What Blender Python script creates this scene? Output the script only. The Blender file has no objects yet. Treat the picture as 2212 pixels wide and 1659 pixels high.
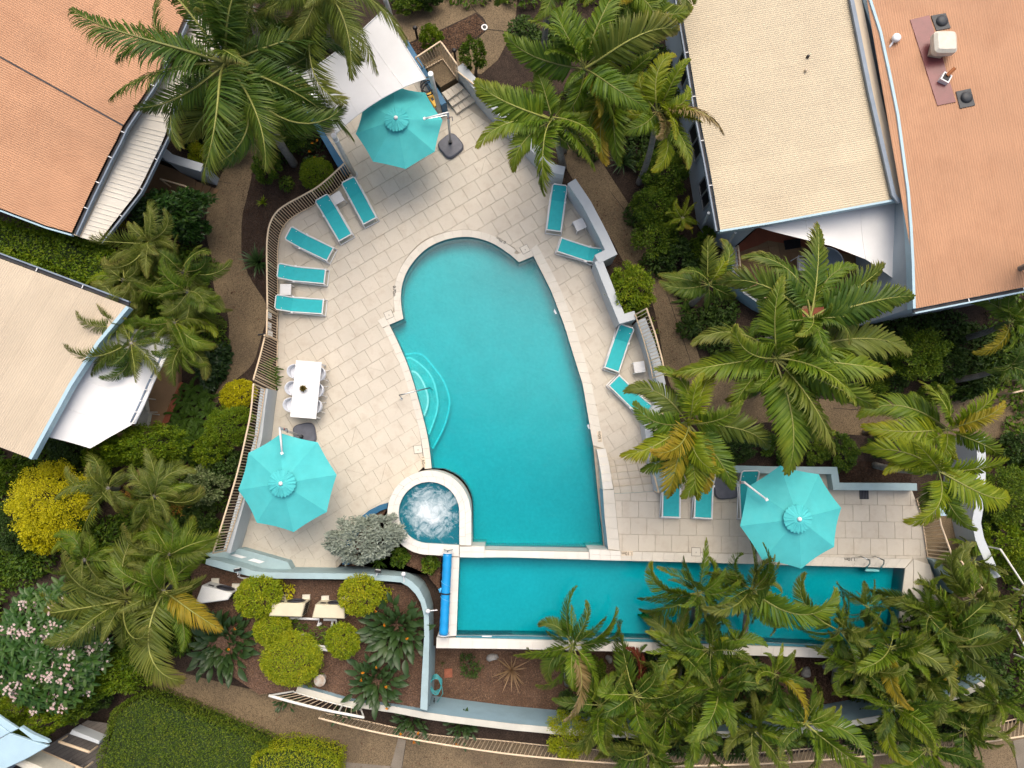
import bpy, math, random
import numpy as np
from mathutils import Vector, Matrix
from mathutils.geometry import tessellate_polygon
random.seed(7)
sin, cos, pi, rad = math.sin, math.cos, math.pi, math.radians
scene = bpy.context.scene
col = scene.collection

# ------------------------------------------------------------------ camera, sky, sun, exposure
H = 27.6                       # height of the drone above the pool deck (deck = 0)
F = 1536.0
TH = math.atan(130.5 / F)      # a slight tilt away from straight down
cd = bpy.data.cameras.new('camera')
cam = bpy.data.objects.new('camera', cd)
col.objects.link(cam)
cam.location = (0, 0, H)
cam.rotation_euler = (TH, 0, 0)
cd.sensor_fit = 'HORIZONTAL'
cd.sensor_width = 36
cd.lens = 36 * F / 2212
cd.clip_end = 2000
scene.camera = cam

SUN_EL, SUN_AZ = 63, 12        # degrees, azimuth clockwise from the top of the picture
w = bpy.data.worlds.new('World')
scene.world = w
w.use_nodes = True
nt = w.node_tree
sky = nt.nodes.new('ShaderNodeTexSky')
sky.sky_type = 'NISHITA'
sky.sun_disc = False
sky.sun_elevation = rad(SUN_EL)
sky.sun_rotation = rad(SUN_AZ)
sky.air_density = 1.0
sky.dust_density = 8.0
sky.ozone_density = 1.0
nt.links.new(sky.outputs[0], nt.nodes['Background'].inputs[0])
nt.nodes['Background'].inputs[1].default_value = 0.15
sl = bpy.data.lights.new('sun', 'SUN')
sl.energy = 1.0
sl.angle = rad(50)
sl.color = (1, 0.95, 0.87)
sun = bpy.data.objects.new('sun', sl)
col.objects.link(sun)
sv = Vector((sin(rad(SUN_AZ)) * cos(rad(SUN_EL)), cos(rad(SUN_AZ)) * cos(rad(SUN_EL)), sin(rad(SUN_EL))))
sun.rotation_euler = sv.to_track_quat('Z', 'Y').to_euler()
sun.location = sv * 60
scene.view_settings.view_transform = 'Standard'
scene.view_settings.look = 'None'
scene.view_settings.gamma = 1
scene.view_settings.use_curve_mapping = False
scene.view_settings.exposure = 0.30
scene.render.engine = 'CYCLES'
scene.cycles.use_denoising = True
scene.cycles.max_bounces = 8
scene.cycles.transparent_max_bounces = 12
scene.cycles.caustics_reflective = False
scene.cycles.caustics_refractive = False

# ------------------------------------------------------------------ measuring: photo coordinates to world points
def P(u, v, z=0.0):
    x, y, zc = u - 1106, -(v - 829.5), -F
    yy = y * cos(TH) - zc * sin(TH)
    zz = y * sin(TH) + zc * cos(TH)
    t = (z - H) / zz
    return Vector((x * t, yy * t, z))
def U(t, x, y):
    """tile code like 21 (column 2, row 1) and a position in it -> photo coordinates"""
    return (553 * (t // 10) + x / 4, 414.75 * (t % 10) + y / 4)
def T(t, x, y, z=0.0):
    return P(*U(t, x, y), z)
def TS(s, z=0.0):
    """'11 190 600 235 300 | 10 860 1530' -> list of world points"""
    out = []
    for seg in s.split('|'):
        a = [float(q) for q in seg.split()]
        for k in range(1, len(a), 2):
            out.append(T(int(a[0]), a[k], a[k + 1], z))
    return out
def m_per(px, z=0.0):
    """photo units -> metres at height z"""
    return px / 55.5 * (H - z) / H
def PP(u, v, plane):
    z = 3.0
    for _ in range(8):
        p = P(u, v, z)
        z = plane(p.x, p.y)
    return P(u, v, z)
def plane3(a, b, c):
    n = (b - a).cross(c - a)
    return lambda x, y: a.z - (n.x * (x - a.x) + n.y * (y - a.y)) / n.z

# ------------------------------------------------------------------ materials
def new_mat(name):
    m = bpy.data.materials.new(name)
    m.use_nodes = True
    t = m.node_tree
    return m, t, t.nodes['Principled BSDF'], t.links.new
def _ramp(t, fac, stops):
    r = t.nodes.new('ShaderNodeValToRGB')
    el = r.color_ramp.elements
    while len(el) < len(stops):
        el.new(0.5)
    for e, (p, c) in zip(el, stops):
        e.position = p
        e.color = (*c, 1)
    if fac is not None:
        t.links.new(fac, r.inputs[0])
    return r
def _mul(t, a, b):
    n = t.nodes.new('ShaderNodeMath'); n.operation = 'MULTIPLY'
    t.links.new(a, n.inputs[0])
    if isinstance(b, (int, float)): n.inputs[1].default_value = b
    else: t.links.new(b, n.inputs[1])
    return n.outputs[0]
def _map(t, a, lo, hi, f0=0.0, f1=1.0):
    n = t.nodes.new('ShaderNodeMapRange')
    n.inputs[1].default_value, n.inputs[2].default_value = f0, f1
    n.inputs[3].default_value, n.inputs[4].default_value = lo, hi
    t.links.new(a, n.inputs[0])
    return n.outputs[0]
def _noise(t, scale, detail=5, rough=0.55, vec=None, dist=0.0):
    n = t.nodes.new('ShaderNodeTexNoise')
    n.inputs['Scale'].default_value = scale
    n.inputs['Detail'].default_value = detail
    n.inputs['Roughness'].default_value = rough
    n.inputs['Distortion'].default_value = dist
    if vec is None:
        g = t.nodes.new('ShaderNodeNewGeometry')
        vec = g.outputs['Position']
    t.links.new(vec, n.inputs['Vector'])
    return n.outputs[0]
def mat(name, c, rough=0.6, var=0.12, vs=3.0, fine=0.08, fs=40.0, bump=0.0, bs=60.0, orand=0.0, dirt=None, metal=0.0, spec=0.4):
    m, t, b, L = new_mat(name)
    b.inputs['Roughness'].default_value = rough
    b.inputs['Metallic'].default_value = metal
    b.inputs['Specular IOR Level'].default_value = spec
    f = _map(t, _noise(t, vs), 1 - var, 1 + var, 0.3, 0.7)
    f = _mul(t, f, _map(t, _noise(t, fs, 3), 1 - fine, 1 + fine, 0.3, 0.7))
    if orand:
        oi = t.nodes.new('ShaderNodeObjectInfo')
        f = _mul(t, f, _map(t, oi.outputs['Random'], 1 - orand, 1 + orand))
    mx = t.nodes.new('ShaderNodeMix'); mx.data_type = 'RGBA'; mx.blend_type = 'MULTIPLY'
    mx.inputs[0].default_value = 1
    mx.inputs[6].default_value = (*c, 1)
    L(f, mx.inputs[7])
    out = mx.outputs[2]
    if dirt:
        dc, amt, ds = dirt
        d = _map(t, _noise(t, ds, 6, 0.65), 0, amt, 0.48, 0.72)
        m2 = t.nodes.new('ShaderNodeMix'); m2.data_type = 'RGBA'
        L(d, m2.inputs[0]); L(out, m2.inputs[6]); m2.inputs[7].default_value = (*dc, 1)
        out = m2.outputs[2]
    L(out, b.inputs['Base Color'])
    if bump:
        bn = t.nodes.new('ShaderNodeBump')
        bn.inputs['Strength'].default_value = bump
        bn.inputs['Distance'].default_value = 0.02
        L(_noise(t, bs, 4), bn.inputs['Height'])
        L(bn.outputs[0], b.inputs['Normal'])
    return m
def leaf_mat(name, cols, trans=0.3, rough=0.5, tip=None, spec=0.25, patch=0.35):
    """colour differs leaf by leaf (random per island) and in soft patches; tip = colour of ageing leaf ends"""
    m, t, b, L = new_mat(name)
    g = t.nodes.new('ShaderNodeNewGeometry')
    oi = t.nodes.new('ShaderNodeObjectInfo')
    n = _map(t, _noise(t, 2.2, 3), 0, 1, 0.3, 0.7)
    a = t.nodes.new('ShaderNodeMath'); a.operation = 'MULTIPLY_ADD'
    L(g.outputs['Random Per Island'], a.inputs[0]); a.inputs[1].default_value = 0.55
    L(_mul(t, n, patch), a.inputs[2])
    a2 = t.nodes.new('ShaderNodeMath'); a2.operation = 'MULTIPLY_ADD'
    L(oi.outputs['Random'], a2.inputs[0]); a2.inputs[1].default_value = 0.25
    L(a.outputs[0], a2.inputs[2])
    r = _ramp(t, a2.outputs[0], [(k / (len(cols) - 1), c) for k, c in enumerate(cols)])
    out = r.outputs[0]
    if tip:
        at = t.nodes.new('ShaderNodeAttribute'); at.attribute_name = 'tip'
        mx = t.nodes.new('ShaderNodeMix'); mx.data_type = 'RGBA'
        k = t.nodes.new('ShaderNodeMath'); k.operation = 'MULTIPLY'
        L(at.outputs['Fac'], k.inputs[0]); L(_map(t, oi.outputs['Random'], 0.15, 1.1), k.inputs[1])
        L(k.outputs[0], mx.inputs[0]); L(out, mx.inputs[6]); mx.inputs[7].default_value = (*tip, 1)
        out = mx.outputs[2]
    L(out, b.inputs['Base Color'])
    b.inputs['Roughness'].default_value = rough
    b.inputs['Specular IOR Level'].default_value = spec
    tr = t.nodes.new('ShaderNodeBsdfTranslucent')
    L(out, tr.inputs['Color'])
    ms = t.nodes.new('ShaderNodeMixShader'); ms.inputs[0].default_value = trans
    L(b.outputs[0], ms.inputs[1]); L(tr.outputs[0], ms.inputs[2])
    L(ms.outputs[0], t.nodes['Material Output'].inputs['Surface'])
    return m
def deep_water(name, absorb, density):
    """clear water: Fresnel gloss on top, colour taken from the depth by absorption"""
    m, t, b, L = new_mat(name)
    t.nodes.remove(b)
    tr = t.nodes.new('ShaderNodeBsdfTransparent')
    bn = t.nodes.new('ShaderNodeBump'); bn.inputs['Strength'].default_value = 0.28; bn.inputs['Distance'].default_value = 0.03
    L(_noise(t, 4.5, 5, 0.6, dist=0.8), bn.inputs['Height'])
    gl = t.nodes.new('ShaderNodeBsdfGlossy'); gl.inputs['Roughness'].default_value = 0.04
    L(bn.outputs[0], gl.inputs['Normal'])
    fr = t.nodes.new('ShaderNodeFresnel'); fr.inputs[0].default_value = 1.33
    L(bn.outputs[0], fr.inputs['Normal'])
    m2 = t.nodes.new('ShaderNodeMixShader')
    L(fr.outputs[0], m2.inputs[0]); L(tr.outputs[0], m2.inputs[1]); L(gl.outputs[0], m2.inputs[2])
    va = t.nodes.new('ShaderNodeVolumeAbsorption'); va.inputs[0].default_value = (*absorb, 1); va.inputs[1].default_value = density
    L(m2.outputs[0], t.nodes['Material Output'].inputs['Surface']); L(va.outputs[0], t.nodes['Material Output'].inputs['Volume'])
    return m
def water_mat(name, tint, milk, milk_amt, foam=None):
    """clear tinted water: Fresnel gloss over a tinted, slightly milky see-through body"""
    m, t, b, L = new_mat(name)
    t.nodes.remove(b)
    tr = t.nodes.new('ShaderNodeBsdfTransparent'); tr.inputs[0].default_value = (*tint, 1)
    df = t.nodes.new('ShaderNodeBsdfDiffuse'); df.inputs[0].default_value = (*milk, 1)
    m1 = t.nodes.new('ShaderNodeMixShader'); m1.inputs[0].default_value = milk_amt
    L(tr.outputs[0], m1.inputs[1]); L(df.outputs[0], m1.inputs[2])
    body = m1.outputs[0]
    bn = t.nodes.new('ShaderNodeBump'); bn.inputs['Strength'].default_value = 0.25; bn.inputs['Distance'].default_value = 0.03
    L(_noise(t, 7, 3), bn.inputs['Height'])
    if foam:
        c, r = foam
        g = t.nodes.new('ShaderNodeNewGeometry')
        sb = t.nodes.new('ShaderNodeVectorMath'); sb.operation = 'SUBTRACT'
        L(g.outputs['Position'], sb.inputs[0]); sb.inputs[1].default_value = c
        ln = t.nodes.new('ShaderNodeVectorMath'); ln.operation = 'LENGTH'; L(sb.outputs[0], ln.inputs[0])
        fall = _map(t, ln.outputs['Value'], 0.35, -0.08, 0.0, r)
        n1 = _noise(t, 2.2, 9, 0.72, dist=1.2)
        ad = t.nodes.new('ShaderNodeMath'); ad.operation = 'ADD'
        L(n1, ad.inputs[0]); L(fall, ad.inputs[1])
        k = _map(t, ad.outputs[0], 0, 0.95, 0.47, 0.90)
        fo = t.nodes.new('ShaderNodeBsdfDiffuse'); fo.inputs[0].default_value = (0.8, 0.86, 0.88, 1)
        m3 = t.nodes.new('ShaderNodeMixShader')
        L(k, m3.inputs[0]); L(body, m3.inputs[1]); L(fo.outputs[0], m3.inputs[2])
        body = m3.outputs[0]
        bn.inputs['Strength'].default_value = 0.8
    gl = t.nodes.new('ShaderNodeBsdfGlossy'); gl.inputs['Roughness'].default_value = 0.06
    L(bn.outputs[0], gl.inputs['Normal'])
    fr = t.nodes.new('ShaderNodeFresnel'); fr.inputs[0].default_value = 1.33
    L(bn.outputs[0], fr.inputs['Normal'])
    m2 = t.nodes.new('ShaderNodeMixShader')
    L(fr.outputs[0], m2.inputs[0]); L(body, m2.inputs[1]); L(gl.outputs[0], m2.inputs[2])
    L(m2.outputs[0], t.nodes['Material Output'].inputs['Surface'])
    return m

M = {}
M['paver'] = mat('paver', (0.57, 0.52, 0.43), 0.75, 0.06, 1.2, 0.07, 45, 0.12, 90, 0.035, ((0.40, 0.33, 0.25), 0.5, 2.4))
M['paver_base'] = mat('paver_base', (0.42, 0.375, 0.30), 0.9)
M['coping'] = mat('coping', (0.62, 0.585, 0.505), 0.6, 0.05, 2, 0.05, 45, 0.08, 90, 0.04, ((0.55, 0.50, 0.40), 0.3, 2.2))
M['white_tile'] = mat('white_tile', (0.69, 0.665, 0.60), 0.45, 0.04, 2, 0.03, 45, 0.05, 90, 0.03)
M['pool_floor'] = mat('pool_floor', (0.62, 0.68, 0.66), 0.7, 0.05, 0.7, 0.05, 8)
M['pool_step'] = mat('pool_step', (0.22, 0.58, 0.58), 0.7, 0.10, 2, 0.3, 40)
M['mosaic'] = mat('mosaic', (0.05, 0.22, 0.28), 0.3, 0.3, 30, 0.3, 90)
M['mosaic_light'] = mat('mosaic_light', (0.75, 0.85, 0.85), 0.3, 0.3, 40, 0.3, 90)
M['water'] = deep_water('water', (0.0, 0.909, 0.935), 4.0)
M['lap_water'] = deep_water('lap_water', (0.0, 0.89, 0.925), 4.2)
M['wall_grey'] = mat('wall_grey', (0.50, 0.54, 0.56), 0.8, 0.06, 1.5, 0.04, 40, 0.1, 120, 0, ((0.38, 0.40, 0.40), 0.3, 1.5))
M['wall_teal'] = mat('wall_teal', (0.33, 0.45, 0.47), 0.8, 0.06, 1.5, 0.04, 40, 0.1, 120, 0, ((0.24, 0.30, 0.30), 0.5, 1.3))
M['wall_blue'] = mat('wall_blue', (0.30, 0.45, 0.53), 0.8, 0.06, 1.5, 0.04, 40, 0.1, 120, 0, ((0.24, 0.34, 0.38), 0.4, 1.3))
M['wall_cream'] = mat('wall_cream', (0.55, 0.54, 0.47), 0.8, 0.06, 1.5, 0.04, 40, 0.1, 120, 0, ((0.40, 0.38, 0.32), 0.4, 1.3))
M['house_wall'] = mat('house_wall', (0.42, 0.48, 0.52), 0.8, 0.05, 1.0, 0.04, 40, 0.08, 120)
M['blue_paint'] = mat('blue_paint', (0.012, 0.11, 0.22), 0.5, 0.1, 3, 0.05, 40)
M['fascia'] = mat('fascia', (0.38, 0.54, 0.62), 0.5, 0.06, 2)
M['gutter_dark'] = mat('gutter_dark', (0.05, 0.05, 0.055), 0.8, 0.3, 3)
M['gutter_grey'] = mat('gutter_grey', (0.20, 0.25, 0.31), 0.5, 0.1, 3)
M['terracotta'] = mat('terracotta', (0.46, 0.248, 0.137), 0.6, 0.08, 0.5, 0.04, 25, 0, 60, 0.05, ((0.38, 0.19, 0.10), 0.6, 0.9))
M['roof_cream'] = mat('roof_cream', (0.53, 0.452, 0.315), 0.55, 0.06, 0.6, 0.03, 25, 0, 60, 0.035, ((0.47, 0.39, 0.27), 0.5, 0.9))
M['roof_beige'] = mat('roof_beige', (0.55, 0.46, 0.34), 0.55, 0.06, 0.6, 0.03, 25, 0, 60, 0.035, ((0.50, 0.41, 0.30), 0.5, 0.9))
M['roof_white'] = mat('roof_white', (0.72, 0.68, 0.59), 0.45, 0.05, 1.0, 0.03, 30, 0, 60, 0.02, ((0.62, 0.57, 0.48), 0.4, 1.1))
M['maroon'] = mat('maroon', (0.19, 0.055, 0.055), 0.35, 0.15, 3, 0.08, 40)
M['lead'] = mat('lead', (0.04, 0.045, 0.05), 0.5, 0.4, 6, 0.2, 40)
M['white'] = mat('white', (0.78, 0.78, 0.77), 0.4, 0.03, 3, 0.02)
M['offwhite'] = mat('offwhite', (0.62, 0.59, 0.50), 0.5, 0.08, 6)
M['sail'] = mat('sail', (0.80, 0.80, 0.785), 0.75, 0.03, 1.5, 0.02, 80, 0.05, 400, 0, ((0.72, 0.72, 0.70), 0.4, 1.2))
M['teal_canvas'] = mat('teal_canvas', (0.07, 0.47, 0.48), 0.8, 0.06, 2.5, 0.04, 60, 0.08, 200, 0.05, ((0.10, 0.51, 0.51), 0.5, 1.6))
M['teal_sling'] = mat('teal_sling', (0.025, 0.42, 0.45), 0.75, 0.06, 6, 0.08, 150, 0.1, 300, 0.07)
M['cream_rail'] = mat('cream_rail', (0.68, 0.53, 0.36), 0.45, 0.06, 4, 0.03, 40, 0, 60, 0.05)
M['white_rail'] = mat('white_rail', (0.72, 0.71, 0.65), 0.45, 0.06, 4)
M['post'] = mat('post', (0.50, 0.50, 0.48), 0.5, 0.08, 4, 0.04, 40, 0, 60, 0, ((0.30, 0.28, 0.25), 0.4, 3))
M['alu'] = mat('alu', (0.55, 0.57, 0.58), 0.35, 0.05, 4, metal=0.6)
M['steel'] = mat('steel', (0.40, 0.43, 0.44), 0.2, 0.05, 4, metal=0.9)
M['dark_plastic'] = mat('dark_plastic', (0.10, 0.105, 0.13), 0.5, 0.15, 5, 0.08, 60)
M['black'] = mat('black', (0.012, 0.012, 0.014), 0.5)
M['grey_shell'] = mat('grey_shell', (0.62, 0.65, 0.70), 0.4, 0.03)
M['path'] = mat('path', (0.165, 0.120, 0.068), 0.85, 0.2, 0.7, 0.6, 34, 0.5, 45, 0, ((0.085, 0.062, 0.040), 0.65, 0.5))
M['path_band'] = mat('path_band', (0.20, 0.17, 0.13), 0.85, 0.2, 1.5, 0.3, 45, 0.3, 60)
M['joint'] = mat('joint', (0.03, 0.025, 0.02), 0.9)
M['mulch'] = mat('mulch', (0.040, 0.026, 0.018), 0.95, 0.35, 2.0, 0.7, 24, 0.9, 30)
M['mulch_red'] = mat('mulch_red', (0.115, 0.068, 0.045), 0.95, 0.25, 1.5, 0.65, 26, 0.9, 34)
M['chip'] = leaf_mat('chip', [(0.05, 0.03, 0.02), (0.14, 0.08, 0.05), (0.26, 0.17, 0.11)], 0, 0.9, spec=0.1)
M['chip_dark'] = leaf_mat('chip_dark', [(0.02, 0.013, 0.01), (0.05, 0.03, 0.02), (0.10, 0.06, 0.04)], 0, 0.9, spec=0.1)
M['soil_green'] = mat('soil_green', (0.03, 0.03, 0.014), 0.95, 0.4, 1.5, 0.6, 20, 0.9, 30)
M['tan_tile'] = mat('tan_tile', (0.28, 0.17, 0.085), 0.75, 0.12, 1.5, 0.1, 30, 0.1, 60, 0.12)
M['red_tile'] = mat('red_tile', (0.30, 0.085, 0.04), 0.7, 0.15, 2, 0.1, 30, 0.1, 60, 0.12)
M['brick'] = mat('brick', (0.30, 0.10, 0.055), 0.8, 0.2, 5, 0.2, 40)
M['deck_wood'] = mat('deck_wood', (0.12, 0.105, 0.09), 0.8, 0.15, 2, 0.2, 30, 0.2, 60, 0.15)
M['grey_wicker'] = mat('grey_wicker', (0.24, 0.22, 0.20), 0.7, 0.2, 5, 0.2, 50, 0.3, 80)
M['rock'] = mat('rock', (0.32, 0.31, 0.29), 0.85, 0.25, 5, 0.15, 30, 0.5, 20, 0.1)
M['hose'] = mat('hose', (0.06, 0.32, 0.34), 0.4, 0.1)
M['cover_blue'] = mat('cover_blue', (0.01, 0.28, 0.62), 0.35, 0.08, 4, 0.06, 40, 0.15, 14)
M['cover_band'] = mat('cover_band', (0.10, 0.45, 0.75), 0.4, 0.1)
M['ac_cream'] = mat('ac_cream', (0.63, 0.57, 0.40), 0.5, 0.05, 3, 0.03, 40, 0, 60, 0, ((0.52, 0.46, 0.32), 0.5, 1.8))
M['ac_white'] = mat('ac_white', (0.66, 0.67, 0.64), 0.45, 0.05, 3)
M['rust'] = mat('rust', (0.45, 0.42, 0.36), 0.7, 0.1, 4, 0.1, 30, 0.1, 40, 0, ((0.28, 0.13, 0.05), 0.8, 5))
M['yellow'] = mat('yellow', (0.62, 0.34, 0.01), 0.4, 0.1)
M['red'] = mat('red', (0.42, 0.05, 0.02), 0.4, 0.1)
M['copper'] = mat('copper', (0.42, 0.15, 0.05), 0.45, 0.2)
M['trunk'] = mat('trunk', (0.24, 0.225, 0.195), 0.9, 0.25, 3, 0.3, 18, 0.5, 25, 0.15, ((0.10, 0.085, 0.07), 0.6, 6))
M['bark'] = mat('bark', (0.13, 0.10, 0.075), 0.9, 0.25, 5, 0.3, 25, 0.5, 30, 0.15)
M['shaft'] = mat('shaft', (0.16, 0.22, 0.06), 0.5, 0.15, 3)
M['hedge_core'] = mat('hedge_core', (0.028, 0.05, 0.010), 0.9, 0.3, 4, 0.3, 30)
M['rachis'] = mat('rachis', (0.24, 0.25, 0.06), 0.5, 0.2, 2, 0.1, 30, 0, 60, 0.3)
M['seed'] = leaf_mat('seed', [(0.16, 0.08, 0.01), (0.26, 0.13, 0.015), (0.34, 0.18, 0.02)], 0.1)
M['stem'] = mat('stem', (0.06, 0.10, 0.03), 0.6, 0.2)
YB = (0.30, 0.20, 0.05)
M['palm_dark'] = leaf_mat('palm_dark', [(0.020, 0.052, 0.008), (0.043, 0.098, 0.010), (0.081, 0.144, 0.012), (0.138, 0.190, 0.018)], 0.3, 0.5, YB, 0.3)
M['palm_mid'] = leaf_mat('palm_mid', [(0.039, 0.092, 0.007), (0.078, 0.149, 0.009), (0.130, 0.207, 0.011), (0.208, 0.265, 0.018)], 0.3, 0.5, (0.34, 0.24, 0.04), 0.3)
M['palm_lime'] = leaf_mat('palm_lime', [(0.083, 0.151, 0.006), (0.143, 0.216, 0.008), (0.220, 0.281, 0.010), (0.308, 0.335, 0.016)], 0.35, 0.5, (0.42, 0.25, 0.02), 0.3)
M['palm_olive'] = leaf_mat('palm_olive', [(0.046, 0.077, 0.009), (0.083, 0.123, 0.014), (0.132, 0.171, 0.020), (0.196, 0.220, 0.035)], 0.3, 0.5, (0.36, 0.25, 0.08), 0.3)
M['palm_dead'] = leaf_mat('palm_dead', [(0.16, 0.11, 0.03), (0.22, 0.16, 0.06), (0.30, 0.23, 0.11)], 0.2, 0.6, (0.35, 0.3, 0.22), 0.2)
M['palm_gold'] = leaf_mat('palm_gold', [(0.15, 0.17, 0.015), (0.27, 0.23, 0.015), (0.38, 0.27, 0.02)], 0.3, 0.5, (0.42, 0.22, 0.03), 0.25)
M['palm_wine'] = leaf_mat('palm_wine', [(0.07, 0.012, 0.008), (0.12, 0.02, 0.012), (0.15, 0.035, 0.02)], 0.3, 0.4, (0.16, 0.05, 0.03), 0.4)
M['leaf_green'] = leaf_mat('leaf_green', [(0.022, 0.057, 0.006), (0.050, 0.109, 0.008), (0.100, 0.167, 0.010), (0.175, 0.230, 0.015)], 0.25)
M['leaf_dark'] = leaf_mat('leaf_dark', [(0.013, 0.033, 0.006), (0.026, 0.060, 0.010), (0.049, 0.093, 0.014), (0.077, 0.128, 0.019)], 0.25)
M['leaf_lime'] = leaf_mat('leaf_lime', [(0.11, 0.19, 0.006), (0.21, 0.29, 0.008), (0.32, 0.36, 0.010), (0.48, 0.44, 0.016)], 0.28)
M['leaf_gold'] = leaf_mat('leaf_gold', [(0.16, 0.21, 0.006), (0.38, 0.38, 0.006), (0.58, 0.53, 0.008), (0.66, 0.58, 0.012)], 0.28)
M['leaf_bright'] = leaf_mat('leaf_bright', [(0.052, 0.119, 0.005), (0.103, 0.184, 0.007), (0.172, 0.248, 0.009), (0.276, 0.313, 0.012)], 0.3)
M['leaf_silver'] = leaf_mat('leaf_silver', [(0.12, 0.15, 0.11), (0.20, 0.24, 0.185), (0.29, 0.33, 0.265), (0.37, 0.41, 0.34)], 0.15, 0.7)
M['leaf_pale'] = leaf_mat('leaf_pale', [(0.04, 0.08, 0.02), (0.10, 0.15, 0.045), (0.20, 0.25, 0.10), (0.30, 0.33, 0.17)], 0.25)
M['leaf_strap'] = leaf_mat('leaf_strap', [(0.010, 0.028, 0.008), (0.020, 0.050, 0.013), (0.036, 0.075, 0.018), (0.07, 0.11, 0.035)], 0.2, 0.4, None, 0.4)
M['leaf_frangi'] = leaf_mat('leaf_frangi', [(0.012, 0.042, 0.008), (0.024, 0.075, 0.012), (0.042, 0.105, 0.015), (0.075, 0.14, 0.022)], 0.22, 0.4, None, 0.4)
M['leaf_fern'] = leaf_mat('leaf_fern', [(0.029, 0.072, 0.008), (0.058, 0.126, 0.012), (0.104, 0.186, 0.018)], 0.3)
M['leaf_pink'] = leaf_mat('leaf_pink', [(0.10, 0.09, 0.03), (0.28, 0.18, 0.09), (0.42, 0.27, 0.16)], 0.2)
M['grass'] = leaf_mat('grass', [(0.039, 0.084, 0.006), (0.078, 0.138, 0.008), (0.130, 0.192, 0.011), (0.221, 0.240, 0.022)], 0.25)
M['flower_pink'] = leaf_mat('flower_pink', [(0.62, 0.30, 0.29), (0.76, 0.58, 0.54), (0.82, 0.74, 0.69)], 0.3, 0.6)
M['flower_orange'] = leaf_mat('flower_orange', [(0.55, 0.12, 0.005), (0.70, 0.22, 0.01), (0.75, 0.33, 0.02)], 0.2, 0.5)
M['succulent'] = leaf_mat('succulent', [(0.06, 0.06, 0.015), (0.13, 0.11, 0.02), (0.22, 0.12, 0.05)], 0.1)
M['ink'] = mat('ink', (0.02, 0.018, 0.015), 0.7)
M['sign_plate'] = mat('sign_plate', (0.66, 0.56, 0.42), 0.6)

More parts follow.
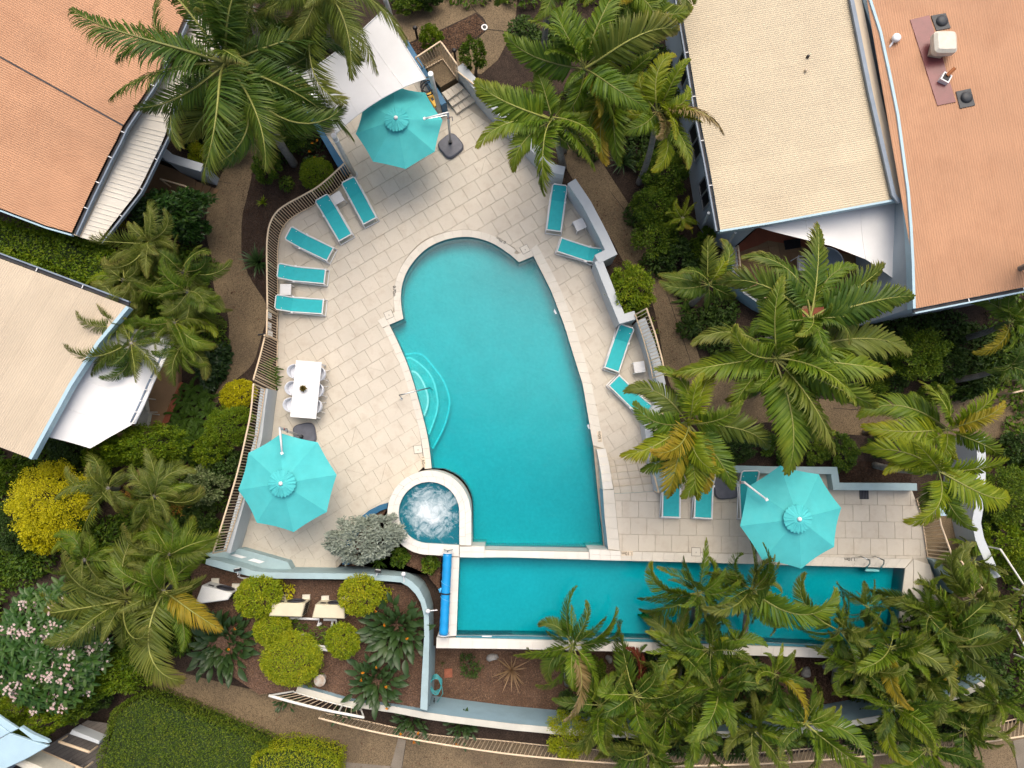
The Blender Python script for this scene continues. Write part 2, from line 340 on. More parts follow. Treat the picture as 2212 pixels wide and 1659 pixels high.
# ------------------------------------------------------------------ mesh helpers
class MB:
    def __init__(s):
        s.v, s.f, s.m = [], [], []
    def add(s, vs, fs, mi=0):
        o = len(s.v)
        s.v += [tuple(p) for p in vs]
        s.f += [tuple(i + o for i in f) for f in fs]
        s.m += [mi] * len(fs)
        return s
    def box(s, c, d, rz=0.0, mi=0):
        cx, cy, cz = c; a, b, h = d[0] / 2, d[1] / 2, d[2] / 2
        vs = []
        for z in (-h, h):
            for x, y in ((-a, -b), (a, -b), (a, b), (-a, b)):
                vs.append((cx + x * cos(rz) - y * sin(rz), cy + x * sin(rz) + y * cos(rz), cz + z))
        return s.add(vs, [(3, 2, 1, 0), (4, 5, 6, 7), (0, 1, 5, 4), (1, 2, 6, 5), (2, 3, 7, 6), (3, 0, 4, 7)], mi)
    def prism(s, poly, z0, z1, mi=0, bottom=False, bev=0.0):
        """poly: xy points (any turn); z1 may be a function of (x, y)"""
        p = [(q[0], q[1]) for q in poly]
        if area(p) < 0: p = p[::-1]
        n = len(p)
        f1 = z1 if callable(z1) else (lambda x, y: z1)
        f0 = z0 if callable(z0) else (lambda x, y: z0)
        if bev:
            q = offset_poly(p, -bev)
            vs = [(x, y, f0(x, y)) for x, y in p] + [(x, y, f1(x, y) - bev) for x, y in p] + [(x, y, f1(x, y)) for x, y in q]
            fs = [tuple(range(2 * n, 3 * n))]
            for k in range(n):
                j = (k + 1) % n
                fs += [(k, j, n + j, n + k), (n + k, n + j, 2 * n + j, 2 * n + k)]
        else:
            vs = [(x, y, f0(x, y)) for x, y in p] + [(x, y, f1(x, y)) for x, y in p]
            fs = [tuple(range(n, 2 * n))] + [(k, (k + 1) % n, n + (k + 1) % n, n + k) for k in range(n)]
        if bottom: fs.append(tuple(range(n))[::-1])
        return s.add(vs, fs, mi)
    def tube(s, pts, r, n=8, mi=0, cap=True):
        pts = [Vector(p) for p in pts]
        R = r if isinstance(r, (list, tuple)) else [r] * len(pts)
        vs, fs = [], []
        ref = Vector((0, 0, 1))
        for k, p in enumerate(pts):
            d = (pts[min(k + 1, len(pts) - 1)] - pts[max(k - 1, 0)])
            d = d.normalized() if d.length > 1e-9 else Vector((0, 0, 1))
            a = ref if abs(d.dot(ref)) < 0.95 else Vector((0, 1, 0))
            x = d.cross(a).normalized(); y = d.cross(x)
            for i in range(n):
                t = 2 * pi * i / n
                vs.append(p + (x * cos(t) + y * sin(t)) * R[k])
        for k in range(len(pts) - 1):
            for i in range(n):
                j = (i + 1) % n
                fs.append((k * n + i, (k + 1) * n + i, (k + 1) * n + j, k * n + j))
        if cap:
            fs.append(tuple(range(n)))
            fs.append(tuple(range((len(pts) - 1) * n, len(pts) * n))[::-1])
        return s.add(vs, fs, mi)
    def bar(s, a, b, wd, ht, mi=0):
        a, b = Vector(a), Vector(b)
        d = (b - a).normalized()
        up = Vector((0, 0, 1)) if abs(d.z) < 0.95 else Vector((1, 0, 0))
        x = d.cross(up).normalized() * wd / 2
        y = x.normalized().cross(d).normalized() * ht / 2
        vs = [a - x - y, a + x - y, a + x + y, a - x + y, b - x - y, b + x - y, b + x + y, b - x + y]
        return s.add(vs, [(0, 1, 2, 3), (7, 6, 5, 4), (0, 4, 5, 1), (1, 5, 6, 2), (2, 6, 7, 3), (3, 7, 4, 0)], mi)
    def lathe(s, prof, n=20, c=(0, 0, 0), mi=0):
        vs, fs = [], []
        for r, z in prof:
            for i in range(n):
                t = 2 * pi * i / n
                vs.append((c[0] + r * cos(t), c[1] + r * sin(t), c[2] + z))
        for k in range(len(prof) - 1):
            for i in range(n):
                j = (i + 1) % n
                fs.append((k * n + i, k * n + j, (k + 1) * n + j, (k + 1) * n + i))
        fs.append(tuple(range((len(prof) - 1) * n, len(prof) * n)))
        return s.add(vs, fs, mi)
    def mesh(s, name, smooth=False):
        me = bpy.data.meshes.new(name)
        me.from_pydata(s.v, [], s.f)
        if any(s.m): me.polygons.foreach_set('material_index', s.m)
        if smooth: me.polygons.foreach_set('use_smooth', [True] * len(s.f))
        me.update()
        return me
    def obj(s, name, mats, parent=None, smooth=False, **kw):
        return link(s.mesh(name, smooth), name, mats, parent, **kw)
def link(me, name, mats=None, parent=None, loc=None, rot=None, scale=None, kind=None, label=None, cat=None, group=None):
    o = bpy.data.objects.new(name, me)
    col.objects.link(o)
    if mats is not None and me is not None and not me.materials:
        for m in (mats if isinstance(mats, (list, tuple)) else [mats]):
            me.materials.append(M[m] if isinstance(m, str) else m)
    if parent is not None: o.parent = parent
    if loc is not None: o.location = loc
    if rot is not None: o.rotation_euler = rot if isinstance(rot, (tuple, list)) else (0, 0, rot)
    if scale is not None: o.scale = scale if isinstance(scale, (tuple, list)) else (scale,) * 3
    if kind: o['kind'] = kind
    if label: o['label'] = label
    if cat: o['category'] = cat
    if group: o['group'] = group
    return o
def set_mat(o, m):
    """give one copy its own material without touching the shared mesh"""
    o.material_slots[0].link = 'OBJECT'
    o.material_slots[0].material = M[m]
def thing(name, label, cat, loc=(0, 0, 0), rz=0.0, group=None, scale=None):
    o = link(None, name, loc=loc, rot=rz, label=label, cat=cat, group=group, scale=scale)
    o.empty_display_size = 0.2
    return o
def dup(root, loc, rz, label, group=None):
    """copy a thing with its parts and their sub-parts"""
    def cp(o, par):
        c = o.copy(); col.objects.link(c)
        if par is not None: c.parent = par
        for ch in o.children: cp(ch, c)
        return c
    r = cp(root, None)
    r.location = loc; r.rotation_euler = (0, 0, rz); r['label'] = label
    if group: r['group'] = group
    return r
def area(p):
    return 0.5 * sum(p[k][0] * p[(k + 1) % len(p)][1] - p[(k + 1) % len(p)][0] * p[k][1] for k in range(len(p)))
def offset_line(pts, d, closed=False):
    """shift a polyline to its left by d"""
    p = [Vector((q[0], q[1])) for q in pts]
    n = len(p); out = []
    for k in range(n):
        a = p[k - 1] if (closed or k > 0) else None
        b = p[(k + 1) % n] if (closed or k < n - 1) else None
        ns = []
        if a is not None and (p[k] - a).length > 1e-6:
            e = (p[k] - a).normalized(); ns.append(Vector((-e.y, e.x)))
        if b is not None and (b - p[k]).length > 1e-6:
            e = (b - p[k]).normalized(); ns.append(Vector((-e.y, e.x)))
        if not ns:
            out.append(p[k]); continue
        m = sum(ns, Vector((0, 0)))
        if m.length < 1e-6: m = ns[0]
        m.normalize()
        c = max(0.35, m.dot(ns[0]))
        out.append(p[k] + m * d / c)
    return [(q.x, q.y) for q in out]
def offset_poly(p, d):
    """grow (d>0) or shrink a counter-clockwise polygon"""
    return offset_line(p, -d, True)
def clip_convex(subject, clip):
    """Sutherland-Hodgman: any polygon against a counter-clockwise convex one"""
    out = [(q[0], q[1]) for q in subject]
    n = len(clip)
    for k in range(n):
        ax, ay = clip[k][0], clip[k][1]; bx, by = clip[(k + 1) % n][0], clip[(k + 1) % n][1]
        inp, out = out, []
        if not inp: break
        sd = lambda q: (bx - ax) * (q[1] - ay) - (by - ay) * (q[0] - ax)
        for i in range(len(inp)):
            c, pv = inp[i], inp[i - 1]
            dc, dp = sd(c), sd(pv)
            if (dc >= 0) != (dp >= 0):
                t = dp / (dp - dc)
                out.append((pv[0] + (c[0] - pv[0]) * t, pv[1] + (c[1] - pv[1]) * t))
            if dc >= 0: out.append(c)
    res = []
    for q in out:
        if not res or abs(q[0] - res[-1][0]) + abs(q[1] - res[-1][1]) > 1e-4: res.append(q)
    if len(res) > 1 and abs(res[0][0] - res[-1][0]) + abs(res[0][1] - res[-1][1]) < 1e-4: res.pop()
    return res
def near_edge(p, poly, d=0.002):
    for k in range(len(poly)):
        a, b = poly[k - 1], poly[k]
        ex, ey = b[0] - a[0], b[1] - a[1]; l2 = ex * ex + ey * ey
        t = max(0, min(1, ((p[0] - a[0]) * ex + (p[1] - a[1]) * ey) / l2)) if l2 > 1e-12 else 0
        if math.hypot(p[0] - a[0] - ex * t, p[1] - a[1] - ey * t) < d: return True
    return False
def clip_in(region, q):
    """a convex stone cut to a hollow region, stray corners dropped"""
    return [p for p in clip_convex(region, q) if near_edge(p, region) or inside(p, region)]
def inside(p, poly):
    x, y = p[0], p[1]; c = False; n = len(poly)
    for i in range(n):
        x1, y1 = poly[i][0], poly[i][1]; x2, y2 = poly[i - 1][0], poly[i - 1][1]
        if (y1 > y) != (y2 > y) and x < (x2 - x1) * (y - y1) / (y2 - y1) + x1: c = not c
    return c
def smooth_line(pts, k=2, closed=False):
    """Chaikin corner cutting, ends kept"""
    p = [Vector(q) for q in pts]
    for _ in range(k):
        o = [] if closed else [p[0]]
        n = len(p)
        for i in range(n if closed else n - 1):
            a, b = p[i], p[(i + 1) % n]
            o += [a * 0.75 + b * 0.25, a * 0.25 + b * 0.75]
        if not closed: o.append(p[-1])
        p = o
    return p
def resample(pts, step, closed=False):
    p = [Vector(q) for q in pts]
    if closed: p = p + [p[0]]
    L = [0.0]
    for a, b in zip(p, p[1:]): L.append(L[-1] + (b - a).length)
    n = max(1, round(L[-1] / step)); out = []; k = 0
    for i in range(n + 1):
        s = L[-1] * i / n
        while k < len(L) - 2 and L[k + 1] < s: k += 1
        t = (s - L[k]) / max(1e-9, L[k + 1] - L[k])
        out.append(p[k].lerp(p[k + 1], min(1, t)))
    return out[:-1] if closed else out
def flat(name, poly, z, mats, kind='structure', holes=None, parent=None):
    """a level sheet, with holes"""
    loops = [[Vector((q[0], q[1], 0)) for q in poly]] + [[Vector((q[0], q[1], 0)) for q in h] for h in (holes or [])]
    tri = tessellate_polygon(loops)
    vs = [(q.x, q.y, z) for l in loops for q in l]
    fs = []
    for t in tri:
        a, b, c = (vs[i] for i in t)
        if abs((b[0]-a[0])*(c[1]-a[1])-(b[1]-a[1])*(c[0]-a[0])) < 1e-9: continue
        fs.append(t if (b[0]-a[0])*(c[1]-a[1])-(b[1]-a[1])*(c[0]-a[0]) > 0 else t[::-1])
    return MB().add(vs, fs).obj(name, mats, parent, kind=kind)
# ------------------------------------------------------------------ outlines of pools and decks
ZA = lambda x, y, z=0.0: P(438.9 + x * 0.15874, 1163 + y * 0.15874, z)
ZB = lambda x, y, z=0.0: P((1500 + x / 1.5875) / 1.8228, (1960 + y / 1.5875) / 1.8228, z)
WZ, RZ = -0.10, 1.0            # main pool water level; level of the raised lap-pool deck
GZ = -0.30                     # garden level
arcL = TS('11 1153 1148 1200 1240 1260 1370 1310 1490 1360 1640|12 1400 120 1440 270 1480 430 1505 590 1518 728')
arcT = TS('21 0 553|11 2050 440 1900 394 1790 385 1640 408 1500 468 1400 552 1320 655 1270 765 1250 890 1257 1000 1275 1095')
spaE = [T(12, *q, RZ) for q in ((1518, 728), (1600, 740), (1720, 790), (1800, 870), (1850, 980), (1862, 1080), (1860, 1395))]
poolR = TS('22 790 1410 775 1250 745 1000 720 740 700 530 610 0|21 540 1440 450 1150 340 860 250 680 185 555')
xy = lambda ps: [(p[0], p[1]) for p in ps]
main_poly = xy(TS('21 185 555 60 608')) + xy(smooth_line(arcT, 2)) + xy(smooth_line(arcL, 1)) \
    + xy(smooth_line(spaE[1:], 1)) + xy(TS('12 1862 1400|22 0 1405 690 1412')) + xy(poolR[:-1])
main_ccw = main_poly if area(main_poly) > 0 else main_poly[::-1]
spill = [T(22, *q, RZ) for q in ((830, 1425), (665, 1425))]
lap_in = [T(*q, RZ) for q in ((12, 1755, 1498), (22, 0, 1500), (22, 665, 1520), (22, 2212, 1560), (32, 0, 1562), (32, 1182, 1592),
                              (33, 1150, 200), (33, 1095, 622), (33, 420, 596), (23, 2100, 572), (23, 1340, 550), (23, 660, 530), (23, 0, 516), (13, 1730, 514))]
lap_ccw = xy(lap_in) if area(lap_in) > 0 else xy(lap_in)[::-1]
bed_poly = xy([T(*q, -1.0) for q in ((13, 1490, 560), (23, 0, 560), (23, 1340, 590), (33, 420, 640), (33, 1150, 600), (33, 1650, 500), (33, 1900, 900),
                                    (33, 900, 1180), (33, 0, 1290), (23, 1200, 1310), (23, 400, 1250), (23, 0, 1180), (13, 1500, 1090))])
# ------------------------------------------------------------------ ground, beds, paths
g = 400
hole1 = offset_poly(main_ccw, 0.06)
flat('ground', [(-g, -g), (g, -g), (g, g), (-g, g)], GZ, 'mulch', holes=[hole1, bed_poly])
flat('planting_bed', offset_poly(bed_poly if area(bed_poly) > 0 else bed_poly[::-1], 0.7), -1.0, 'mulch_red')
M2 = [P(u, v, 0.45) for u, v in ((410, 1215), (560, 1250), (780, 1256), (880, 1264), (912, 1300), (912, 1535), (880, 1540), (760, 1518), (640, 1492), (560, 1500), (470, 1440), (420, 1340))]
MB().prism(M2, GZ - 0.02, 0.45).obj('pump_garden_bed', 'mulch_red', kind='structure')
bedN = [T(*q, 0.85) for q in ((22, 1330, 640), (22, 1750, 380), (22, 2212, 330), (32, 500, 420), (32, 1150, 470), (32, 1300, 905), (32, 520, 900), (32, 500, 745), (22, 1330, 735))]
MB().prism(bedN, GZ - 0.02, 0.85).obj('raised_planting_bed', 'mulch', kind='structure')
def path(name, uv, z, m='path'):
    return flat(name, xy([P(u, v, z) for u, v in uv]), z, m)
LP_l = [(548, 285), (500, 325), (462, 415), (447, 440), (444, 510), (458, 555), (462, 640), (492, 670), (496, 715), (490, 765), (475, 830), (437, 917)]
LP_r = [(446, 925), (470, 868), (496, 830), (548, 790), (562, 735), (576, 690), (577, 655), (553, 622), (537, 595), (522, 555), (521, 535), (522, 465), (537, 415), (553, 330), (578, 285)]
lp = smooth_line([Vector((a, b, 0)) for a, b in LP_l], 2) + smooth_line([Vector((a, b, 0)) for a, b in LP_r], 2)
path('garden_path', [(q.x, q.y) for q in lp], GZ + 0.02)
path('garden_path', [(585, 235), (640, 160), (720, 105), (845, 38), (870, 20), (1000, -30), (1120, -30), (1112, 60), (1075, 130), (1040, 160), (1000, 160), (960, 150), (925, 165), (870, 110), (700, 180), (600, 300), (575, 300)], GZ + 0.02)
island = TS('10 1290 380 1600 255 1900 110 1960 150 1995 210 1985 270 1930 320 1800 410 1700 450 1660 480 1590 365 1400 480', GZ + 0.028)
flat('garden_bed', xy(island), GZ + 0.028, 'mulch')
RPl = TS('20 330 1200 500 1520|21 600 0 740 200 880 450 980 640 1080 760 1200 900 1260 1150 1300 1400 1350 1659|22 1450 160 1700 430', GZ)
RPr = TS('22 2300 150|21 1640 1500 1600 1370 1500 1100 1370 780 1250 520 1100 250 940 0|20 720 1320 600 1100', GZ)
flat('garden_path', xy(smooth_line(RPl, 2)) + xy(smooth_line(RPr, 2)), GZ + 0.02, 'path')
flat('garden_path', xy(TS('22 1500 150|32 600 130 1100 140 1600 150 1900 90 2300 -40 2500 -60 2500 420|32 2212 440 1750 490 1150 450 600 440|22 1760 420', GZ)), GZ + 0.026, 'path')
SP = TS('03 1330 760 1500 800 1560 830 2000 940|13 0 985 300 1060 900 1230 1500 1370 2212 1440|23 400 1490 900 1520 2212 1560|33 780 1460 1500 1360 2212 1250 2700 1150 2700 2200|03 -300 2200|13 720 1800 720 1590 250 1440 -100 1320|03 1480 1100 1250 1010', GZ)
flat('garden_path', xy(SP), GZ + 0.02, 'path')
for q in ('13 1230 1400 1300 1415 1265 1659 1160 1659', '33 2110 1420 2212 1400 2300 1659 2150 1659', '13 720 1600 1170 1640 1170 1700 720 1700', '32 1105 140 1150 140 1165 450 1120 450'):
    flat('path_band', xy(TS(q, GZ)), GZ + 0.032, 'path_band')
def crack(q, wd=0.02, z=GZ + 0.036):
    p = smooth_line(TS(q, GZ), 2)
    a, b = offset_line(p, wd / 2), offset_line(p, -wd / 2)
    flat('path_joint', a + b[::-1], z, 'joint')
for q in ('21 850 0 1100 330 1250 640 1340 880 1440 1180 1520 1400 1580 1600', '21 1060 610 1270 560', '10 1830 0 1890 100 1970 160 1995 230', '10 1990 255 2212 280',
          '13 1300 1415 1260 1659', '03 1540 850 1470 1095', '33 2110 1420 2150 1659', '32 560 210 1200 250', '32 1800 200 2212 120', '00 1850 1560 2000 1590', '32 1118 140 1130 450', '33 290 1630 300 1700'):
    crack(q)

# ------------------------------------------------------------------ pool shells and water
def basin(name, poly, ztop, zbot, m='pool_floor'):
    n = len(poly); fz = zbot if callable(zbot) else (lambda x, y: zbot)
    vs = [(x, y, ztop) for x, y in poly] + [(x, y, fz(x, y)) for x, y in poly]
    fs = [(k, n + k, n + (k + 1) % n, (k + 1) % n) for k in range(n)] + [tuple(range(n, 2 * n))]
    return MB().add(vs, fs).obj(name, m, kind='structure')
basin('pool_basin', main_ccw, 0.0, lambda x, y: -0.66 - 0.36 * max(0, min(1, (7.8 - y) / 11)))
MB().prism(offset_poly(main_ccw, 0.02), -1.3, WZ, bottom=True).obj('pool_water', 'water', kind='structure')
tl = MB()
for k in range(len(main_ccw)):                       # waterline band of dark mosaic tiles
    a, b = main_ccw[k], main_ccw[(k + 1) % len(main_ccw)]
    tl.add([(*a, -0.005), (*b, -0.005), (*b, -0.22), (*a, -0.22)], [(0, 3, 2, 1)])
q = offset_poly(main_ccw, -0.012)
tl = MB()
for k in range(len(q)):
    a, b = q[k], q[(k + 1) % len(q)]
    tl.add([(*a, -0.005), (*b, -0.005), (*b, -0.22), (*a, -0.22)], [(0, 3, 2, 1)])
tl.obj('waterline_tiles', 'mosaic', kind='structure')
# submerged corner steps
def step_poly(outer):
    o = smooth_line(TS(outer), 2)
    wall = [p for p in smooth_line(arcL, 1)]
    i0 = min(range(len(wall)), key=lambda k: (wall[k] - o[0]).length)
    i1 = min(range(len(wall)), key=lambda k: (wall[k] - o[-1]).length)
    return xy(o) + xy(wall[i0:i1 + 1])[::-1], o
for s, z in (('11 1270 1385 1410 1370 1500 1470 1600 1600|12 1650 60 1665 160 1645 270 1600 400 1510 560', -0.62),
             ('11 1285 1425 1330 1420 1440 1500 1520 1600|12 1558 100 1562 200 1530 310 1482 435', -0.43),
             ('11 1335 1545 1370 1545 1430 1620|12 1475 80 1482 170 1445 272', -0.27)):
    poly, o = step_poly(s)
    MB().prism(poly, -1.25, z).obj('pool_step', 'pool_step', kind='structure')
    e = MB()
    a, b = offset_line(o, 0.035), offset_line(o, -0.035)
    n = len(a)
    e.add([(*p, z + 0.01) for p in a] + [(*p, z + 0.01) for p in b], [(k, n + k, n + k + 1, k + 1) for k in range(n - 1)])
    e.obj('step_edge_tiles', 'mosaic_light', kind='structure')
# spa
spa_c = T(12, 1495, 1110, RZ)
spa_r = (T(12, 1757, 1110, RZ) - spa_c).length
spa_in = [(spa_c.x + spa_r * cos(t), spa_c.y + spa_r * sin(t)) for t in [k * pi / 24 for k in range(0, 37)]]
spa_in += [(q[0], q[1]) for q in (T(12, 1757, 1390, RZ),)]
rw = 0.42
spa_out = [(spa_c.x + (spa_r + rw) * cos(t), spa_c.y + (spa_r + rw) * sin(t)) for t in [k * pi / 24 for k in range(0, 37)]]
spa_out += xy([T(12, 1690, 1495, RZ), T(12, 1980, 1497, RZ), T(12, 1980, 1398, RZ), T(12, 1860, 1396, RZ)])
basin('spa_basin', offset_poly(spa_in, 0.0), RZ, 0.1)
flat('spa_water', spa_in, RZ - 0.09, water_mat('spa_water', (0.06, 0.46, 0.57), (0.008, 0.20, 0.27), 0.5, ((spa_c.x, spa_c.y, RZ - 0.09), 1.15)))
for ang, rr in ((200, 0.86), ):
    pass
# lap pool
basin('lap_pool_basin', lap_ccw, RZ, 0.25)
MB().prism(offset_poly(lap_ccw, 0.02), -0.15, RZ - 0.08, bottom=True).obj('lap_pool_water', 'lap_water', kind='structure')
def strip_between(name, A, B, z0, z1, m, kind='structure', parent=None):
    return MB().prism(xy(A) + xy(B)[::-1], z0, z1).obj(name, m, parent, kind=kind)
wet_a = [T(*q, RZ) for q in ((13, 1730, 514), (23, 0, 516), (23, 660, 530), (23, 1340, 550), (23, 2100, 572), (33, 420, 596), (33, 1095, 622))]
wet_b = [T(*q, RZ) for q in ((13, 1724, 534), (23, 0, 546), (23, 660, 560), (23, 1340, 577), (23, 2100, 600), (33, 420, 620), (33, 1095, 644))]
strip_between('overflow_edge', wet_a, wet_b, -1.1, RZ - 0.06, 'mosaic')

# ------------------------------------------------------------------ coping, border and paving stones (each its own piece)
class Pieces:
    """collects the pieces of one surface; the largest become parts, any beyond the limit one mesh"""
    def __init__(s, parent, name, m, limit=300, z=0.0, th=0.03, bev=0.006):
        s.parent, s.name, s.m, s.limit, s.z, s.th, s.bev = parent, name, m, limit, z, th, bev
        s.items, s.shared = [], None
    def add(s, poly, full=None, z=None):
        s.items.append((abs(area(poly)), poly, full, s.z if z is None else z))
    def build(s):
        s.items.sort(key=lambda t: -t[0] + 0.02 * math.hypot(t[1][0][0], t[1][0][1] - 2) if len(s.items) > s.limit else 0)
        rest = MB()
        for i, (a, poly, full, z) in enumerate(s.items):
            if len(poly) < 3 or a < 0.0015: continue
            dz = random.uniform(-0.0015, 0.0015)
            if i < s.limit:
                if full:
                    loc, rz, me = full
                    link(me, s.name, s.m, s.parent, loc=(loc[0], loc[1], z + dz), rot=(random.uniform(-.003, .003), random.uniform(-.003, .003), rz))
                else:
                    MB().prism(poly, z - s.th, z + dz, bev=s.bev if len(poly) == 4 and a > 0.06 else 0).obj(s.name, s.m, s.parent)
            else:
                rest.prism(poly, z - s.th, z + dz, bev=0)
        if rest.v: rest.obj(s.name, s.m, s.parent, kind='stuff')
def band(pieces, A, B, step, gap=0.006, z=None):
    """stones between two lines A and B, cut across at equal steps"""
    n = max(1, round(sum((Vector(b) - Vector(a)).length for a, b in zip(A, A[1:])) / step))
    LA = sum((Vector(b) - Vector(a)).length for a, b in zip(A, A[1:])); LB = sum((Vector(b) - Vector(a)).length for a, b in zip(B, B[1:]))
    a, b = resample(A, LA / (n * 3)), resample(B, LB / (n * 3))
    m = min(len(a), len(b)) - 1
    for k in range(0, m - 2, 3):
        q = [Vector(p[:2]) for p in a[k:k + 4]] + [Vector(p[:2]) for p in b[k:k + 4]][::-1]
        c = [(p.x, p.y) for p in q]
        if area(c) < 0: c = c[::-1]
        pieces.add(offset_poly(c, -gap / 2), z=z)
deck_in = xy(TS('22 830 660 800 560 690 0|21 622 1430 537 1150 422 850 315 640 250 530 215 525 60 525')) + xy(smooth_line(TS('11 2230 480 2050 375 1900 330 1790 322 1620 345 1470 400 1360 490 1270 610 1210 740 1185 890 1195 1040 1100 1090'), 2)) \
    + xy(smooth_line(TS('11 1095 1160 1150 1270 1210 1400 1260 1510 1310 1650|12 1340 120 1380 280 1420 440 1440 600 1450 715'), 1)) + xy(TS('12 1290 860 1170 1000 1130 1100'))
deck_in_stone = deck_in
left_base = TS('12 185 60 165 200 135 470 20 900|02 2085 1425')
fence1 = TS('10 850 1500|11 640 40 500 120 330 210 255 275 208 370 192 480 188 600 195 1060 190 1290 180 1640')
wallA = [P(u, v) for u, v in ((990.5, 179), (1053, 252), (1121, 322), (1186, 395), (1212, 402))]
wallB = [P(u, v) for u, v in ((1221.5, 420), (1252.8, 466.5), (1286, 530), (1299, 558), (1277, 569))]
wallC = [P(u, v) for u, v in ((1277, 582), (1302, 645), (1328.5, 710), (1364, 700))]
wallD = [P(u, v) for u, v in ((1366, 704), (1384, 750), (1398, 796), (1412, 860), (1384, 900))]
wallE = [P(u, v) for u, v in ((1380, 905), (1388, 960), (1395, 985))]
deck_out = TS('12 690 1600 300 1600 0 1480') + [left_base[-1]] + left_base[::-1][1:] + fence1[::-1] + TS('10 740 1440 395 880 1270 360 1640 900') + TS('10 1600 800 1750 712') \
    + [P(990.5, 179)] + wallA[1:] + wallB + wallC + wallD + wallE + TS('22 1140 625')
region = xy(deck_out) + deck_in
deck = flat('pool_deck', region, -0.025, 'paver_base')
pv = Pieces(deck, 'paver', 'paver')
O = P(851.4, 418); AN = rad(31.5); S = 0.6
e1 = Vector((cos(AN), sin(AN))); e2 = Vector((sin(AN), -cos(AN)))
gp = 0.0042
full_me = MB().prism([(-S/2+gp, -S/2+gp), (S/2-gp, -S/2+gp), (S/2-gp, S/2-gp), (-S/2+gp, S/2-gp)], -0.03, 0, bev=0.006).mesh('paver')
border_in = xy(offset_line(left_base[::-1] + fence1[::-1], -0.27))
field_poly = xy(TS('12 690 1530 290 1500 20 1400|02 2150 1360')) + border_in[1:] + xy(TS('10 740 1440 395 880 1270 360 1640 900') + TS('10 1600 800 1690 830 2000 1060') + wallA[2:] + wallB + wallC + wallD + wallE + TS('22 1140 625')) + deck_in
for k in range(-40, 40):
    for i in range(-40, 40):
        off = (k % 2) * 0.5
        c = Vector(O[:2]) + e1 * (i + off + 0.5) * S + e2 * (k + 0.5) * S
        if abs(c.x) > 16 or abs(c.y) > 17: continue
        q = [c + e1 * a * (S/2-gp) + e2 * b * (S/2-gp) for a, b in ((-1, 1), (1, 1), (1, -1), (-1, -1))]
        q = [(p.x, p.y) for p in q]
        r = clip_in(field_poly, q)
        if len(r) < 3: continue
        a = abs(area(r))
        if a > 0.995 * (S - 2*gp) ** 2:
            if random.random() < 0.06:               # a paver cut across for the drain falls
                d = 0.003
                h = random.choice((0, 1))
                t1, t2 = [q[h], q[h + 1], q[(h + 2) % 4]], [q[(h + 2) % 4], q[(h + 3) % 4], q[h]]
                for t in (t1, t2):
                    if area(t) < 0: t = t[::-1]
                    pv.add(offset_poly(t, -d))
            else:
                pv.add(q, full=(c, AN, full_me))
        elif a > 0.004:
            pv.add(r)
pv.build()
bd = Pieces(deck, 'border_paver', 'paver', z=0.001)
bl = fence1 + left_base
band(bd, [Vector(p[:2]) for p in bl], [Vector(p) for p in offset_line(bl, 0.27)], 0.58)
bb = TS('12 690 1600 300 1600 0 1480') + [left_base[-1]]
band(bd, [Vector(p[:2]) for p in bb], [Vector(p[:2]) for p in TS('12 690 1530 290 1500 20 1400|02 2150 1360')], 0.6)
bd.build()
cop = flat('pool_coping', offset_poly(main_ccw, 0.75), -0.032, 'paver_base', holes=[offset_poly(main_ccw, 0.01)])
cp = Pieces(cop, 'coping_stone', 'coping', z=0.012, th=0.05)
def edge(name): pass
def run(A, B, step): band(cp, [Vector(p[:2]) for p in A], [Vector(p[:2]) for p in B], step)
CT = smooth_line(arcT, 2); run(CT, offset_line(CT, -0.29), 0.36)
CL = smooth_line(arcL, 1); run(CL, offset_line(CL, -0.27), 0.4)
CR = poolR[4:]; run(CR, [p[:2] for p in TS('22 800 560 690 0|21 625 1430 540 1150 425 850 320 640 255 525')], 0.42)
run(TS('21 185 555 60 608'), TS('21 165 490 40 540'), 0.3)
cp.add(xy(TS('21 185 555 255 525 215 450 165 490'))[::-1]); cp.add(xy(TS('21 60 608 40 540 -30 500 -12 545'))[::-1])
run(TS('11 1275 1095 1153 1148'), TS('11 1240 1020 1118 1075'), 0.36)
cp.add(xy(TS('11 1153 1148 1118 1075 1050 1110 1092 1172'))[::-1])
cp.build()
sp = Pieces(None, 'spa_stone', 'white_tile', z=RZ + 0.012, th=0.05)
spa_wall = MB()
so = [(spa_c.x + (spa_r + rw) * cos(t), spa_c.y + (spa_r + rw) * sin(t)) for t in [k * pi / 24 for k in range(0, 37)]]
brg = xy([T(12, 1690, 1495, RZ), T(12, 1757, 1495, RZ), T(12, 1860, 1400, RZ)])
spa_ring_out = so + brg
sring = flat('spa_surround', spa_ring_out, RZ - 0.03, 'paver_base', holes=[offset_poly(spa_in, 0.005)])
sk = MB(); n = len(spa_ring_out)
sk.add([(x, y, -0.4) for x, y in spa_ring_out] + [(x, y, RZ - 0.02) for x, y in spa_ring_out], [(k, (k + 1) % n, n + (k + 1) % n, n + k) for k in range(n)])
sk.obj('spa_wall_face', 'white_tile', sring)
sp.parent = sring
mid = lambda r: [Vector((spa_c.x + r * cos(t), spa_c.y + r * sin(t))) for t in [k * pi / 24 for k in range(0, 37)]]
spE = [Vector(T(12, x, y, RZ)[:2]) for x, y in ((1757, 1390), (1757, 1110))]
band(sp, spE + mid(spa_r)[1:], [Vector(T(12, x, y, RZ)[:2]) for x, y in ((1808, 1395), (1808, 1110))] + mid(spa_r + 0.21)[1:], 0.3)
band(sp, [Vector(T(12, x, y, RZ)[:2]) for x, y in ((1808, 1395), (1808, 1110))] + mid(spa_r + 0.21)[1:], [Vector(T(12, x, y, RZ)[:2]) for x, y in ((1860, 1395), (1860, 1110))] + mid(spa_r + rw)[1:], 0.4)
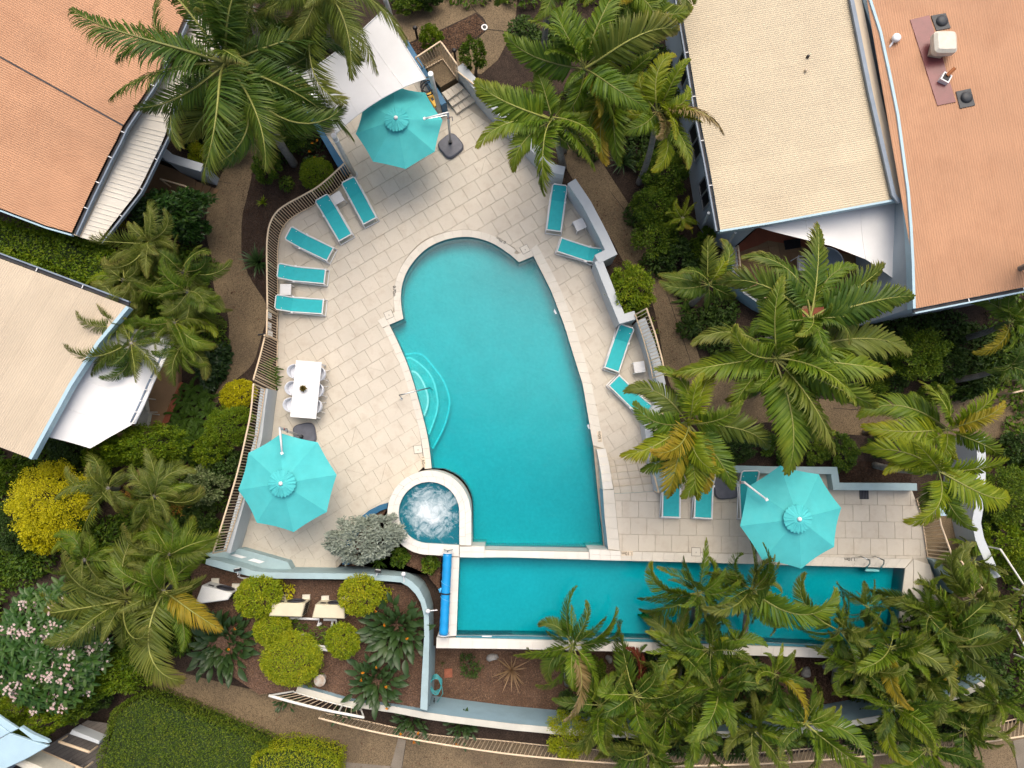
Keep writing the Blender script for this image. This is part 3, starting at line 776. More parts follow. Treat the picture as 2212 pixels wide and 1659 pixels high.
band(sp, [Vector(mid(spa_r)[-1]), Vector(T(12, 1755, 1392, RZ)[:2])], [Vector(mid(spa_r + rw)[-1]), Vector(T(12, 1755, 1490, RZ)[:2])], 0.45)
sp.build()
# raised lap-pool deck
R_poly = xy([T(*q, RZ) for q in ((22, 885, 950), (22, 1230, 930), (22, 1310, 925), (22, 1325, 740), (22, 2212, 765), (32, 505, 765), (32, 520, 905), (32, 1240, 905),
                                 (32, 1310, 1100), (32, 1330, 1180), (32, 1372, 1500), (32, 1430, 1640), (33, 1490, 200), (33, 1640, 560), (33, 1250, 660),
                                 (33, 1095, 622), (33, 1150, 200), (32, 1182, 1592), (32, 0, 1562), (22, 2212, 1560), (22, 1500, 1540), (22, 940, 1526), (22, 830, 1425), (22, 800, 1150), (22, 785, 915))])
R_ccw = R_poly if area(R_poly) > 0 else R_poly[::-1]
lapdeck = MB().prism(R_ccw, -1.1, RZ - 0.025).obj('lap_pool_deck', ['wall_blue'], kind='structure')
lapdeck.data.materials.append(M['paver_base'])
lapdeck.data.polygons[0].material_index = 1
lv = Pieces(lapdeck, 'paver', 'paver', z=RZ)
Lf = xy([T(*q, RZ) for q in ((22, 885, 950), (22, 1310, 925), (22, 1325, 740), (22, 2212, 765), (32, 505, 765), (32, 520, 905), (32, 1240, 905), (32, 1310, 1100), (32, 1330, 1180), (32, 1372, 1500),
                            (32, 1300, 1505), (32, 1250, 1512), (32, 0, 1478), (22, 2212, 1470), (22, 935, 1447), (22, 905, 1150))])
O2 = T(22, 1165, 1158, RZ); A2 = rad(-0.9)
f1 = Vector((cos(A2), sin(A2))); f2 = Vector((sin(A2), -cos(A2)))
for k in range(-6, 5):
    for i in range(-6, 26):
        c = Vector(O2[:2]) + f1 * (i + 0.5 + (k % 2) * 0.5) * 0.61 + f2 * (k + 0.5) * 0.61
        q = [c + f1 * a * (0.305-gp) + f2 * b * (0.305-gp) for a, b in ((-1, 1), (1, 1), (1, -1), (-1, -1))]
        q = [(p.x, p.y) for p in q]
        r = clip_in(Lf, q)
        if len(r) >= 3 and abs(area(r)) > 0.004: lv.add(r)
lv.build()
lc = Pieces(lapdeck, 'coping_stone', 'coping', z=RZ + 0.010, th=0.05)
L2 = lambda s: [Vector(p[:2]) for p in [T(int(a[0]), a[1], a[2], RZ) for a in s]]
band(lc, L2([(22, 800, 1150), (22, 815, 1290), (22, 830, 1425)]), L2([(22, 903, 1150), (22, 917, 1290), (22, 932, 1440)]), 0.4)
band(lc, L2([(22, 785, 917), (22, 800, 1150)]), L2([(22, 880, 912), (22, 903, 1150)]), 0.4)
band(lc, L2([(22, 940, 1447), (22, 2212, 1472), (32, 0, 1480), (32, 1245, 1512)]), L2([(22, 940, 1526), (22, 2212, 1558), (32, 0, 1561), (32, 1182, 1590)]), 0.4)
band(lc, L2([(32, 1185, 1592), (33, 1152, 200), (33, 1097, 622)]), L2([(32, 1255, 1515), (33, 1250, 200), (33, 1200, 640)]), 0.45)
band(lc, L2([(32, 1258, 1512), (33, 1254, 200)]), L2([(32, 1400, 1560), (33, 1450, 180)]), 0.6)
lc.build()
ll = MB().prism(L2([(12, 1690, 1497), (12, 1757, 1498), (13, 1730, 514), (13, 1660, 520)]), -1.1, RZ - 0.03).obj('lap_pool_surround', 'white_tile', kind='structure')
lw = Pieces(ll, 'coping_stone', 'white_tile', z=RZ + 0.010, th=0.05)
band(lw, L2([(12, 1757, 1500), (13, 1732, 516)]), L2([(12, 1692, 1500), (13, 1662, 522)]), 0.42)
sa = L2([(13, 1560, 533), (23, 0, 548), (23, 1340, 579), (33, 420, 622), (33, 1095, 646)]); sb = L2([(13, 1556, 624), (23, 0, 632), (23, 1340, 663), (33, 300, 702), (33, 1080, 730)])
MB().prism(xy(sa) + xy(sb)[::-1], -1.1, RZ - 0.05).obj('lap_pool_wall_face', 'white_tile', ll)
band(lw, sa, sb, 0.44, z=RZ - 0.01)
lw.build()
# the spill wall between the two pools
sw_a = [T(12, 1985, 1385, 0.9), T(22, 0, 1386, 0.9), T(22, 690, 1397, 0.9)]
sw = MB().prism(xy([T(12, 1755, 1402, RZ), T(12, 1975, 1402, RZ)]) + xy([T(12, 1975, 1436, RZ), T(22, 0, 1440, RZ), T(22, 665, 1452, RZ)]) + xy([T(22, 665, 1430, RZ), T(22, 832, 1432, RZ), T(22, 935, 1450, RZ), T(22, 940, 1524, RZ), T(22, 665, 1516, RZ), T(22, 0, 1498, RZ), T(12, 1755, 1494, RZ)]), -1.2, RZ - 0.03).obj('spill_wall', 'white_tile', kind='structure')
ws = Pieces(sw, 'wall_tile', 'white_tile', z=RZ, th=0.04)
band(ws, L2([(12, 1975, 1438), (22, 0, 1442), (22, 665, 1454)]), L2([(12, 1975, 1499), (22, 0, 1499), (22, 665, 1517)]), 0.42)
band(ws, L2([(12, 1760, 1402), (12, 1975, 1402)]), L2([(12, 1760, 1450), (12, 1975, 1450)]), 0.42, z=RZ + 0.06)
band(ws, L2([(12, 1760, 1450), (12, 1975, 1450)]), L2([(12, 1760, 1496), (12, 1975, 1499)]), 0.42, z=RZ + 0.06)
band(ws, L2([(22, 668, 1430), (22, 935, 1440)]), L2([(22, 668, 1472), (22, 938, 1480)]), 0.42, z=RZ + 0.06)
band(ws, L2([(22, 668, 1472), (22, 938, 1480)]), L2([(22, 668, 1517), (22, 940, 1525)]), 0.42, z=RZ + 0.06)
ws.build()
fa, fb = T(12, 1975, 1437, RZ), T(22, 665, 1453, RZ)          # tiled north face of the spill wall
nn = 22
for k in range(nn):
    a, b = fa.lerp(fb, (k + 0.012) / nn), fa.lerp(fb, (k + 0.988) / nn)
    for r in range(2):
        z1, z0 = RZ - 0.008 - r * 0.5, RZ - 0.49 - r * 0.5
        up = Vector((0, 0.028, 0))
        MB().add([(a.x, a.y + .022, z0), (b.x, b.y + .022, z0), (b.x, b.y + .022, z1), (a.x, a.y + .022, z1)], [(3, 2, 1, 0)]).obj('wall_tile', 'white_tile', sw)
# steps up to the lap pool
stl = [(830, 660), (845, 715), (852, 770), (864, 830), (875, 890), (885, 950)]
str_ = [(1140, 625), (1162, 683), (1178, 742), (1200, 800), (1213, 862), (1230, 930)]
stair = MB().prism(xy([T(22, *stl[0]), T(22, *str_[0]), T(22, *str_[-1], RZ), T(22, *stl[-1], RZ)]), -0.3, 0.02).obj('pool_steps', 'paver_base', kind='structure')
tr = Pieces(stair, 'step_tile', 'paver', th=0.16, bev=0.008)
for k in range(5):
    z = (k + 1) / 6 * RZ
    a0, a1 = T(22, *stl[k], z), T(22, *str_[k], z)
    b0, b1 = T(22, *stl[k + 1], z), T(22, *str_[k + 1], z)
    fr = [0, 0.16, 0.45, 0.75, 1.0]
    for p, q in zip(fr, fr[1:]):
        c = [a0.lerp(a1, p), a0.lerp(a1, q), b0.lerp(b1, q), b0.lerp(b1, p)]
        c = [(t.x, t.y) for t in c]
        if area(c) < 0: c = c[::-1]
        tr.add(offset_poly(c, -0.004), z=z)
    MB().prism(xy([a0, a1, b1, b0]), -0.25, z - 0.05).obj('riser', 'paver_base', stair)
tr.build()
stg = Pieces(stair, 'coping_stone', 'white_tile', th=0.9)
sl0 = [(730, 562), (745, 632), (757, 702), (768, 772), (777, 842), (785, 914)]; sl1 = [(808, 557), (826, 628), (842, 698), (853, 768), (864, 838), (877, 910)]
for k in range(5):
    z = 0.25 + 0.15 * k
    c = xy([T(22, *sl0[k], z), T(22, *sl1[k], z), T(22, *sl1[k + 1], z), T(22, *sl0[k + 1], z)])
    if area(c) < 0: c = c[::-1]
    stg.add(offset_poly(c, -0.003), z=z)
stg.build()
# steps at the top entrance
el = [(1602, 800), (1655, 868), (1695, 920), (1735, 980)]; er = [(1750, 712), (1800, 760), (1850, 815), (1900, 870)]
est = MB().prism(TS('10 1460 610 1615 515 1750 712 1602 800'), -0.3, 0.42).obj('entry_landing', 'path', kind='structure')
et = Pieces(est, 'step_tile', 'paver', th=0.14, bev=0.008)
for k in range(3):
    z = 0.39 - 0.13 * k
    A = [T(10, *el[k], z), T(10, *er[k], z)]; B = [T(10, *el[k + 1], z), T(10, *er[k + 1], z)]
    for p in range(4):
        c = xy([A[0].lerp(A[1], p / 4), A[0].lerp(A[1], (p + 1) / 4), B[0].lerp(B[1], (p + 1) / 4), B[0].lerp(B[1], p / 4)])
        if area(c) < 0: c = c[::-1]
        et.add(offset_poly(c, -0.004), z=z)
et.build()
# ------------------------------------------------------------------ walls
def wall(name, label, pts, th, z0, z1, m, side=1, cap=None, cat='wall'):
    """a rendered wall along a line; its thickness goes to the left (side 1) or right (-1)"""
    a = [Vector(p[:2]) for p in pts]
    b = offset_line(a, th * side)
    r = thing(name, label, cat, loc=(a[0].x, a[0].y, z0))
    def sh(ps): return [(p[0] - a[0].x, p[1] - a[0].y) for p in ps]
    poly = sh(a) + sh(b)[::-1]
    MB().prism(poly, 0, z1 - z0 - (0.03 if cap else 0)).obj('wall_body', m, r)
    if cap:
        ca, cb = offset_line(a, -0.012 * side), offset_line(a, (th + 0.012) * side)
        MB().prism(sh(ca) + sh(cb)[::-1], z1 - z0 - 0.03, z1 - z0, bev=0.008).obj('wall_cap', cap, r)
    return r
GW = 'grey rendered '
wall('garden_wall', GW + 'wall beside the entry steps, running down under the big palm', [P(u, v) for u, v in ((990.5, 179), (1053, 252), (1121, 322), (1186, 395), (1213, 401))] , 0.32, GZ, 1.15, 'wall_grey', 1, 'wall_grey')
wall('garden_wall', GW + 'wall curving behind two loungers and a small square table above the pool notch', wallB, 0.34, GZ, 1.2, 'wall_grey', 1, 'wall_grey')
wall('garden_wall', GW + 'straight wall next to the bright lime shrub', wallC, 0.3, GZ, 1.185, 'wall_grey', 1, 'wall_grey')
wall('garden_wall', GW + 'wall topped by a short cream balustrade beside the brown path', wallD, 0.3, GZ, 1.17, 'wall_grey', 1, 'wall_grey')
wall('garden_wall', GW + 'low wall at the foot of the lounger under the bright palm', wallE, 0.26, GZ, 0.95, 'wall_grey', 1, 'wall_grey')
wall('garden_wall', 'blue grey wall between the pool steps and the loungers of the raised deck', [T(22, 1150, 600, 0.4), T(22, 1190, 760, 0.5), T(22, 1228, 925, 1.0)], 0.45, -0.2, 1.45, 'wall_grey', 1, 'wall_teal')
wall('garden_wall', 'teal wall along the planting behind the two right parasol loungers', [T(22, 1330, 745, RZ), T(22, 2212, 768, RZ), T(32, 500, 772, RZ), T(32, 520, 908, RZ), T(32, 1230, 912, RZ)], 0.24, 0.5, 1.45, 'wall_teal', 1, 'wall_teal')
wall('garden_wall', 'grey wall beside the dining table carrying the long cream fence', left_base, 0.26, GZ, 1.1, 'wall_grey', -1, 'wall_grey')
top_in = [ZA(x, y, 1.2) for x, y in ((40, 285), (150, 292), (300, 332), (500, 382), (700, 447), (900, 463), (1400, 470), (2212, 482))] + \
    [ZB(x, y, 1.2) for x, y in ((60, 486), (140, 492), (195, 525), (240, 570), (275, 640), (298, 720), (302, 860))] + [T(13, 1490, 900, 1.2), T(13, 1480, 1165, 1.2)]
top_out = [ZA(x, y, 1.2) for x, y in ((30, 350), (60, 362), (300, 432), (500, 482), (700, 537), (900, 546), (1400, 552), (2212, 560))] + \
    [ZB(x, y, 1.2) for x, y in ((60, 524), (125, 530), (170, 555), (215, 600), (248, 655), (268, 740), (270, 860))] + [T(13, 1430, 900, 1.2), T(13, 1418, 1150, 1.2)]
r = thing('garden_wall', 'teal wall wrapping round the pump garden and bending past the blue cover roll', 'wall')
MB().prism(xy(top_in) + xy(top_out)[::-1], -1.1, 1.17).obj('wall_body', 'wall_teal', r)
MB().prism(xy(top_in) + xy(top_out)[::-1], 1.17, 1.2, bev=0.006).obj('wall_cap', 'wall_teal', r)
bench = [ZA(x, y, 0.5) for x, y in ((20, 210), (190, 182), (510, 142), (1150, 322), (1200, 420), (900, 450), (700, 440), (450, 380), (150, 285))]
r = thing('masonry_ledge', 'teal masonry ledge carrying two white panels in the deck corner', 'ledge')
MB().prism(xy(bench), -0.05, lambda x, y: 0.5, bev=0.01).obj('ledge_body', 'wall_teal', r)
for k, q in enumerate((((435, 212), (592, 257), (520, 272), (372, 230)), ((685, 275), (838, 318), (765, 342), (607, 297)))):
    o = MB().prism(xy([ZA(x, y, 0.52) for x, y in q]), 0.5, 0.525, bev=0.004).obj('notice_panel', 'white')
    o['label'] = ('white panel with a dark edge lying at the fence end of the ledge', 'white panel lying nearer the floodlight on the teal ledge')[k]
    o['category'] = 'panel'; o['group'] = 'white panels on the ledge'
sin_ = [T(*q, 0.75) for q in ((13, 360, 955), (13, 600, 1020), (13, 800, 1080), (13, 1200, 1130), (13, 1480, 1180), (13, 1700, 1212), (13, 2212, 1276), (23, 350, 1308), (23, 700, 1335), (23, 1300, 1352), (33, 0, 1335), (33, 600, 1272), (33, 1100, 1180), (33, 1700, 990), (33, 1900, 880))]
sout = [T(*q, 0.75) for q in ((13, 340, 1005), (13, 590, 1075), (13, 800, 1128), (13, 1200, 1185), (13, 1480, 1240), (13, 1700, 1270), (13, 2212, 1334), (23, 350, 1366), (23, 700, 1392), (23, 1300, 1408), (33, 0, 1392), (33, 600, 1328), (33, 1100, 1232), (33, 1700, 1045), (33, 1920, 930))]
r = thing('garden_wall', 'long blue and cream retaining wall below the mulch bed and palms', 'wall')
MB().prism(xy(sin_) + xy(sout)[::-1], -1.15, 0.72).obj('wall_body', 'wall_blue', r)
MB().prism(xy(sin_) + xy(sout)[::-1], 0.72, 0.75, bev=0.006).obj('wall_cap', 'wall_cream', r)
wall('garden_wall', 'curved grey wall with a dark face beside the porch steps under the palm', [T(0, 1330, 1345, 0), T(0, 1480, 1410, 0), T(0, 1560, 1490, 0), T(0, 1680, 1530, 0), T(0, 1850, 1580, 0)], 0.3, GZ, 1.2, 'house_wall', 1, 'wall_grey')
wall('garden_wall', 'tall grey wall along the ramp at the deck end, hugging the yellow palm', [T(32, 1700, 460, 1.0), T(32, 1705, 700, 1.0), T(32, 1690, 1000, 1.0), T(32, 1660, 1180, 1.0), T(32, 1690, 1330, 1.0), T(32, 1790, 1560, 1.0), T(32, 1830, 1659, 1.0)], 0.3, GZ, 1.7, 'wall_grey', 1, 'wall_grey')
flat('ramp', xy(TS('32 1330 1000 1470 1000 1690 1180 1830 1659|33 1900 300 1700 300|32 1380 1500', 0.5)), 0.5, 'path')
MB().prism(xy([T(32, *q, RZ) for q in ((1385, 1510), (1450, 1515), (1600, 1750), (1560, 1800))]), 0.2, RZ + 0.25).obj('deck_kerb', 'wall_teal', kind='structure')
# the blue benches of the barbecue corner
r = thing('barbecue_bench', 'deep blue painted low wall on the shrub side of the white sail', 'low wall')
MB().prism(xy([T(10, *q, 0.55) for q in ((392, 895), (440, 905), (775, 1432), (718, 1462))]), -0.3, 0.55, bev=0.01).obj('wall_body', 'blue_paint', r)
r = thing('barbecue_bench', 'deep blue painted low wall beside the entry steps behind the yellow case', 'low wall')
MB().prism(xy([T(10, *q, 0.75) for q in ((1262, 352), (1310, 345), (1645, 885), (1600, 912))]), -0.3, 0.75, bev=0.01).obj('wall_body', 'blue_paint', r)
r = thing('barbecue_bench', 'short deep blue wall end behind the barbecue counter', 'low wall')
MB().prism(xy([T(10, *q, 0.75) for q in ((440, 850), (500, 820), (560, 900), (470, 915))]), -0.3, 0.75, bev=0.01).obj('wall_body', 'blue_paint', r)
r = thing('planter_wall', 'curved blue painted planter edge between spa and silver bush', 'low wall')
o_ = [T(12, *q, 0.45) for q in ((1138, 1028), (1060, 1050), (980, 1090), (915, 1142), (860, 1200), (800, 1300), (755, 1420), (745, 1560))]
i_ = [T(12, *q, 0.45) for q in ((1132, 1076), (1070, 1100), (1010, 1140), (960, 1180), (915, 1240), (860, 1330), (815, 1430), (805, 1560))]
MB().prism(xy(o_) + xy(i_)[::-1], -0.1, 0.45, bev=0.008).obj('wall_body', 'blue_paint', r)
MB().prism(xy(i_) + xy(TS('12 1160 1090 1180 1250 1290 1400 1400 1460 1600 1490|13 1590 10 1580 120 1500 10|12 1480 1640 1350 1570 1000 1560 820 1570', 0.3)), -0.28, 0.3).obj('silver_bush_bed', 'mulch_red', kind='structure')
# ------------------------------------------------------------------ fences
_bal = MB().box((0, 0, 0.5), (0.02, 0.02, 1)).mesh('baluster')
def fence(name, label, base, top, m='cream_rail', gap=0.105, post=1.8, cat='fence', rail=0.034, low=0.06, shift=0.0):
    """balustrade between a base line and a top line of world points"""
    L = sum((b - a).length for a, b in zip(base, base[1:]))
    n = max(2, round(L / gap))
    LT = sum((b - a).length for a, b in zip(top, top[1:]))
    B, Tt = resample(base, L / n), resample(top, LT / n)
    n = min(len(B), len(Tt))
    B, Tt = B[:n], Tt[:n]
    r = thing(name, label, cat, loc=base[0])
    o = base[0]
    MB().tube([t - o for t in Tt], rail, 8).obj('top_rail', m, r, smooth=True)
    if low is not None:
        MB().tube([b - o + Vector((0, 0, low)) for b in B], 0.024, 6).obj('bottom_rail', m, r, smooth=True)
    every = max(1, round(post / gap))
    for k in range(n):
        d = Tt[k] - B[k]
        if k % every == 0 or k == n - 1:
            MB().bar(B[k] - o, Tt[k] - o, 0.045, 0.045).obj('post', m, r)
        elif low is not None:
            q = B[k] - o + Vector((0, 0, low))
            d2 = Tt[k] - o - q
            rot = d2.to_track_quat('Z', 'Y').to_euler()
            link(_bal, 'baluster', m, r, loc=q, rot=tuple(rot), scale=(1, 1, d2.length))
    return r
up = lambda pts, h: [Vector((p[0], p[1], p[2] + h)) for p in pts]
f1a = [Vector((p.x, p.y, 0)) for p in smooth_line(fence1[:-2], 2)]
fence('pool_fence', 'cream balustrade curving from the sail corner round the left loungers', f1a, up(f1a, 1.28))
gt = [fence1[-3], fence1[-2]]
fence('pool_gate', 'cream pool gate with white sign plates near the lowest left lounger', [gt[0] + Vector((0, -.05, 0.08)), gt[1] + Vector((0, .05, .08))], [gt[0] + Vector((0, -.05, 1.3)), gt[1] + Vector((0, .05, 1.3))], cat='gate', post=5)
gate = [o for o in bpy.data.objects if o.name == 'pool_gate'][0]
gdir = gt[1] - gt[0]
for a, b, z in ((0.10, 0.30, 0.95), (0.45, 0.68, 0.95), (0.72, 0.96, 0.80)):
    p, q = gt[0] + gdir * a, gt[0] + gdir * b
    MB().add([(p.x - .03 - gate.location.x, p.y - gate.location.y, z - .25), (q.x - .03 - gate.location.x, q.y - gate.location.y, z - .25), (q.x - .03 - gate.location.x, q.y - gate.location.y, z + .2), (p.x - .03 - gate.location.x, p.y - gate.location.y, z + .2),
              (p.x - gate.location.x, p.y - gate.location.y, z - .25), (q.x - gate.location.x, q.y - gate.location.y, z - .25), (q.x - gate.location.x, q.y - gate.location.y, z + .2), (p.x - gate.location.x, p.y - gate.location.y, z + .2)],
             [(0, 1, 2, 3), (7, 6, 5, 4), (0, 4, 5, 1), (1, 5, 6, 2), (2, 6, 7, 3), (3, 7, 4, 0)]).obj('sign_plate', 'white', gate)
MB().tube([gt[1] - gate.location + Vector((0, 0, 1.1)), gt[1] - gate.location + Vector((0, 0, 1.55))], 0.03).obj('latch_post', 'cream_rail', gate)
MB().tube([gt[1] - gate.location + Vector((0, 0.05, 1.5)), gt[1] - gate.location + Vector((-0.25, 0.02, 1.5))], 0.035).obj('latch', 'black', gate)
f2 = [fence1[-2], fence1[-1], T(12, 170, 60)]
f2t = [T(11, 80, 1235, 1.3), T(11, 40, 1400, 1.6), T(1, 2190, 1620, 2.2)]
fence('pool_fence', 'cream raked balustrade with a bright fern poking through, below the gate', f2, f2t)
f3 = [T(12, 80, 45, 1.1), T(12, 45, 300, 1.1), T(12, 0, 560, 1.1), T(2, 2150, 790, 1.1), T(2, 2090, 1020, 1.1), T(2, 1955, 1440, 1.1)]
f3t = [T(2, 2190, 0, 2.3), T(2, 2168, 260, 2.3), T(2, 2110, 520, 2.3), T(2, 2065, 720, 2.3), T(2, 2005, 930, 2.3), T(2, 1840, 1462, 2.3)]
f3, f3t = smooth_line(f3, 2), smooth_line(f3t, 2)
fence('pool_fence', 'cream balustrade on the grey wall beside the dining table and left parasol', f3, f3t)
b_ = [T(10, 1455, 605, 0.42), T(10, 1615, 515, 0.42), T(10, 1742, 690, 0.42)]
fence('pool_fence', 'cream balustrade with a corner round the gravel landing by the entry steps', b_, [T(10, 1378, 500, 1.75), T(10, 1595, 357, 1.75), T(10, 1738, 560, 1.75)])
h_ = [T(10, 1740, 690, 0.45), T(10, 1880, 790, 0.2), T(10, 2050, 960, 0)]
fence('handrail', 'single cream handrail along the wall by the entry steps', h_, [T(10, 1730, 610, 1.3), T(10, 1870, 720, 1.2), T(10, 2000, 830, 1.05)], low=None, cat='handrail')
b_ = [T(21, 1062, 1062, 1.2), T(21, 1130, 1260, 1.2), T(21, 1190, 1482, 1.2), T(22, 1215, -50, 1.2)]
fence('balustrade', 'short cream balustrade on the grey wall beside the brown path', b_, up([p + Vector((0.28, 0.08, 0)) for p in b_], 0.85), gap=0.13)
b_ = [T(22, 1205, 400, 0.95), T(22, 1165, 282, 0.95), T(22, 1320, 250, 0.95)]
fence('balustrade', 'small cornered cream balustrade half hidden by the bright palm', b_, up([p + Vector((.05, 0, 0)) for p in b_], 0.75), gap=0.12)
b_ = [T(22, 1150, 610, 0.3), T(22, 1190, 760, 0.6), T(22, 1232, 925, 1.0)]
fence('handrail', 'cream handrail beside the pool steps', b_, up(b_, 0.75), low=None, cat='handrail')
b_ = smooth_line([T(13, 325, 995, 0.75), T(13, 590, 1075, 0.75), T(13, 905, 1150, 0.75)], 2)
t_ = smooth_line([T(13, 112, 1033, 1.6), T(13, 500, 1140, 1.6), T(13, 932, 1222, 1.6)], 2)
fence('balustrade', 'white balustrade leaning out from the pump garden wall over the path', b_, t_, 'white_rail', gap=0.17, rail=0.05)
b_ = smooth_line(TS('13 600 1180 1000 1258 1500 1372 1960 1402 2212 1427|23 400 1472 900 1507 1700 1537 2100 1527|33 780 1447 1000 1420 1500 1350 1900 1285 2300 1190', GZ), 2)
t_ = smooth_line([T(*q, 1.0) for q in ((13, 545, 1228), (13, 1000, 1345), (13, 1430, 1425), (13, 1900, 1500), (13, 2212, 1542), (23, 350, 1578), (23, 900, 1620), (23, 1500, 1645), (23, 2212, 1620), (33, 400, 1595), (33, 860, 1558), (33, 1700, 1458), (33, 2300, 1370))], 2)
fence('path_fence', 'long cream balustrade along the lower path, orange flowers poking over it', b_, t_, gap=0.15)
b_ = [T(32, 1280, 1000, RZ), T(32, 1325, 1160, RZ), T(32, 1372, 1492, RZ)]
fence('pool_fence', 'cream balustrade at the parasol end of the raised deck above the ramp', b_, [T(32, 1420, 900, 2.3), T(32, 1468, 1060, 2.3), T(32, 1495, 1220, 2.3), T(32, 1608, 1528, 2.3)], gap=0.13)
b_ = [T(32, 1480, 1532, RZ), T(32, 1550, 1650, RZ), T(33, 1690, 210, RZ)]
fence('pool_fence', 'cream balustrade running down from the ramp into the palms', b_, [T(32, 1672, 1532, 2.2), T(32, 1745, 1659, 2.2), T(33, 1900, 150, 2.2)], gap=0.13)
b_ = [T(32, 1880, 1400, 0.9), T(32, 2050, 1659, 0.9), T(33, 2150, 150, 0.9)]
fence('handrail', 'thin white handrail beyond the ramp wall', b_, up(b_, 0.8), 'white_rail', low=None, cat='handrail')
b_ = [T(33, 1925, 290, 0.2), T(33, 2080, 590, 0.2), T(33, 2212, 830, 0.2)]
fence('handrail', 'white handrail beside the palms along the gravel bend', b_, up(b_, 1.0), 'white_rail', low=None, cat='handrail')
b_ = [T(1, 1480, -40, 0), T(1, 1690, 20, 0), T(1, 1770, 100, 0)]
fence('handrail', 'cream handrail of the porch steps beside the flowering shrub', b_, up(b_, 0.9), low=None, cat='handrail')
b_ = [T(32, 1980, 90, 0), T(32, 2130, 55, 0), T(32, 2110, -30, 0)]
fence('handrail', 'cream handrail at the dark planting above the wide path', b_, up(b_, 0.9), low=None, cat='handrail')

# ------------------------------------------------------------------ roofs
def corr_roof(parent, poly, plane, d, m, pitch=0.076, amp=0.0075, sheet=10, name='roof_sheet', sub=6, rib=None):
    """corrugated or ribbed sheets cut to a polygon; d = direction of the ribs"""
    d = Vector(d).normalized(); e = Vector((-d.y, d.x))
    P2 = [Vector(p[:2]) for p in poly]
    ss = [p.dot(e) for p in P2]
    s0, s1 = min(ss), max(ss)
    def span(s):
        hits = []
        n = len(P2)
        for k in range(n):
            a, b = P2[k], P2[(k + 1) % n]
            da, db = a.dot(e) - s, b.dot(e) - s
            if (da > 0) != (db > 0):
                t = da / (da - db); hits.append((a + (b - a) * t).dot(d))
        return (min(hits), max(hits)) if len(hits) >= 2 else None
    wdt = pitch * sheet
    k = 0; s = s0
    while s < s1 - 0.01:
        vs, fs = [], []
        n = sheet * sub
        for i in range(n + 1):
            q = s + wdt * i / n
            sp = span(min(max(q, s0 + 1e-3), s1 - 1e-3))
            if sp is None or q > s1: continue
            ph = (i % sub) / sub
            zz = amp * cos(2 * pi * ph) if rib is None else (rib if ph < 0.001 or i == n else 0)
            if i == n: zz = zz - 0.003
            for t in sp:
                p = d * t + e * q
                vs.append((p.x, p.y, plane(p.x, p.y) + zz))
        for i in range(len(vs) // 2 - 1):
            fs.append((2 * i, 2 * i + 1, 2 * i + 3, 2 * i + 2))
        if fs: MB().add(vs, fs).obj(name, m, parent, smooth=rib is None)
        s += wdt; k += 1
def edge_strip(parent, name, pts, wd, z0, z1, m, side=1):
    a = [Vector(p) for p in pts]; b = offset_line(a, wd * side)
    n = len(a)
    b = [Vector((b[k][0], b[k][1], a[k].z)) for k in range(n)]
    vs = [(p.x, p.y, p.z + z0) for p in a] + [(p.x, p.y, p.z + z0) for p in b] + [(p.x, p.y, p.z + z1) for p in a] + [(p.x, p.y, p.z + z1) for p in b]
    fs = []
    for k in range(n - 1):
        fs += [(2*n+k, 3*n+k, 3*n+k+1, 2*n+k+1) if side < 0 else (2*n+k, 2*n+k+1, 3*n+k+1, 3*n+k), (k, k+1, 2*n+k+1, 2*n+k), (n+k, 3*n+k, 3*n+k+1, n+k+1)]
    fs += [(0, 2*n, 3*n, n), (n-1, 2*n-1, 4*n-1, 3*n-1)]
    return MB().add(vs, fs).obj(name, m, parent)
def gutter(parent, pts, side=1, wd=0.13, lip='fascia', clips=1.0):
    edge_strip(parent, 'gutter', pts, wd, -0.16, -0.10, 'gutter_dark', side)
    o = [Vector((q[0], q[1], p.z)) for q, p in zip(offset_line(pts, (wd + 0.0) * side), pts)]
    edge_strip(parent, 'gutter_lip', o, 0.05, -0.16, -0.02, lip, side)
    L = resample(pts, clips); O_ = resample(o, clips); c = MB()
    for a, b in zip(L[1:-1], O_[1:-1]): MB().bar(a + Vector((0, 0, -.02)), b + Vector((0, 0, -.015)), 0.03, 0.01).obj('gutter_clip', 'white', parent)
dirw = lambda a, b: (b - a)[:2]
# north-west house
hs = thing('house', 'house with a large salmon corrugated roof and white verandah roof', 'house')
a_, b_, c_ = T(0, -900, 0, 4.6), T(1, 620, 350, 3.7), T(0, 1700, -150, 3.7)
plU = plane3(T(0, 0, 498, 4.35), T(0, 1060, 1090, 3.85), T(0, 1500, 60, 3.8))
plL = plane3(T(0, 0, 498, 4.35), T(0, 1060, 1090, 3.85), T(1, 620, 350, 3.6))
w_ = lambda pl, *q: PP(*U(*q), pl)
up_poly = [w_(plU, 0, -500, 220), w_(plU, 0, 1060, 1090), w_(plU, 0, 1160, 940), w_(plU, 0, 1330, 680), w_(plU, 0, 1480, 400), w_(plU, 0, 1610, 100), w_(plU, 0, 1700, -200), w_(plU, 0, -500, -700)]
lo_poly = [w_(plL, 0, -500, 220), w_(plL, 0, 1060, 1090), w_(plL, 0, 1000, 1220), w_(plL, 0, 920, 1370), w_(plL, 0, 780, 1659), w_(plL, 1, 620, 350), w_(plL, 1, 400, 290), w_(plL, 1, 0, 140), w_(plL, 1, -500, -20)]
corr_roof(hs, up_poly, plU, dirw(w_(plU, 0, 0, 498), w_(plU, 0, 1060, 1090)), 'terracotta')
corr_roof(hs, lo_poly, plL, dirw(w_(plL, 0, 0, 1290), w_(plL, 0, 780, 1655)), 'terracotta')
edge_strip(hs, 'ridge_joint', [w_(plU, 0, -500, 220), w_(plU, 0, 1060, 1090)], 0.05, -0.02, 0.018, 'gutter_dark', 1)
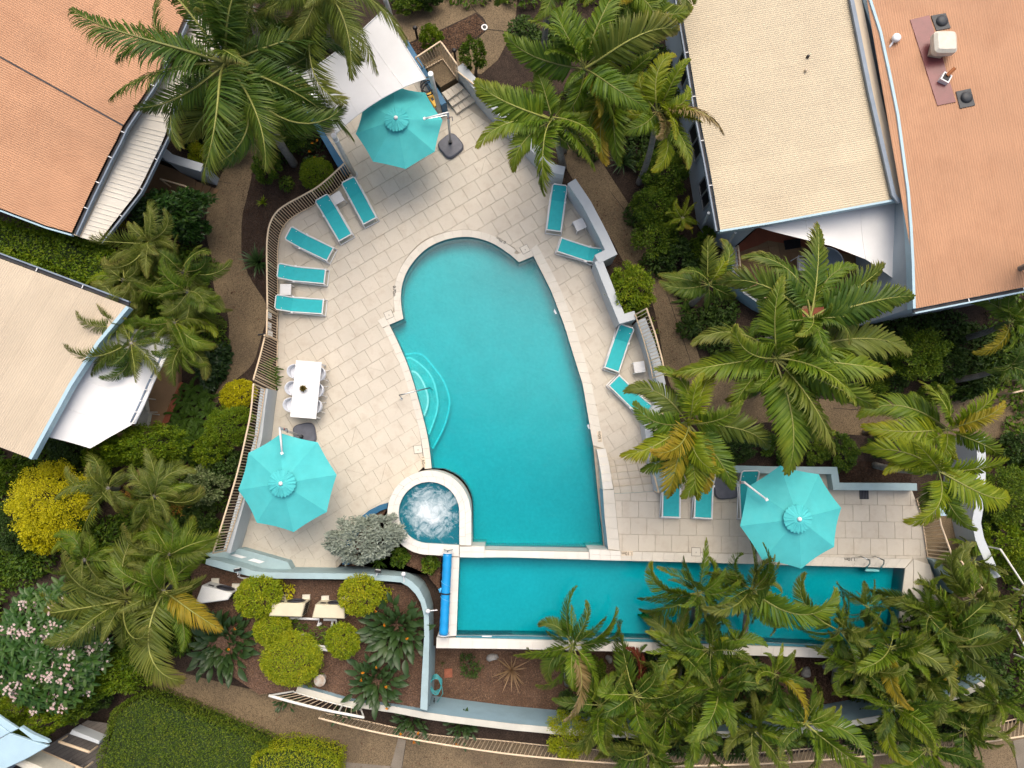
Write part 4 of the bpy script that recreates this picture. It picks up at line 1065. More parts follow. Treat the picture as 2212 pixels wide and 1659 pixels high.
ge = [w_(plL, 1, 620, 350), w_(plL, 0, 780, 1659), w_(plL, 0, 920, 1370), w_(plL, 0, 1000, 1220), w_(plL, 0, 1060, 1090), w_(plU, 0, 1160, 940), w_(plU, 0, 1330, 680), w_(plU, 0, 1480, 400), w_(plU, 0, 1610, 100)]
gutter(hs, ge, -1, 0.14, 'gutter_grey')
gutter(hs, [w_(plL, 1, -500, -20), w_(plL, 1, 0, 140), w_(plL, 1, 400, 290), w_(plL, 1, 620, 352)], -1, 0.05, 'fascia', 3)
VZ = 3.15
plV = plane3(T(0, 1200, 900, 3.45), T(1, 660, 360, 3.45), T(0, 1430, 1170, 2.95))
v_in = [(1, 640, 372), (0, 830, 1640), (0, 960, 1400), (0, 1045, 1240), (0, 1110, 1110), (0, 1210, 950), (0, 1370, 690), (0, 1520, 410), (0, 1650, 100)]
v_mid = [(1, 700, 392), (0, 890, 1640), (0, 1020, 1350), (0, 1090, 1200), (0, 1160, 1075), (0, 1260, 940), (0, 1420, 690), (0, 1570, 420), (0, 1700, 110)]
v_out = [(1, 850, 430), (0, 1190, 1655), (0, 1240, 1560), (0, 1390, 1250), (0, 1430, 1170), (0, 1480, 920), (0, 1750, 620), (0, 1880, 400), (0, 1980, 150)]
VI = [w_(plV, *q) for q in v_in]; VM = [w_(plV, *q) for q in v_mid]; VO = [w_(plV, *q) for q in v_out]
MB().add([(p.x, p.y, p.z + 0.03) for p in VI] + [(p.x, p.y, p.z + 0.01) for p in VM], [(k, len(VI) + k, len(VI) + k + 1, k + 1) for k in range(len(VI) - 1)]).obj('roof_flashing', 'roof_beige', hs, smooth=True)
LM = resample(VM, 0.335); LO = resample(VO, sum((b - a).length for a, b in zip(VO, VO[1:])) / (len(LM) - 1))
for k in range(min(len(LM), len(LO)) - 1):
    a, b, c, d = LM[k], LO[k], LO[k + 1], LM[k + 1]
    h = Vector((0, 0, 0.035)); e = (d - a).normalized() * 0.018
    mm = (a + d) / 2; nn_ = (b + c) / 2
    sh = MB().add([a, b, c, d], [(0, 1, 2, 3)])
    for p_, q_ in ((a, b), (mm, nn_)):
        if k % 9 == 4 and p_ is mm: continue
        sh.bar(p_ + Vector((0, 0, 0.012)), q_ + Vector((0, 0, 0.006)), 0.014, 0.03)
    sh.obj('roof_sheet', 'roof_white', hs)
gutter(hs, VO, -1, 0.09, 'gutter_grey', 1.2)
MB().prism(xy([T(0, -500, -700, 0), T(0, 1300, -200, 0), T(0, 1180, 300, 0), T(0, 930, 900, 0), T(0, 560, 1659, 0), T(1, 420, 200, 0), T(1, -500, -100, 0)]), GZ, 3.3).obj('wall', 'house_wall', hs)
MB().prism(xy(TS('0 1180 1659 1330 1400 1500 1460 1690 1560 1680 1640 1560 1700|1 1550 30 1250 60')), GZ, 0.05).obj('porch', 'tan_tile', kind='structure')
for k in range(3):
    MB().prism(xy(TS(f'0 {1690 + 60*k} {1560 + 18*k} {1745 + 60*k} {1580 + 18*k} {1700 + 60*k} 1690 {1640 + 60*k} 1680')), GZ, 0.0 - 0.09 * (k + 1)).obj('porch_step', 'tan_tile', kind='structure')
# south-west house
hw = thing('house', 'house with a pale beige corrugated roof and a white awning', 'house')
plW = plane3(T(1, 0, 575, 4.2), T(1, 1100, 985, 3.7), T(2, 260, 635, 3.6))
wp = [w_(plW, 1, -500, 390), w_(plW, 1, 0, 575), w_(plW, 1, 780, 865), w_(plW, 1, 1095, 985), w_(plW, 1, 840, 1290), w_(plW, 1, 600, 1655), w_(plW, 2, 250, 638), w_(plW, 2, 0, 545), w_(plW, 2, -500, 360)]
corr_roof(hw, wp, plW, dirw(w_(plW, 1, 170, 1655), w_(plW, 1, 620, 900)), 'roof_beige')
gutter(hw, [w_(plW, 1, -500, 380), w_(plW, 1, 0, 570), w_(plW, 1, 780, 860), w_(plW, 1, 1095, 980)], 1, 0.12, 'gutter_grey', 1.5)
edge_strip(hw, 'fascia', [w_(plW, 2, 250, 638), w_(plW, 1, 600, 1655), w_(plW, 1, 840, 1290), w_(plW, 1, 1095, 985)], 0.12, -0.25, 0.03, 'fascia', -1)
MB().prism(xy([T(1, -500, 600), T(1, 700, 1020), T(1, 480, 1400), T(2, 180, 350), T(2, -500, 100)]), GZ, 3.2).obj('wall', 'house_wall', hw)
aw_t = [T(*q, 3.2) for q in ((1, 1000, 1150), (1, 900, 1260), (1, 770, 1420), (1, 600, 1655), (2, 480, 200), (2, 375, 448))]
aw_o = [T(*q, 2.7) for q in ((1, 1520, 1240), (1, 1460, 1350), (1, 1385, 1500), (1, 1310, 1655), (2, 1240, 170), (2, 1160, 340))]
aw_b = [T(*q, 2.65) for q in ((1, 1520, 1240), (1, 1460, 1350), (1, 1385, 1500), (2, 1180, 190), (2, 960, 400), (2, 780, 560))]
aw = MB(); N1, N2 = 16, 14
At = resample(aw_t, 0.3)
def along(ps, t):
    L = [0]
    for a, b in zip(ps, ps[1:]): L.append(L[-1] + (b - a).length)
    s = t * L[-1]
    for k in range(len(ps) - 1):
        if s <= L[k + 1] + 1e-9: return ps[k].lerp(ps[k + 1], (s - L[k]) / max(1e-9, L[k + 1] - L[k]))
    return ps[-1]
aw_edge = [T(*q, 2.68) for q in ((1, 1520, 1240), (1, 1460, 1350), (1, 1385, 1500), (1, 1310, 1655), (2, 1160, 340), (2, 1000, 430), (2, 780, 556))]
aw_edge[4:] = [T(2, 1160, 340, 2.68), T(2, 980, 440, 2.75), T(2, 780, 556, 2.8)]
aw_top = aw_t
vs, fs = [], []
for i in range(N1 + 1):
    for j in range(N2 + 1):
        p = along(aw_top, i / N1).lerp(along(aw_edge, i / N1), j / N2)
        if i / N1 > 0.72:
            pass
        z = -0.12 * sin(pi * j / N2) + 0.012 * sin(i * 2.4) * (j / N2)
        vs.append((p.x, p.y, p.z + z))
for i in range(N1):
    for j in range(N2):
        a = i * (N2 + 1) + j
        fs.append((a, a + 1, a + N2 + 2, a + N2 + 1))
aw = thing('awning', 'white stretched awning below the beige roof over a tan terrace', 'awning')
MB().add(vs, fs).obj('cloth', 'sail', aw, smooth=True)
for i in (4, 8, 12):
    MB().tube([Vector(vs[i * (N2 + 1) + j]) + Vector((0, 0, .004)) for j in range(N2 + 1)], 0.012, 4).obj('seam', 'sail', aw)
er_ = [T(*q, 2.72) for q in ((1, 1530, 1245), (1, 1462, 1352), (1, 1388, 1502), (1, 1312, 1659), (2, 1240, 170), (2, 1160, 342))]
MB().tube([p + Vector((0.02, 0, 0)) for p in er_], 0.045, 8).obj('front_rail', 'white', aw, smooth=True)
MB().tube([p + Vector((-0.14, 0.02, -0.02)) for p in er_], 0.035, 8).obj('back_rail', 'gutter_grey', aw, smooth=True)
for a in resample(er_, 0.42): MB().bar(a + Vector((0.03, 0, 0)), a + Vector((-0.16, 0.02, 0)), 0.03, 0.03).obj('rail_clip', 'white', aw)
for q in ((1, 1300, 1640), (2, 1140, 345)):
    p = T(*q, 0); MB().tube([(p.x, p.y, GZ), (p.x, p.y, 2.7)], 0.05).obj('post', 'white', aw)
terr = xy(TS('1 1290 1400 1540 1400 1540 1655|2 1600 0 1500 220 1440 370 1100 480 760 600 640 540 900 200'))
tt = MB().prism(terr, GZ, 0.0).obj('terrace', 'tan_tile', kind='structure')
edge_strip(tt, 'edge_tiles', [p for p in TS('2 1600 0 1500 220 1440 370', 0.0)], 0.22, -0.2, 0.012, 'red_tile', -1)
edge_strip(tt, 'edge_tiles', [p for p in TS('2 1100 480 760 600 560 500', 0.0)], 0.25, -0.2, 0.012, 'red_tile', -1)
# north-east house
he = thing('house', 'big house with a cream corrugated roof joined to an orange one', 'house')
plC = plane3(T(21, 1800, 330, 3.5), T(20, 1440, 0, 3.5), T(31, 1200, 40, 3.95))
cpoly = [w_(plC, *q) for q in ((21, 1800, 328), (21, 1745, 0), (20, 1700, 1400), (20, 1600, 900), (20, 1520, 400), (20, 1450, 0), (20, 1410, -300), (30, 760, -300), (30, 800, 30), (30, 960, 790), (30, 1160, 1659), (31, 1195, 40), (31, 0, 262))]
corr_roof(he, cpoly, plC, dirw(w_(plC, 21, 1800, 330), w_(plC, 31, 1200, 40)), 'roof_cream')
gutter(he, [w_(plC, *q) for q in ((21, 1800, 330), (21, 1742, 0), (20, 1695, 1400), (20, 1597, 900), (20, 1517, 400), (20, 1447, 0), (20, 1410, -300))], 1, 0.10, 'gutter_grey', 1.6)
edge_strip(he, 'fascia', [w_(plC, 21, 1795, 330), w_(plC, 31, 0, 264), w_(plC, 31, 1200, 42)], 0.07, -0.25, 0.03, 'fascia', -1)
plT = plane3(T(31, 1270, 1010, 4.3), T(30, 890, 0, 4.3), T(31, 2212, 820, 4.8))
tpl = [(30, 800, -300), (30, 890, 0), (30, 980, 280), (30, 1060, 650), (30, 1130, 1000), (30, 1218, 1655), (31, 1242, 300), (31, 1258, 600), (31, 1270, 1008), (31, 2212, 822), (31, 2700, 730), (30, 2700, -300)]
corr_roof(he, [w_(plT, *q) for q in tpl], plT, dirw(w_(plT, 30, 1440, 1000), w_(plT, 30, 1560, 1659)), 'terracotta')
gutter(he, [w_(plT, *q) for q in ((31, 1268, 1010), (31, 2212, 824), (31, 2700, 730))], -1, 0.11, 'fascia', 1.8)
lf = [w_(plT, *q) for q in tpl[:9]]
edge_strip(he, 'barge_board', lf, 0.09, -0.3, 0.05, 'fascia', -1)
wl = [T(*q, 4.0) for q in ((30, 790, -300), (30, 862, 0), (30, 945, 290), (30, 1030, 650), (30, 1095, 1000), (30, 1192, 1655), (31, 1212, 300), (31, 1225, 700), (31, 1240, 1000))]
MB().prism(xy(wl) + xy([T(31, 2700, 720, 4.0), T(30, 2700, -300, 4.0)]), GZ, lambda x, y: 4.12).obj('wall', 'house_wall', he)
fl = [w_(plC, *q) for q in ((30, 770, -300), (30, 805, 0), (30, 962, 780), (30, 1162, 1655), (31, 1200, 42))]
edge_strip(he, 'flashing', fl, 0.34, 0.02, 0.035, 'roof_beige', -1)
fl2 = [Vector((q[0], q[1], p.z + 0.05)) for q, p in zip(offset_line(fl, -0.33), fl)]
edge_strip(he, 'box_gutter', fl2, 0.14, 0.0, 0.10, 'gutter_grey', -1)
wp_ = [T(*q, GZ) for q in ((20, 1250, -300), (20, 1330, 400), (20, 1440, 1000), (20, 1545, 1600), (21, 1600, 280), (21, 1690, 420), (21, 1870, 520), (21, 2080, 330), (31, 300, 250), (31, 900, 120))]
MB().prism(xy(wp_) + xy([T(31, 1150, 60, GZ), T(30, 700, -300, GZ)]), GZ, 3.3).obj('wall', 'house_wall', he)
for a, b in (((20, 1480, 1250), (20, 1530, 1500)), ((20, 1562, 1690), (21, 1598, 240)), ((20, 1380, 700), (20, 1420, 900))):
    p, q = T(*a, GZ) + Vector((-0.05, 0, 0)), T(*b, GZ) + Vector((-0.05, 0, 0))
    f = MB()
    for z in (0.9, 2.3): f.bar(Vector((p.x, p.y, z)), Vector((q.x, q.y, z)), 0.08, 0.06)
    for t in (0, 0.5, 1): c = p.lerp(q, t); f.bar(Vector((c.x, c.y, 0.9)), Vector((c.x, c.y, 2.3)), 0.06, 0.08)
    fo = f.obj('window', 'alu', he)
    MB().add([(p.x - .01, p.y, .9), (q.x - .01, q.y, .9), (q.x - .01, q.y, 2.3), (p.x - .01, p.y, 2.3)], [(0, 1, 2, 3)]).obj('pane', 'black', fo)
for a, b in (((21, 1640, 310), (21, 1700, 180)), ((21, 1850, 470), (21, 1930, 350))):
    MB().tube([T(*a, 0.0), T(*b, 3.2)], 0.05).obj('downpipe', 'wall_grey', he)
mar = [w_(plT, *q) for q in ((30, 1225, 175), (30, 1390, 135), (30, 1620, 883), (30, 1460, 915))]
MB().prism(xy(mar), lambda x, y: plT(x, y) - 0.02, lambda x, y: plT(x, y) + 0.03).obj('roof_patch', 'maroon', he)
for k, qs in enumerate((((1405, 140), (1530, 118), (1575, 245), (1450, 268)), ((1620, 795), (1745, 768), (1785, 912), (1655, 940)))):
    ps = [w_(plT, 30, *q) for q in qs]
    v = MB().prism(xy(ps), lambda x, y: plT(x, y) - 0.02, lambda x, y: plT(x, y) + 0.035)
    c = sum(ps, Vector()) / 4
    o = v.obj('vent_flashing', 'lead', he)
    MB().lathe([(0.20, 0), (0.19, 0.05), (0.14, 0.09), (0.06, 0.11), (0.01, 0.115)], 16, (c.x + .04, c.y + .03, c.z + 0.02)).obj('vent_dome', 'lead', o, smooth=True)
ct = w_(plT, 30, 1440, 450)
cw = MB().box((ct.x, ct.y, ct.z + 0.15), (0.42, 0.42, 0.3), rad(-15)).obj('cowl_base', 'roof_beige', he)
MB().prism([(ct.x + 0.06 + 0.38 * sx * abs(cos(t)) ** 0.35, ct.y + 0.06 + 0.38 * sy * abs(sin(t)) ** 0.35) for t, sx, sy in [(k * pi / 12, 1 if cos(k * pi / 12) >= 0 else -1, 1 if sin(k * pi / 12) >= 0 else -1) for k in range(24)]], ct.z + 0.3, ct.z + 0.6, bev=0.09).obj('cowl', 'offwhite', cw)
fx = w_(plT, 30, 1512, 693)
fo = MB().box((fx.x, fx.y, fx.z + .1), (0.30, 0.30, 0.2), rad(-30)).obj('flue', 'white', he)
MB().box((fx.x, fx.y, fx.z + .20), (0.22, 0.22, 0.012), rad(-30)).obj('flue_opening', 'black', fo)
MB().tube([fx + Vector((0.02, 0.05, 0.2)), fx + Vector((0.20, 0.24, 0.35))], 0.06).obj('flue_pipe', 'copper', fo)
aq = w_(plC, 30, 990, 480) + Vector((0, 0, .25))
an = thing('antenna', 'small white antenna clamped to the grey strip between both roofs', 'antenna', aq)
MB().tube([(0, 0, 0), (0.05, 0.1, 0.15), (0.16, 0.28, 0.25)], 0.035).obj('stem', 'white', an)
MB().lathe([(0.0, 0), (0.14, 0.02), (0.15, 0.14), (0.10, 0.18)], 14, (0.20, 0.32, 0.2)).obj('dome', 'white', an, smooth=True)
MB().tube([(0, 0, 0), (-0.12, -0.15, .05), (-0.05, -0.3, .02), (0.1, -0.25, .02)], 0.018).obj('cable', 'black', an)
for q, lb in (((340, 495), 'small black pipe cap on the cream roof, nearer the top edge'), ((320, 615), 'small cream pipe cap on the cream roof, below a black one')):
    c = w_(plC, 30, *q)
    o = MB().lathe([(0.05, 0), (0.05, 0.10), (0.03, 0.12)], 12).obj('pipe_cap', 'black' if q[0] == 340 else 'roof_beige', loc=c, label=lb, cat='pipe')
# white triangular sail and terrace of that house
sc = {'a': T(31, 1172, 58, 3.3), 'b': T(31, 1192, 828, 2.9), 'c': T(21, 2080, 290, 3.3)}
tri = thing('shade_sail', 'white triangular sail stretched below the cream roof over a terrace', 'shade sail')
vs, fs = [], []; N = 14
right_c = [sc['a'], T(31, 1160, 420, 3.05), sc['b']]
hyp = [sc['b'], T(31, 870, 592, 2.9), T(31, 560, 470, 2.95), T(31, 0, 332, 3.15), sc['c']]
for i in range(N + 1):
    for j in range(N + 1):
        t = j / N
        p = along([sc['a'], T(31, 0, 262, 3.3), sc['c']], i / N).lerp(along(right_c[:] if i == 0 else [along([sc['a'], T(31, 0, 262, 3.3), sc['c']], i / N), along(hyp, i / N)], 1.0), t) if i else along(right_c, t)
        vs.append((p.x, p.y, p.z - 0.10 * sin(pi * t) * sin(pi * i / N)))
for i in range(N):
    for j in range(N):
        a = i * (N + 1) + j
        fs.append((a, a + N + 1, a + N + 2, a + 1))
MB().add(vs, fs).obj('cloth', 'sail', tri, smooth=True)
for i in (4, 9):
    MB().tube([Vector(vs[i * (N + 1) + j]) + Vector((0, 0, .004)) for j in range(N + 1)], 0.012, 4).obj('seam', 'sail', tri)
MB().tube([sc['b'], sc['b'] + Vector((0.12, -0.14, 0.02))], 0.02).obj('shackle', 'steel', tri)
ter = TS('21 1910 500 1935 740 2010 850 2150 940|31 250 1080 700 1080 1200 960 1230 700 1150 60 0 200|21 2100 330', 0.3)
tr2 = MB().prism(xy(ter), GZ, 0.285).obj('terrace', 'red_tile', kind='structure')
tq = Pieces(tr2, 'floor_tile', 'tan_tile', z=0.3, th=0.02, bev=0.004)
tin = xy(TS('21 1960 520 1980 740 2040 830 2160 905|31 250 1020 860 930 830 560 0 420|21 2130 460', 0.3))
dd = (T(31, 1200, 40, .3) - T(21, 1800, 330, .3)); dd = Vector(dd[:2]).normalized(); ee = Vector((dd.y, -dd.x)); oo = T(31, 300, 600, .3)
for i in range(-16, 16):
    for k in range(-12, 12):
        c = Vector(oo[:2]) + dd * (i + .5) * 0.4 + ee * (k + .5) * 0.4
        q = [(c + dd * a * .196 + ee * b * .196) for a, b in ((-1, 1), (1, 1), (1, -1), (-1, -1))]
        q = [(p.x, p.y) for p in q]
        if area(q) < 0: q = q[::-1]
        r_ = clip_convex(tin, q)
        if len(r_) > 2: tq.add(r_)
tq.build()
tw = TS('21 1905 500 1930 745 2005 860 2140 950|31 120 1040 250 1090', 0.3)
wall('terrace_wall', 'low curved pale blue wall round the tiled terrace beside the palms', tw, 0.22, GZ, 0.75, 'wall_blue', -1, 'wall_grey')
t2 = up(TS('21 1915 500 1940 745 2010 850 2150 945', 0.75), 0)
fence('balustrade', 'cream rail on the curved terrace wall under the white triangular sail', t2, up(t2, 0.55), gap=0.14)
o = MB().prism(xy(TS('31 135 420 275 400 285 480 150 500', 0.31)), 0.3, 0.33, bev=0.005).obj('door_mat', 'black', label='black mat on the tiled terrace under the white triangular sail', cat='mat')
# bottom-left corner house
hb = thing('house', 'house corner with flat blue grey roof panels under the flowering tree', 'house')
BL = lambda x, y, z: P(x * 432 / 1269 / 1.8228, (2700 + y * 432 / 1269) / 1.8228, z)
for q in (((-200, 300), (110, 545), (-200, 720)), ((-200, 735), (108, 552), (365, 640), (560, 700), (300, 850), (-200, 1080)), ((-200, 200), (0, 360), (210, 500), (120, 545), (-200, 300))):
    MB().prism(xy([BL(x, y, 2.8) for x, y in q]), 2.7, lambda x, y: 2.8, bev=0.02).obj('roof_panel', 'fascia', hb)
MB().prism(xy([BL(x, y, 2.8) for x, y in ((210, 505), (380, 640), (560, 670), (540, 640), (360, 560), (230, 480))]), 2.62, 2.76).obj('roof_panel', 'fascia', hb)
MB().prism(xy([BL(x, y, 0) for x, y in ((-300, 200), (0, 420), (250, 560), (420, 680), (200, 900), (-300, 1300))]), GZ, 2.6).obj('wall', 'house_wall', hb)
o = MB().prism(xy([BL(x, y, 2.4) for x, y in ((180, 828), (420, 930), (700, 1060), (640, 1160), (100, 890))]), 1.6, 2.4, bev=0.06).obj('cream_beam', 'offwhite', hb)
dk = flat('timber_deck', xy([BL(x, y, 0.4) for x, y in ((300, 850), (560, 690), (800, 540), (1000, 400), (1260, 440), (1260, 1200), (300, 1200))]), 0.37, 'joint')
dd = Vector((BL(900, 800, .4) - BL(1150, 650, .4))[:2]).normalized(); ee = Vector((dd.y, -dd.x)); oo = BL(900, 800, .4)
dpoly = xy([BL(x, y, 0.4) for x, y in ((300, 850), (560, 690), (800, 540), (1000, 400), (1260, 440), (1260, 1200), (300, 1200))])
for i in range(-30, 30):
    c = Vector(oo[:2]) + ee * i * 0.14
    q = [(c + dd * a * 6 + ee * b * .065) for a, b in ((-1, 1), (1, 1), (1, -1), (-1, -1))]
    q = [(p.x, p.y) for p in q]
    if area(q) < 0: q = q[::-1]
    r_ = clip_convex(dpoly, q)
    if len(r_) > 2 and abs(area(r_)) > 0.01: MB().prism(r_, 0.37, 0.4).obj('plank', 'deck_wood', dk)
b_ = [BL(545, 655, 0.9), BL(900, 810, 0.9), BL(1260, 965, 0.9)]
fence('handrail', 'thick cream handrail over the timber deck with grey chairs', b_, up(b_, 0.6), low=None, cat='handrail', rail=0.06)
b_ = [BL(780, 580, 0.6), BL(1130, 700, 0.6)]
fence('handrail', 'cream and grey rail higher on the timber deck beside the hedge', b_, up(b_, 0.5), low=None, cat='handrail', rail=0.05)
b_ = [BL(60, 930, 2.3), BL(260, 1010, 2.3)]
MB().prism(xy([BL(x, y, 0.9) for x, y in ((830, 510), (1150, 640), (1140, 680), (800, 560))]), 0.4, 0.9, bev=0.02).obj('deck_planter', 'wall_grey', label='long grey planter box at the top of the timber deck', cat='planter')
# ------------------------------------------------------------------ white sail over the barbecue corner
sl = thing('shade_sail', 'white four cornered sail stretched over the barbecue corner between grey posts', 'shade sail')
K = {'t': T(10, 1115, 70, 3.7), 'r': T(10, 1470, 680, 3.2), 'b': T(10, 690, 1160, 3.0), 'l': T(10, 385, 645, 3.4)}
mids = {'tr': T(10, 1262, 352, 3.4), 'rb': T(10, 1055, 872, 3.05), 'lb': T(10, 580, 905, 3.15), 'tl': T(10, 712, 432, 3.5)}
def qb(a, m, b, t):
    c = m * 2 - (a + b) * 0.5
    return a * (1 - t) ** 2 + c * 2 * t * (1 - t) + b * t * t
N = 22; vs = []; fs = []
for i in range(N + 1):
    for j in range(N + 1):
        u_, v_ = i / N, j / N
        c0, c1 = qb(K['l'], mids['tl'], K['t'], u_), qb(K['b'], mids['rb'], K['r'], u_)
        d0, d1 = qb(K['l'], mids['lb'], K['b'], v_), qb(K['t'], mids['tr'], K['r'], v_)
        bl_ = K['l'] * (1-u_)*(1-v_) + K['t'] * u_*(1-v_) + K['b'] * (1-u_)*v_ + K['r'] * u_*v_
        p = c0 * (1 - v_) + c1 * v_ + d0 * (1 - u_) + d1 * u_ - bl_
        vs.append((p.x, p.y, p.z - 0.25 * sin(pi * u_) * sin(pi * v_)))
for i in range(N):
    for j in range(N):
        a = i * (N + 1) + j
        fs.append((a, a + N + 1, a + N + 2, a + 1))
cl_ = MB().add(vs, fs).obj('cloth', 'sail', sl, smooth=True)
for i in (6, 12, 17):
    MB().tube([Vector(vs[i * (N + 1) + j]) + Vector((0, 0, .004)) for j in range(N + 1)], 0.011, 4).obj('seam', 'sail', sl)
for A, m_, B in (('l', 'tl', 't'), ('t', 'tr', 'r'), ('b', 'rb', 'r'), ('l', 'lb', 'b')):
    MB().tube([qb(K[A], mids[m_], K[B], t / 16) + Vector((0, 0, 0.01)) for t in range(17)], 0.018, 6).obj('edge_hem', 'white', sl, smooth=True)
for k, bq, tq, tz, lb in (('b', (850, 1510), (672, 1172), 3.35, 'grey sail post whose foot stands beside the balustrade end'), ('r', (1592, 985), (1510, 640), 3.5, 'grey sail post standing next to the yellow case'),
                          ('l', (440, 850), (292, 602), 3.6, 'grey sail post half covered by the drooping palm fronds'), ('t', (1200, 240), (1108, -30), 4.2, 'grey sail post leaning over the gravel path at the top edge')):
    b, t = T(10, *bq, 0), T(10, *tq, tz)
    ps = thing('sail_post', lb, 'post', b, group='posts of the white sail')
    MB().tube([Vector((0, 0, 0)), t - b], 0.085, 14).obj('pole', 'post', ps, smooth=True)
    MB().tube([(t - b) * 0.985, (t - b) * 1.012], 0.095, 14).obj('cap', 'white', ps)
    MB().tube([(0, 0, 0), (0, 0, 0.02)], 0.16, 12).obj('foot_plate', 'post', ps)
    MB().tube([K[k] - b, (t - b) * 0.95], 0.014, 6).obj('turnbuckle', 'steel', ps)
    if k == 'b': MB().tube([(t - b) * 0.90, (t - b) * 0.915], 0.105, 14).obj('collar', 'white', ps)
bq = thing('barbecue_counter', 'grey barbecue counter with a pale bench top half under the sail', 'counter', T(10, 560, 1000, 0))
o = bq.location
MB().prism([(p.x - o.x, p.y - o.y) for p in TS('10 480 900 560 860 700 1030 610 1080')], 0, 0.86).obj('cabinet', 'dark_plastic', bq)
MB().prism([(p.x - o.x, p.y - o.y) for p in TS('10 472 898 560 852 710 1030 612 1088')], 0.86, 0.91, bev=0.008).obj('worktop', 'offwhite', bq)
MB().prism([(p.x - o.x, p.y - o.y) for p in TS('10 520 905 565 885 620 960 580 985')], 0.91, 0.95, bev=0.006).obj('hotplate', 'steel', bq)
p = T(10, 1525, 860, 0.8); a = math.atan2(-(900 - 820), (1550 - 1500))
yb = thing('rescue_case', 'yellow rescue board hung on the blue wall by the parasol', 'rescue board', p, rad(-57))
MB().prism([(-.32, -.11), (.32, -.11), (.32, .11), (-.32, .11)], -0.04, 0.04, bev=0.03).obj('board', 'yellow', yb)
MB().box((0, 0, 0.045), (0.12, 0.10, 0.012)).obj('handle', 'black', yb)
p = T(10, 1500, 800, 0.5)
pb = thing('pool_hose', 'black hose coil between the sail and the blue wall', 'hose', p)
MB().tube([(0.28 * cos(t * .5) * (1 + .05 * sin(t)), 0.34 * sin(t * .5), 0.02 * t) for t in range(40)], 0.03, 6).obj('coil', 'black', pb, smooth=True)

# ------------------------------------------------------------------ parasols
def parasol(label, cu, cv, ru, ang, base, mast_top, arm_end, z0, nleg=8):
    zr = z0 + 2.4
    c = P(cu, cv, zr); R = m_per(ru, zr)
    bz = P(*base, z0)
    r = thing('parasol', label, 'parasol', bz, group='turquoise cantilever parasols')
    o = Vector((bz.x, bz.y, z0))
    cl = Vector((c.x - o.x, c.y - o.y, 0))
    apex, rim = 3.0, 2.4
    for k in range(8):
        a0, a1 = rad(ang + 45 * k), rad(ang + 45 * (k + 1))
        vs, fs = [], []; n, m_ = 8, 4
        for i in range(n + 1):
            t = i / n
            for j in range(m_ + 1):
                s = j / m_
                e0 = Vector((cos(a0), sin(a0), 0)); e1_ = Vector((cos(a1), sin(a1), 0))
                e = e0.lerp(e1_, s) * R * t
                z = apex + (rim - apex) * t ** 1.12 - 0.05 * sin(pi * s) * t * (1 if t < 0.95 else 0.9)
                if i == n: e *= 1 - 0.02 * sin(pi * s)
                vs.append(cl + e + Vector((0, 0, z)))
        for i in range(n):
            for j in range(m_):
                q = i * (m_ + 1) + j
                fs.append((q, q + m_ + 1, q + m_ + 2, q + 1))
        MB().add(vs, fs).obj('canopy_panel', 'teal_canvas', r, smooth=True)
        MB().bar(cl + Vector((0, 0, apex - 0.06)), cl + Vector((cos(a0) * R * .99, sin(a0) * R * .99, rim - 0.03)), 0.025, 0.03).obj('rib', 'alu', r)
    vs, fs = [(cl + Vector((0, 0, apex + 0.13)))], []
    n = 48
    for ri, (fr, dz) in enumerate(((0.09, 0.085), (0.17, 0.03), (0.235, -0.005), (0.27, -0.03))):
        for k in range(n):
            t = 2 * pi * k / n
            wv = (0.014 * sin(8 * t) + 0.02 * sin(19 * t + 1.3) + 0.012 * sin(31 * t)) * (ri + 1) / 4
            rr = R * fr * (1 + 0.05 * sin(23 * t) * (ri == 3))
            vs.append(cl + Vector((rr * cos(t), rr * sin(t), apex + dz + wv + 0.03)))
    for k in range(n): fs.append((0, 1 + k, 1 + (k + 1) % n))
    for ri in range(3):
        for k in range(n):
            j = (k + 1) % n
            fs.append((1 + ri * n + k, 1 + (ri + 1) * n + k, 1 + (ri + 1) * n + j, 1 + ri * n + j))
    MB().add(vs, fs).obj('vent_cap', 'teal_canvas', r)
    MB().lathe([(0.07, 0), (0.075, 0.03), (0.05, 0.07), (0.01, 0.085)], 14, cl + Vector((0, 0, apex + 0.13))).obj('finial', 'white', r, smooth=True)
    mt = P(*mast_top, z0 + 3.0) - o; ae = P(*arm_end, z0 + 2.95) - o
    MB().tube([(0, 0, 0.1), mt], 0.045, 12).obj('mast', 'alu', r, smooth=True)
    MB().tube([(0, 0, 0.08), (0, 0, 0.24)], 0.08, 12).obj('mast_socket', 'black', r)
    MB().tube([mt, ae], 0.032, 10).obj('arm', 'white', r, smooth=True)
    MB().box(ae, (0.09, 0.09, 0.06), 0.5).obj('arm_bracket', 'white', r)
    MB().tube([mt * 0.93, ae - Vector((0, 0, 0.06))], 0.012, 6).obj('brace', 'steel', r)
    cr = mt * 0.86
    MB().tube([cr, cr + Vector((0.14, 0.02, 0.0)), cr + Vector((0.16, -0.12, 0.0))], 0.018, 6).obj('crank', 'dark_plastic', r)
    MB().box(cr, (0.10, 0.08, 0.09)).obj('crank_clip', 'red' , r)
    return r, cl, o
def rsq(R, k=0.38, n=32):
    out = []
    for i in range(n):
        t = 2 * pi * i / n
        out.append((R * (1 if cos(t) > 0 else -1) * abs(cos(t)) ** k, R * (1 if sin(t) > 0 else -1) * abs(sin(t)) ** k))
    return out
def slab(r, c, z, Rm, rz):
    pl = [(c[0] + x * cos(rz) - y * sin(rz), c[1] + x * sin(rz) + y * cos(rz)) for x, y in rsq(Rm, 0.55)]
    MB().prism(pl, z + 0.01, z + 0.15, bev=0.045).obj('base', 'dark_plastic', r)
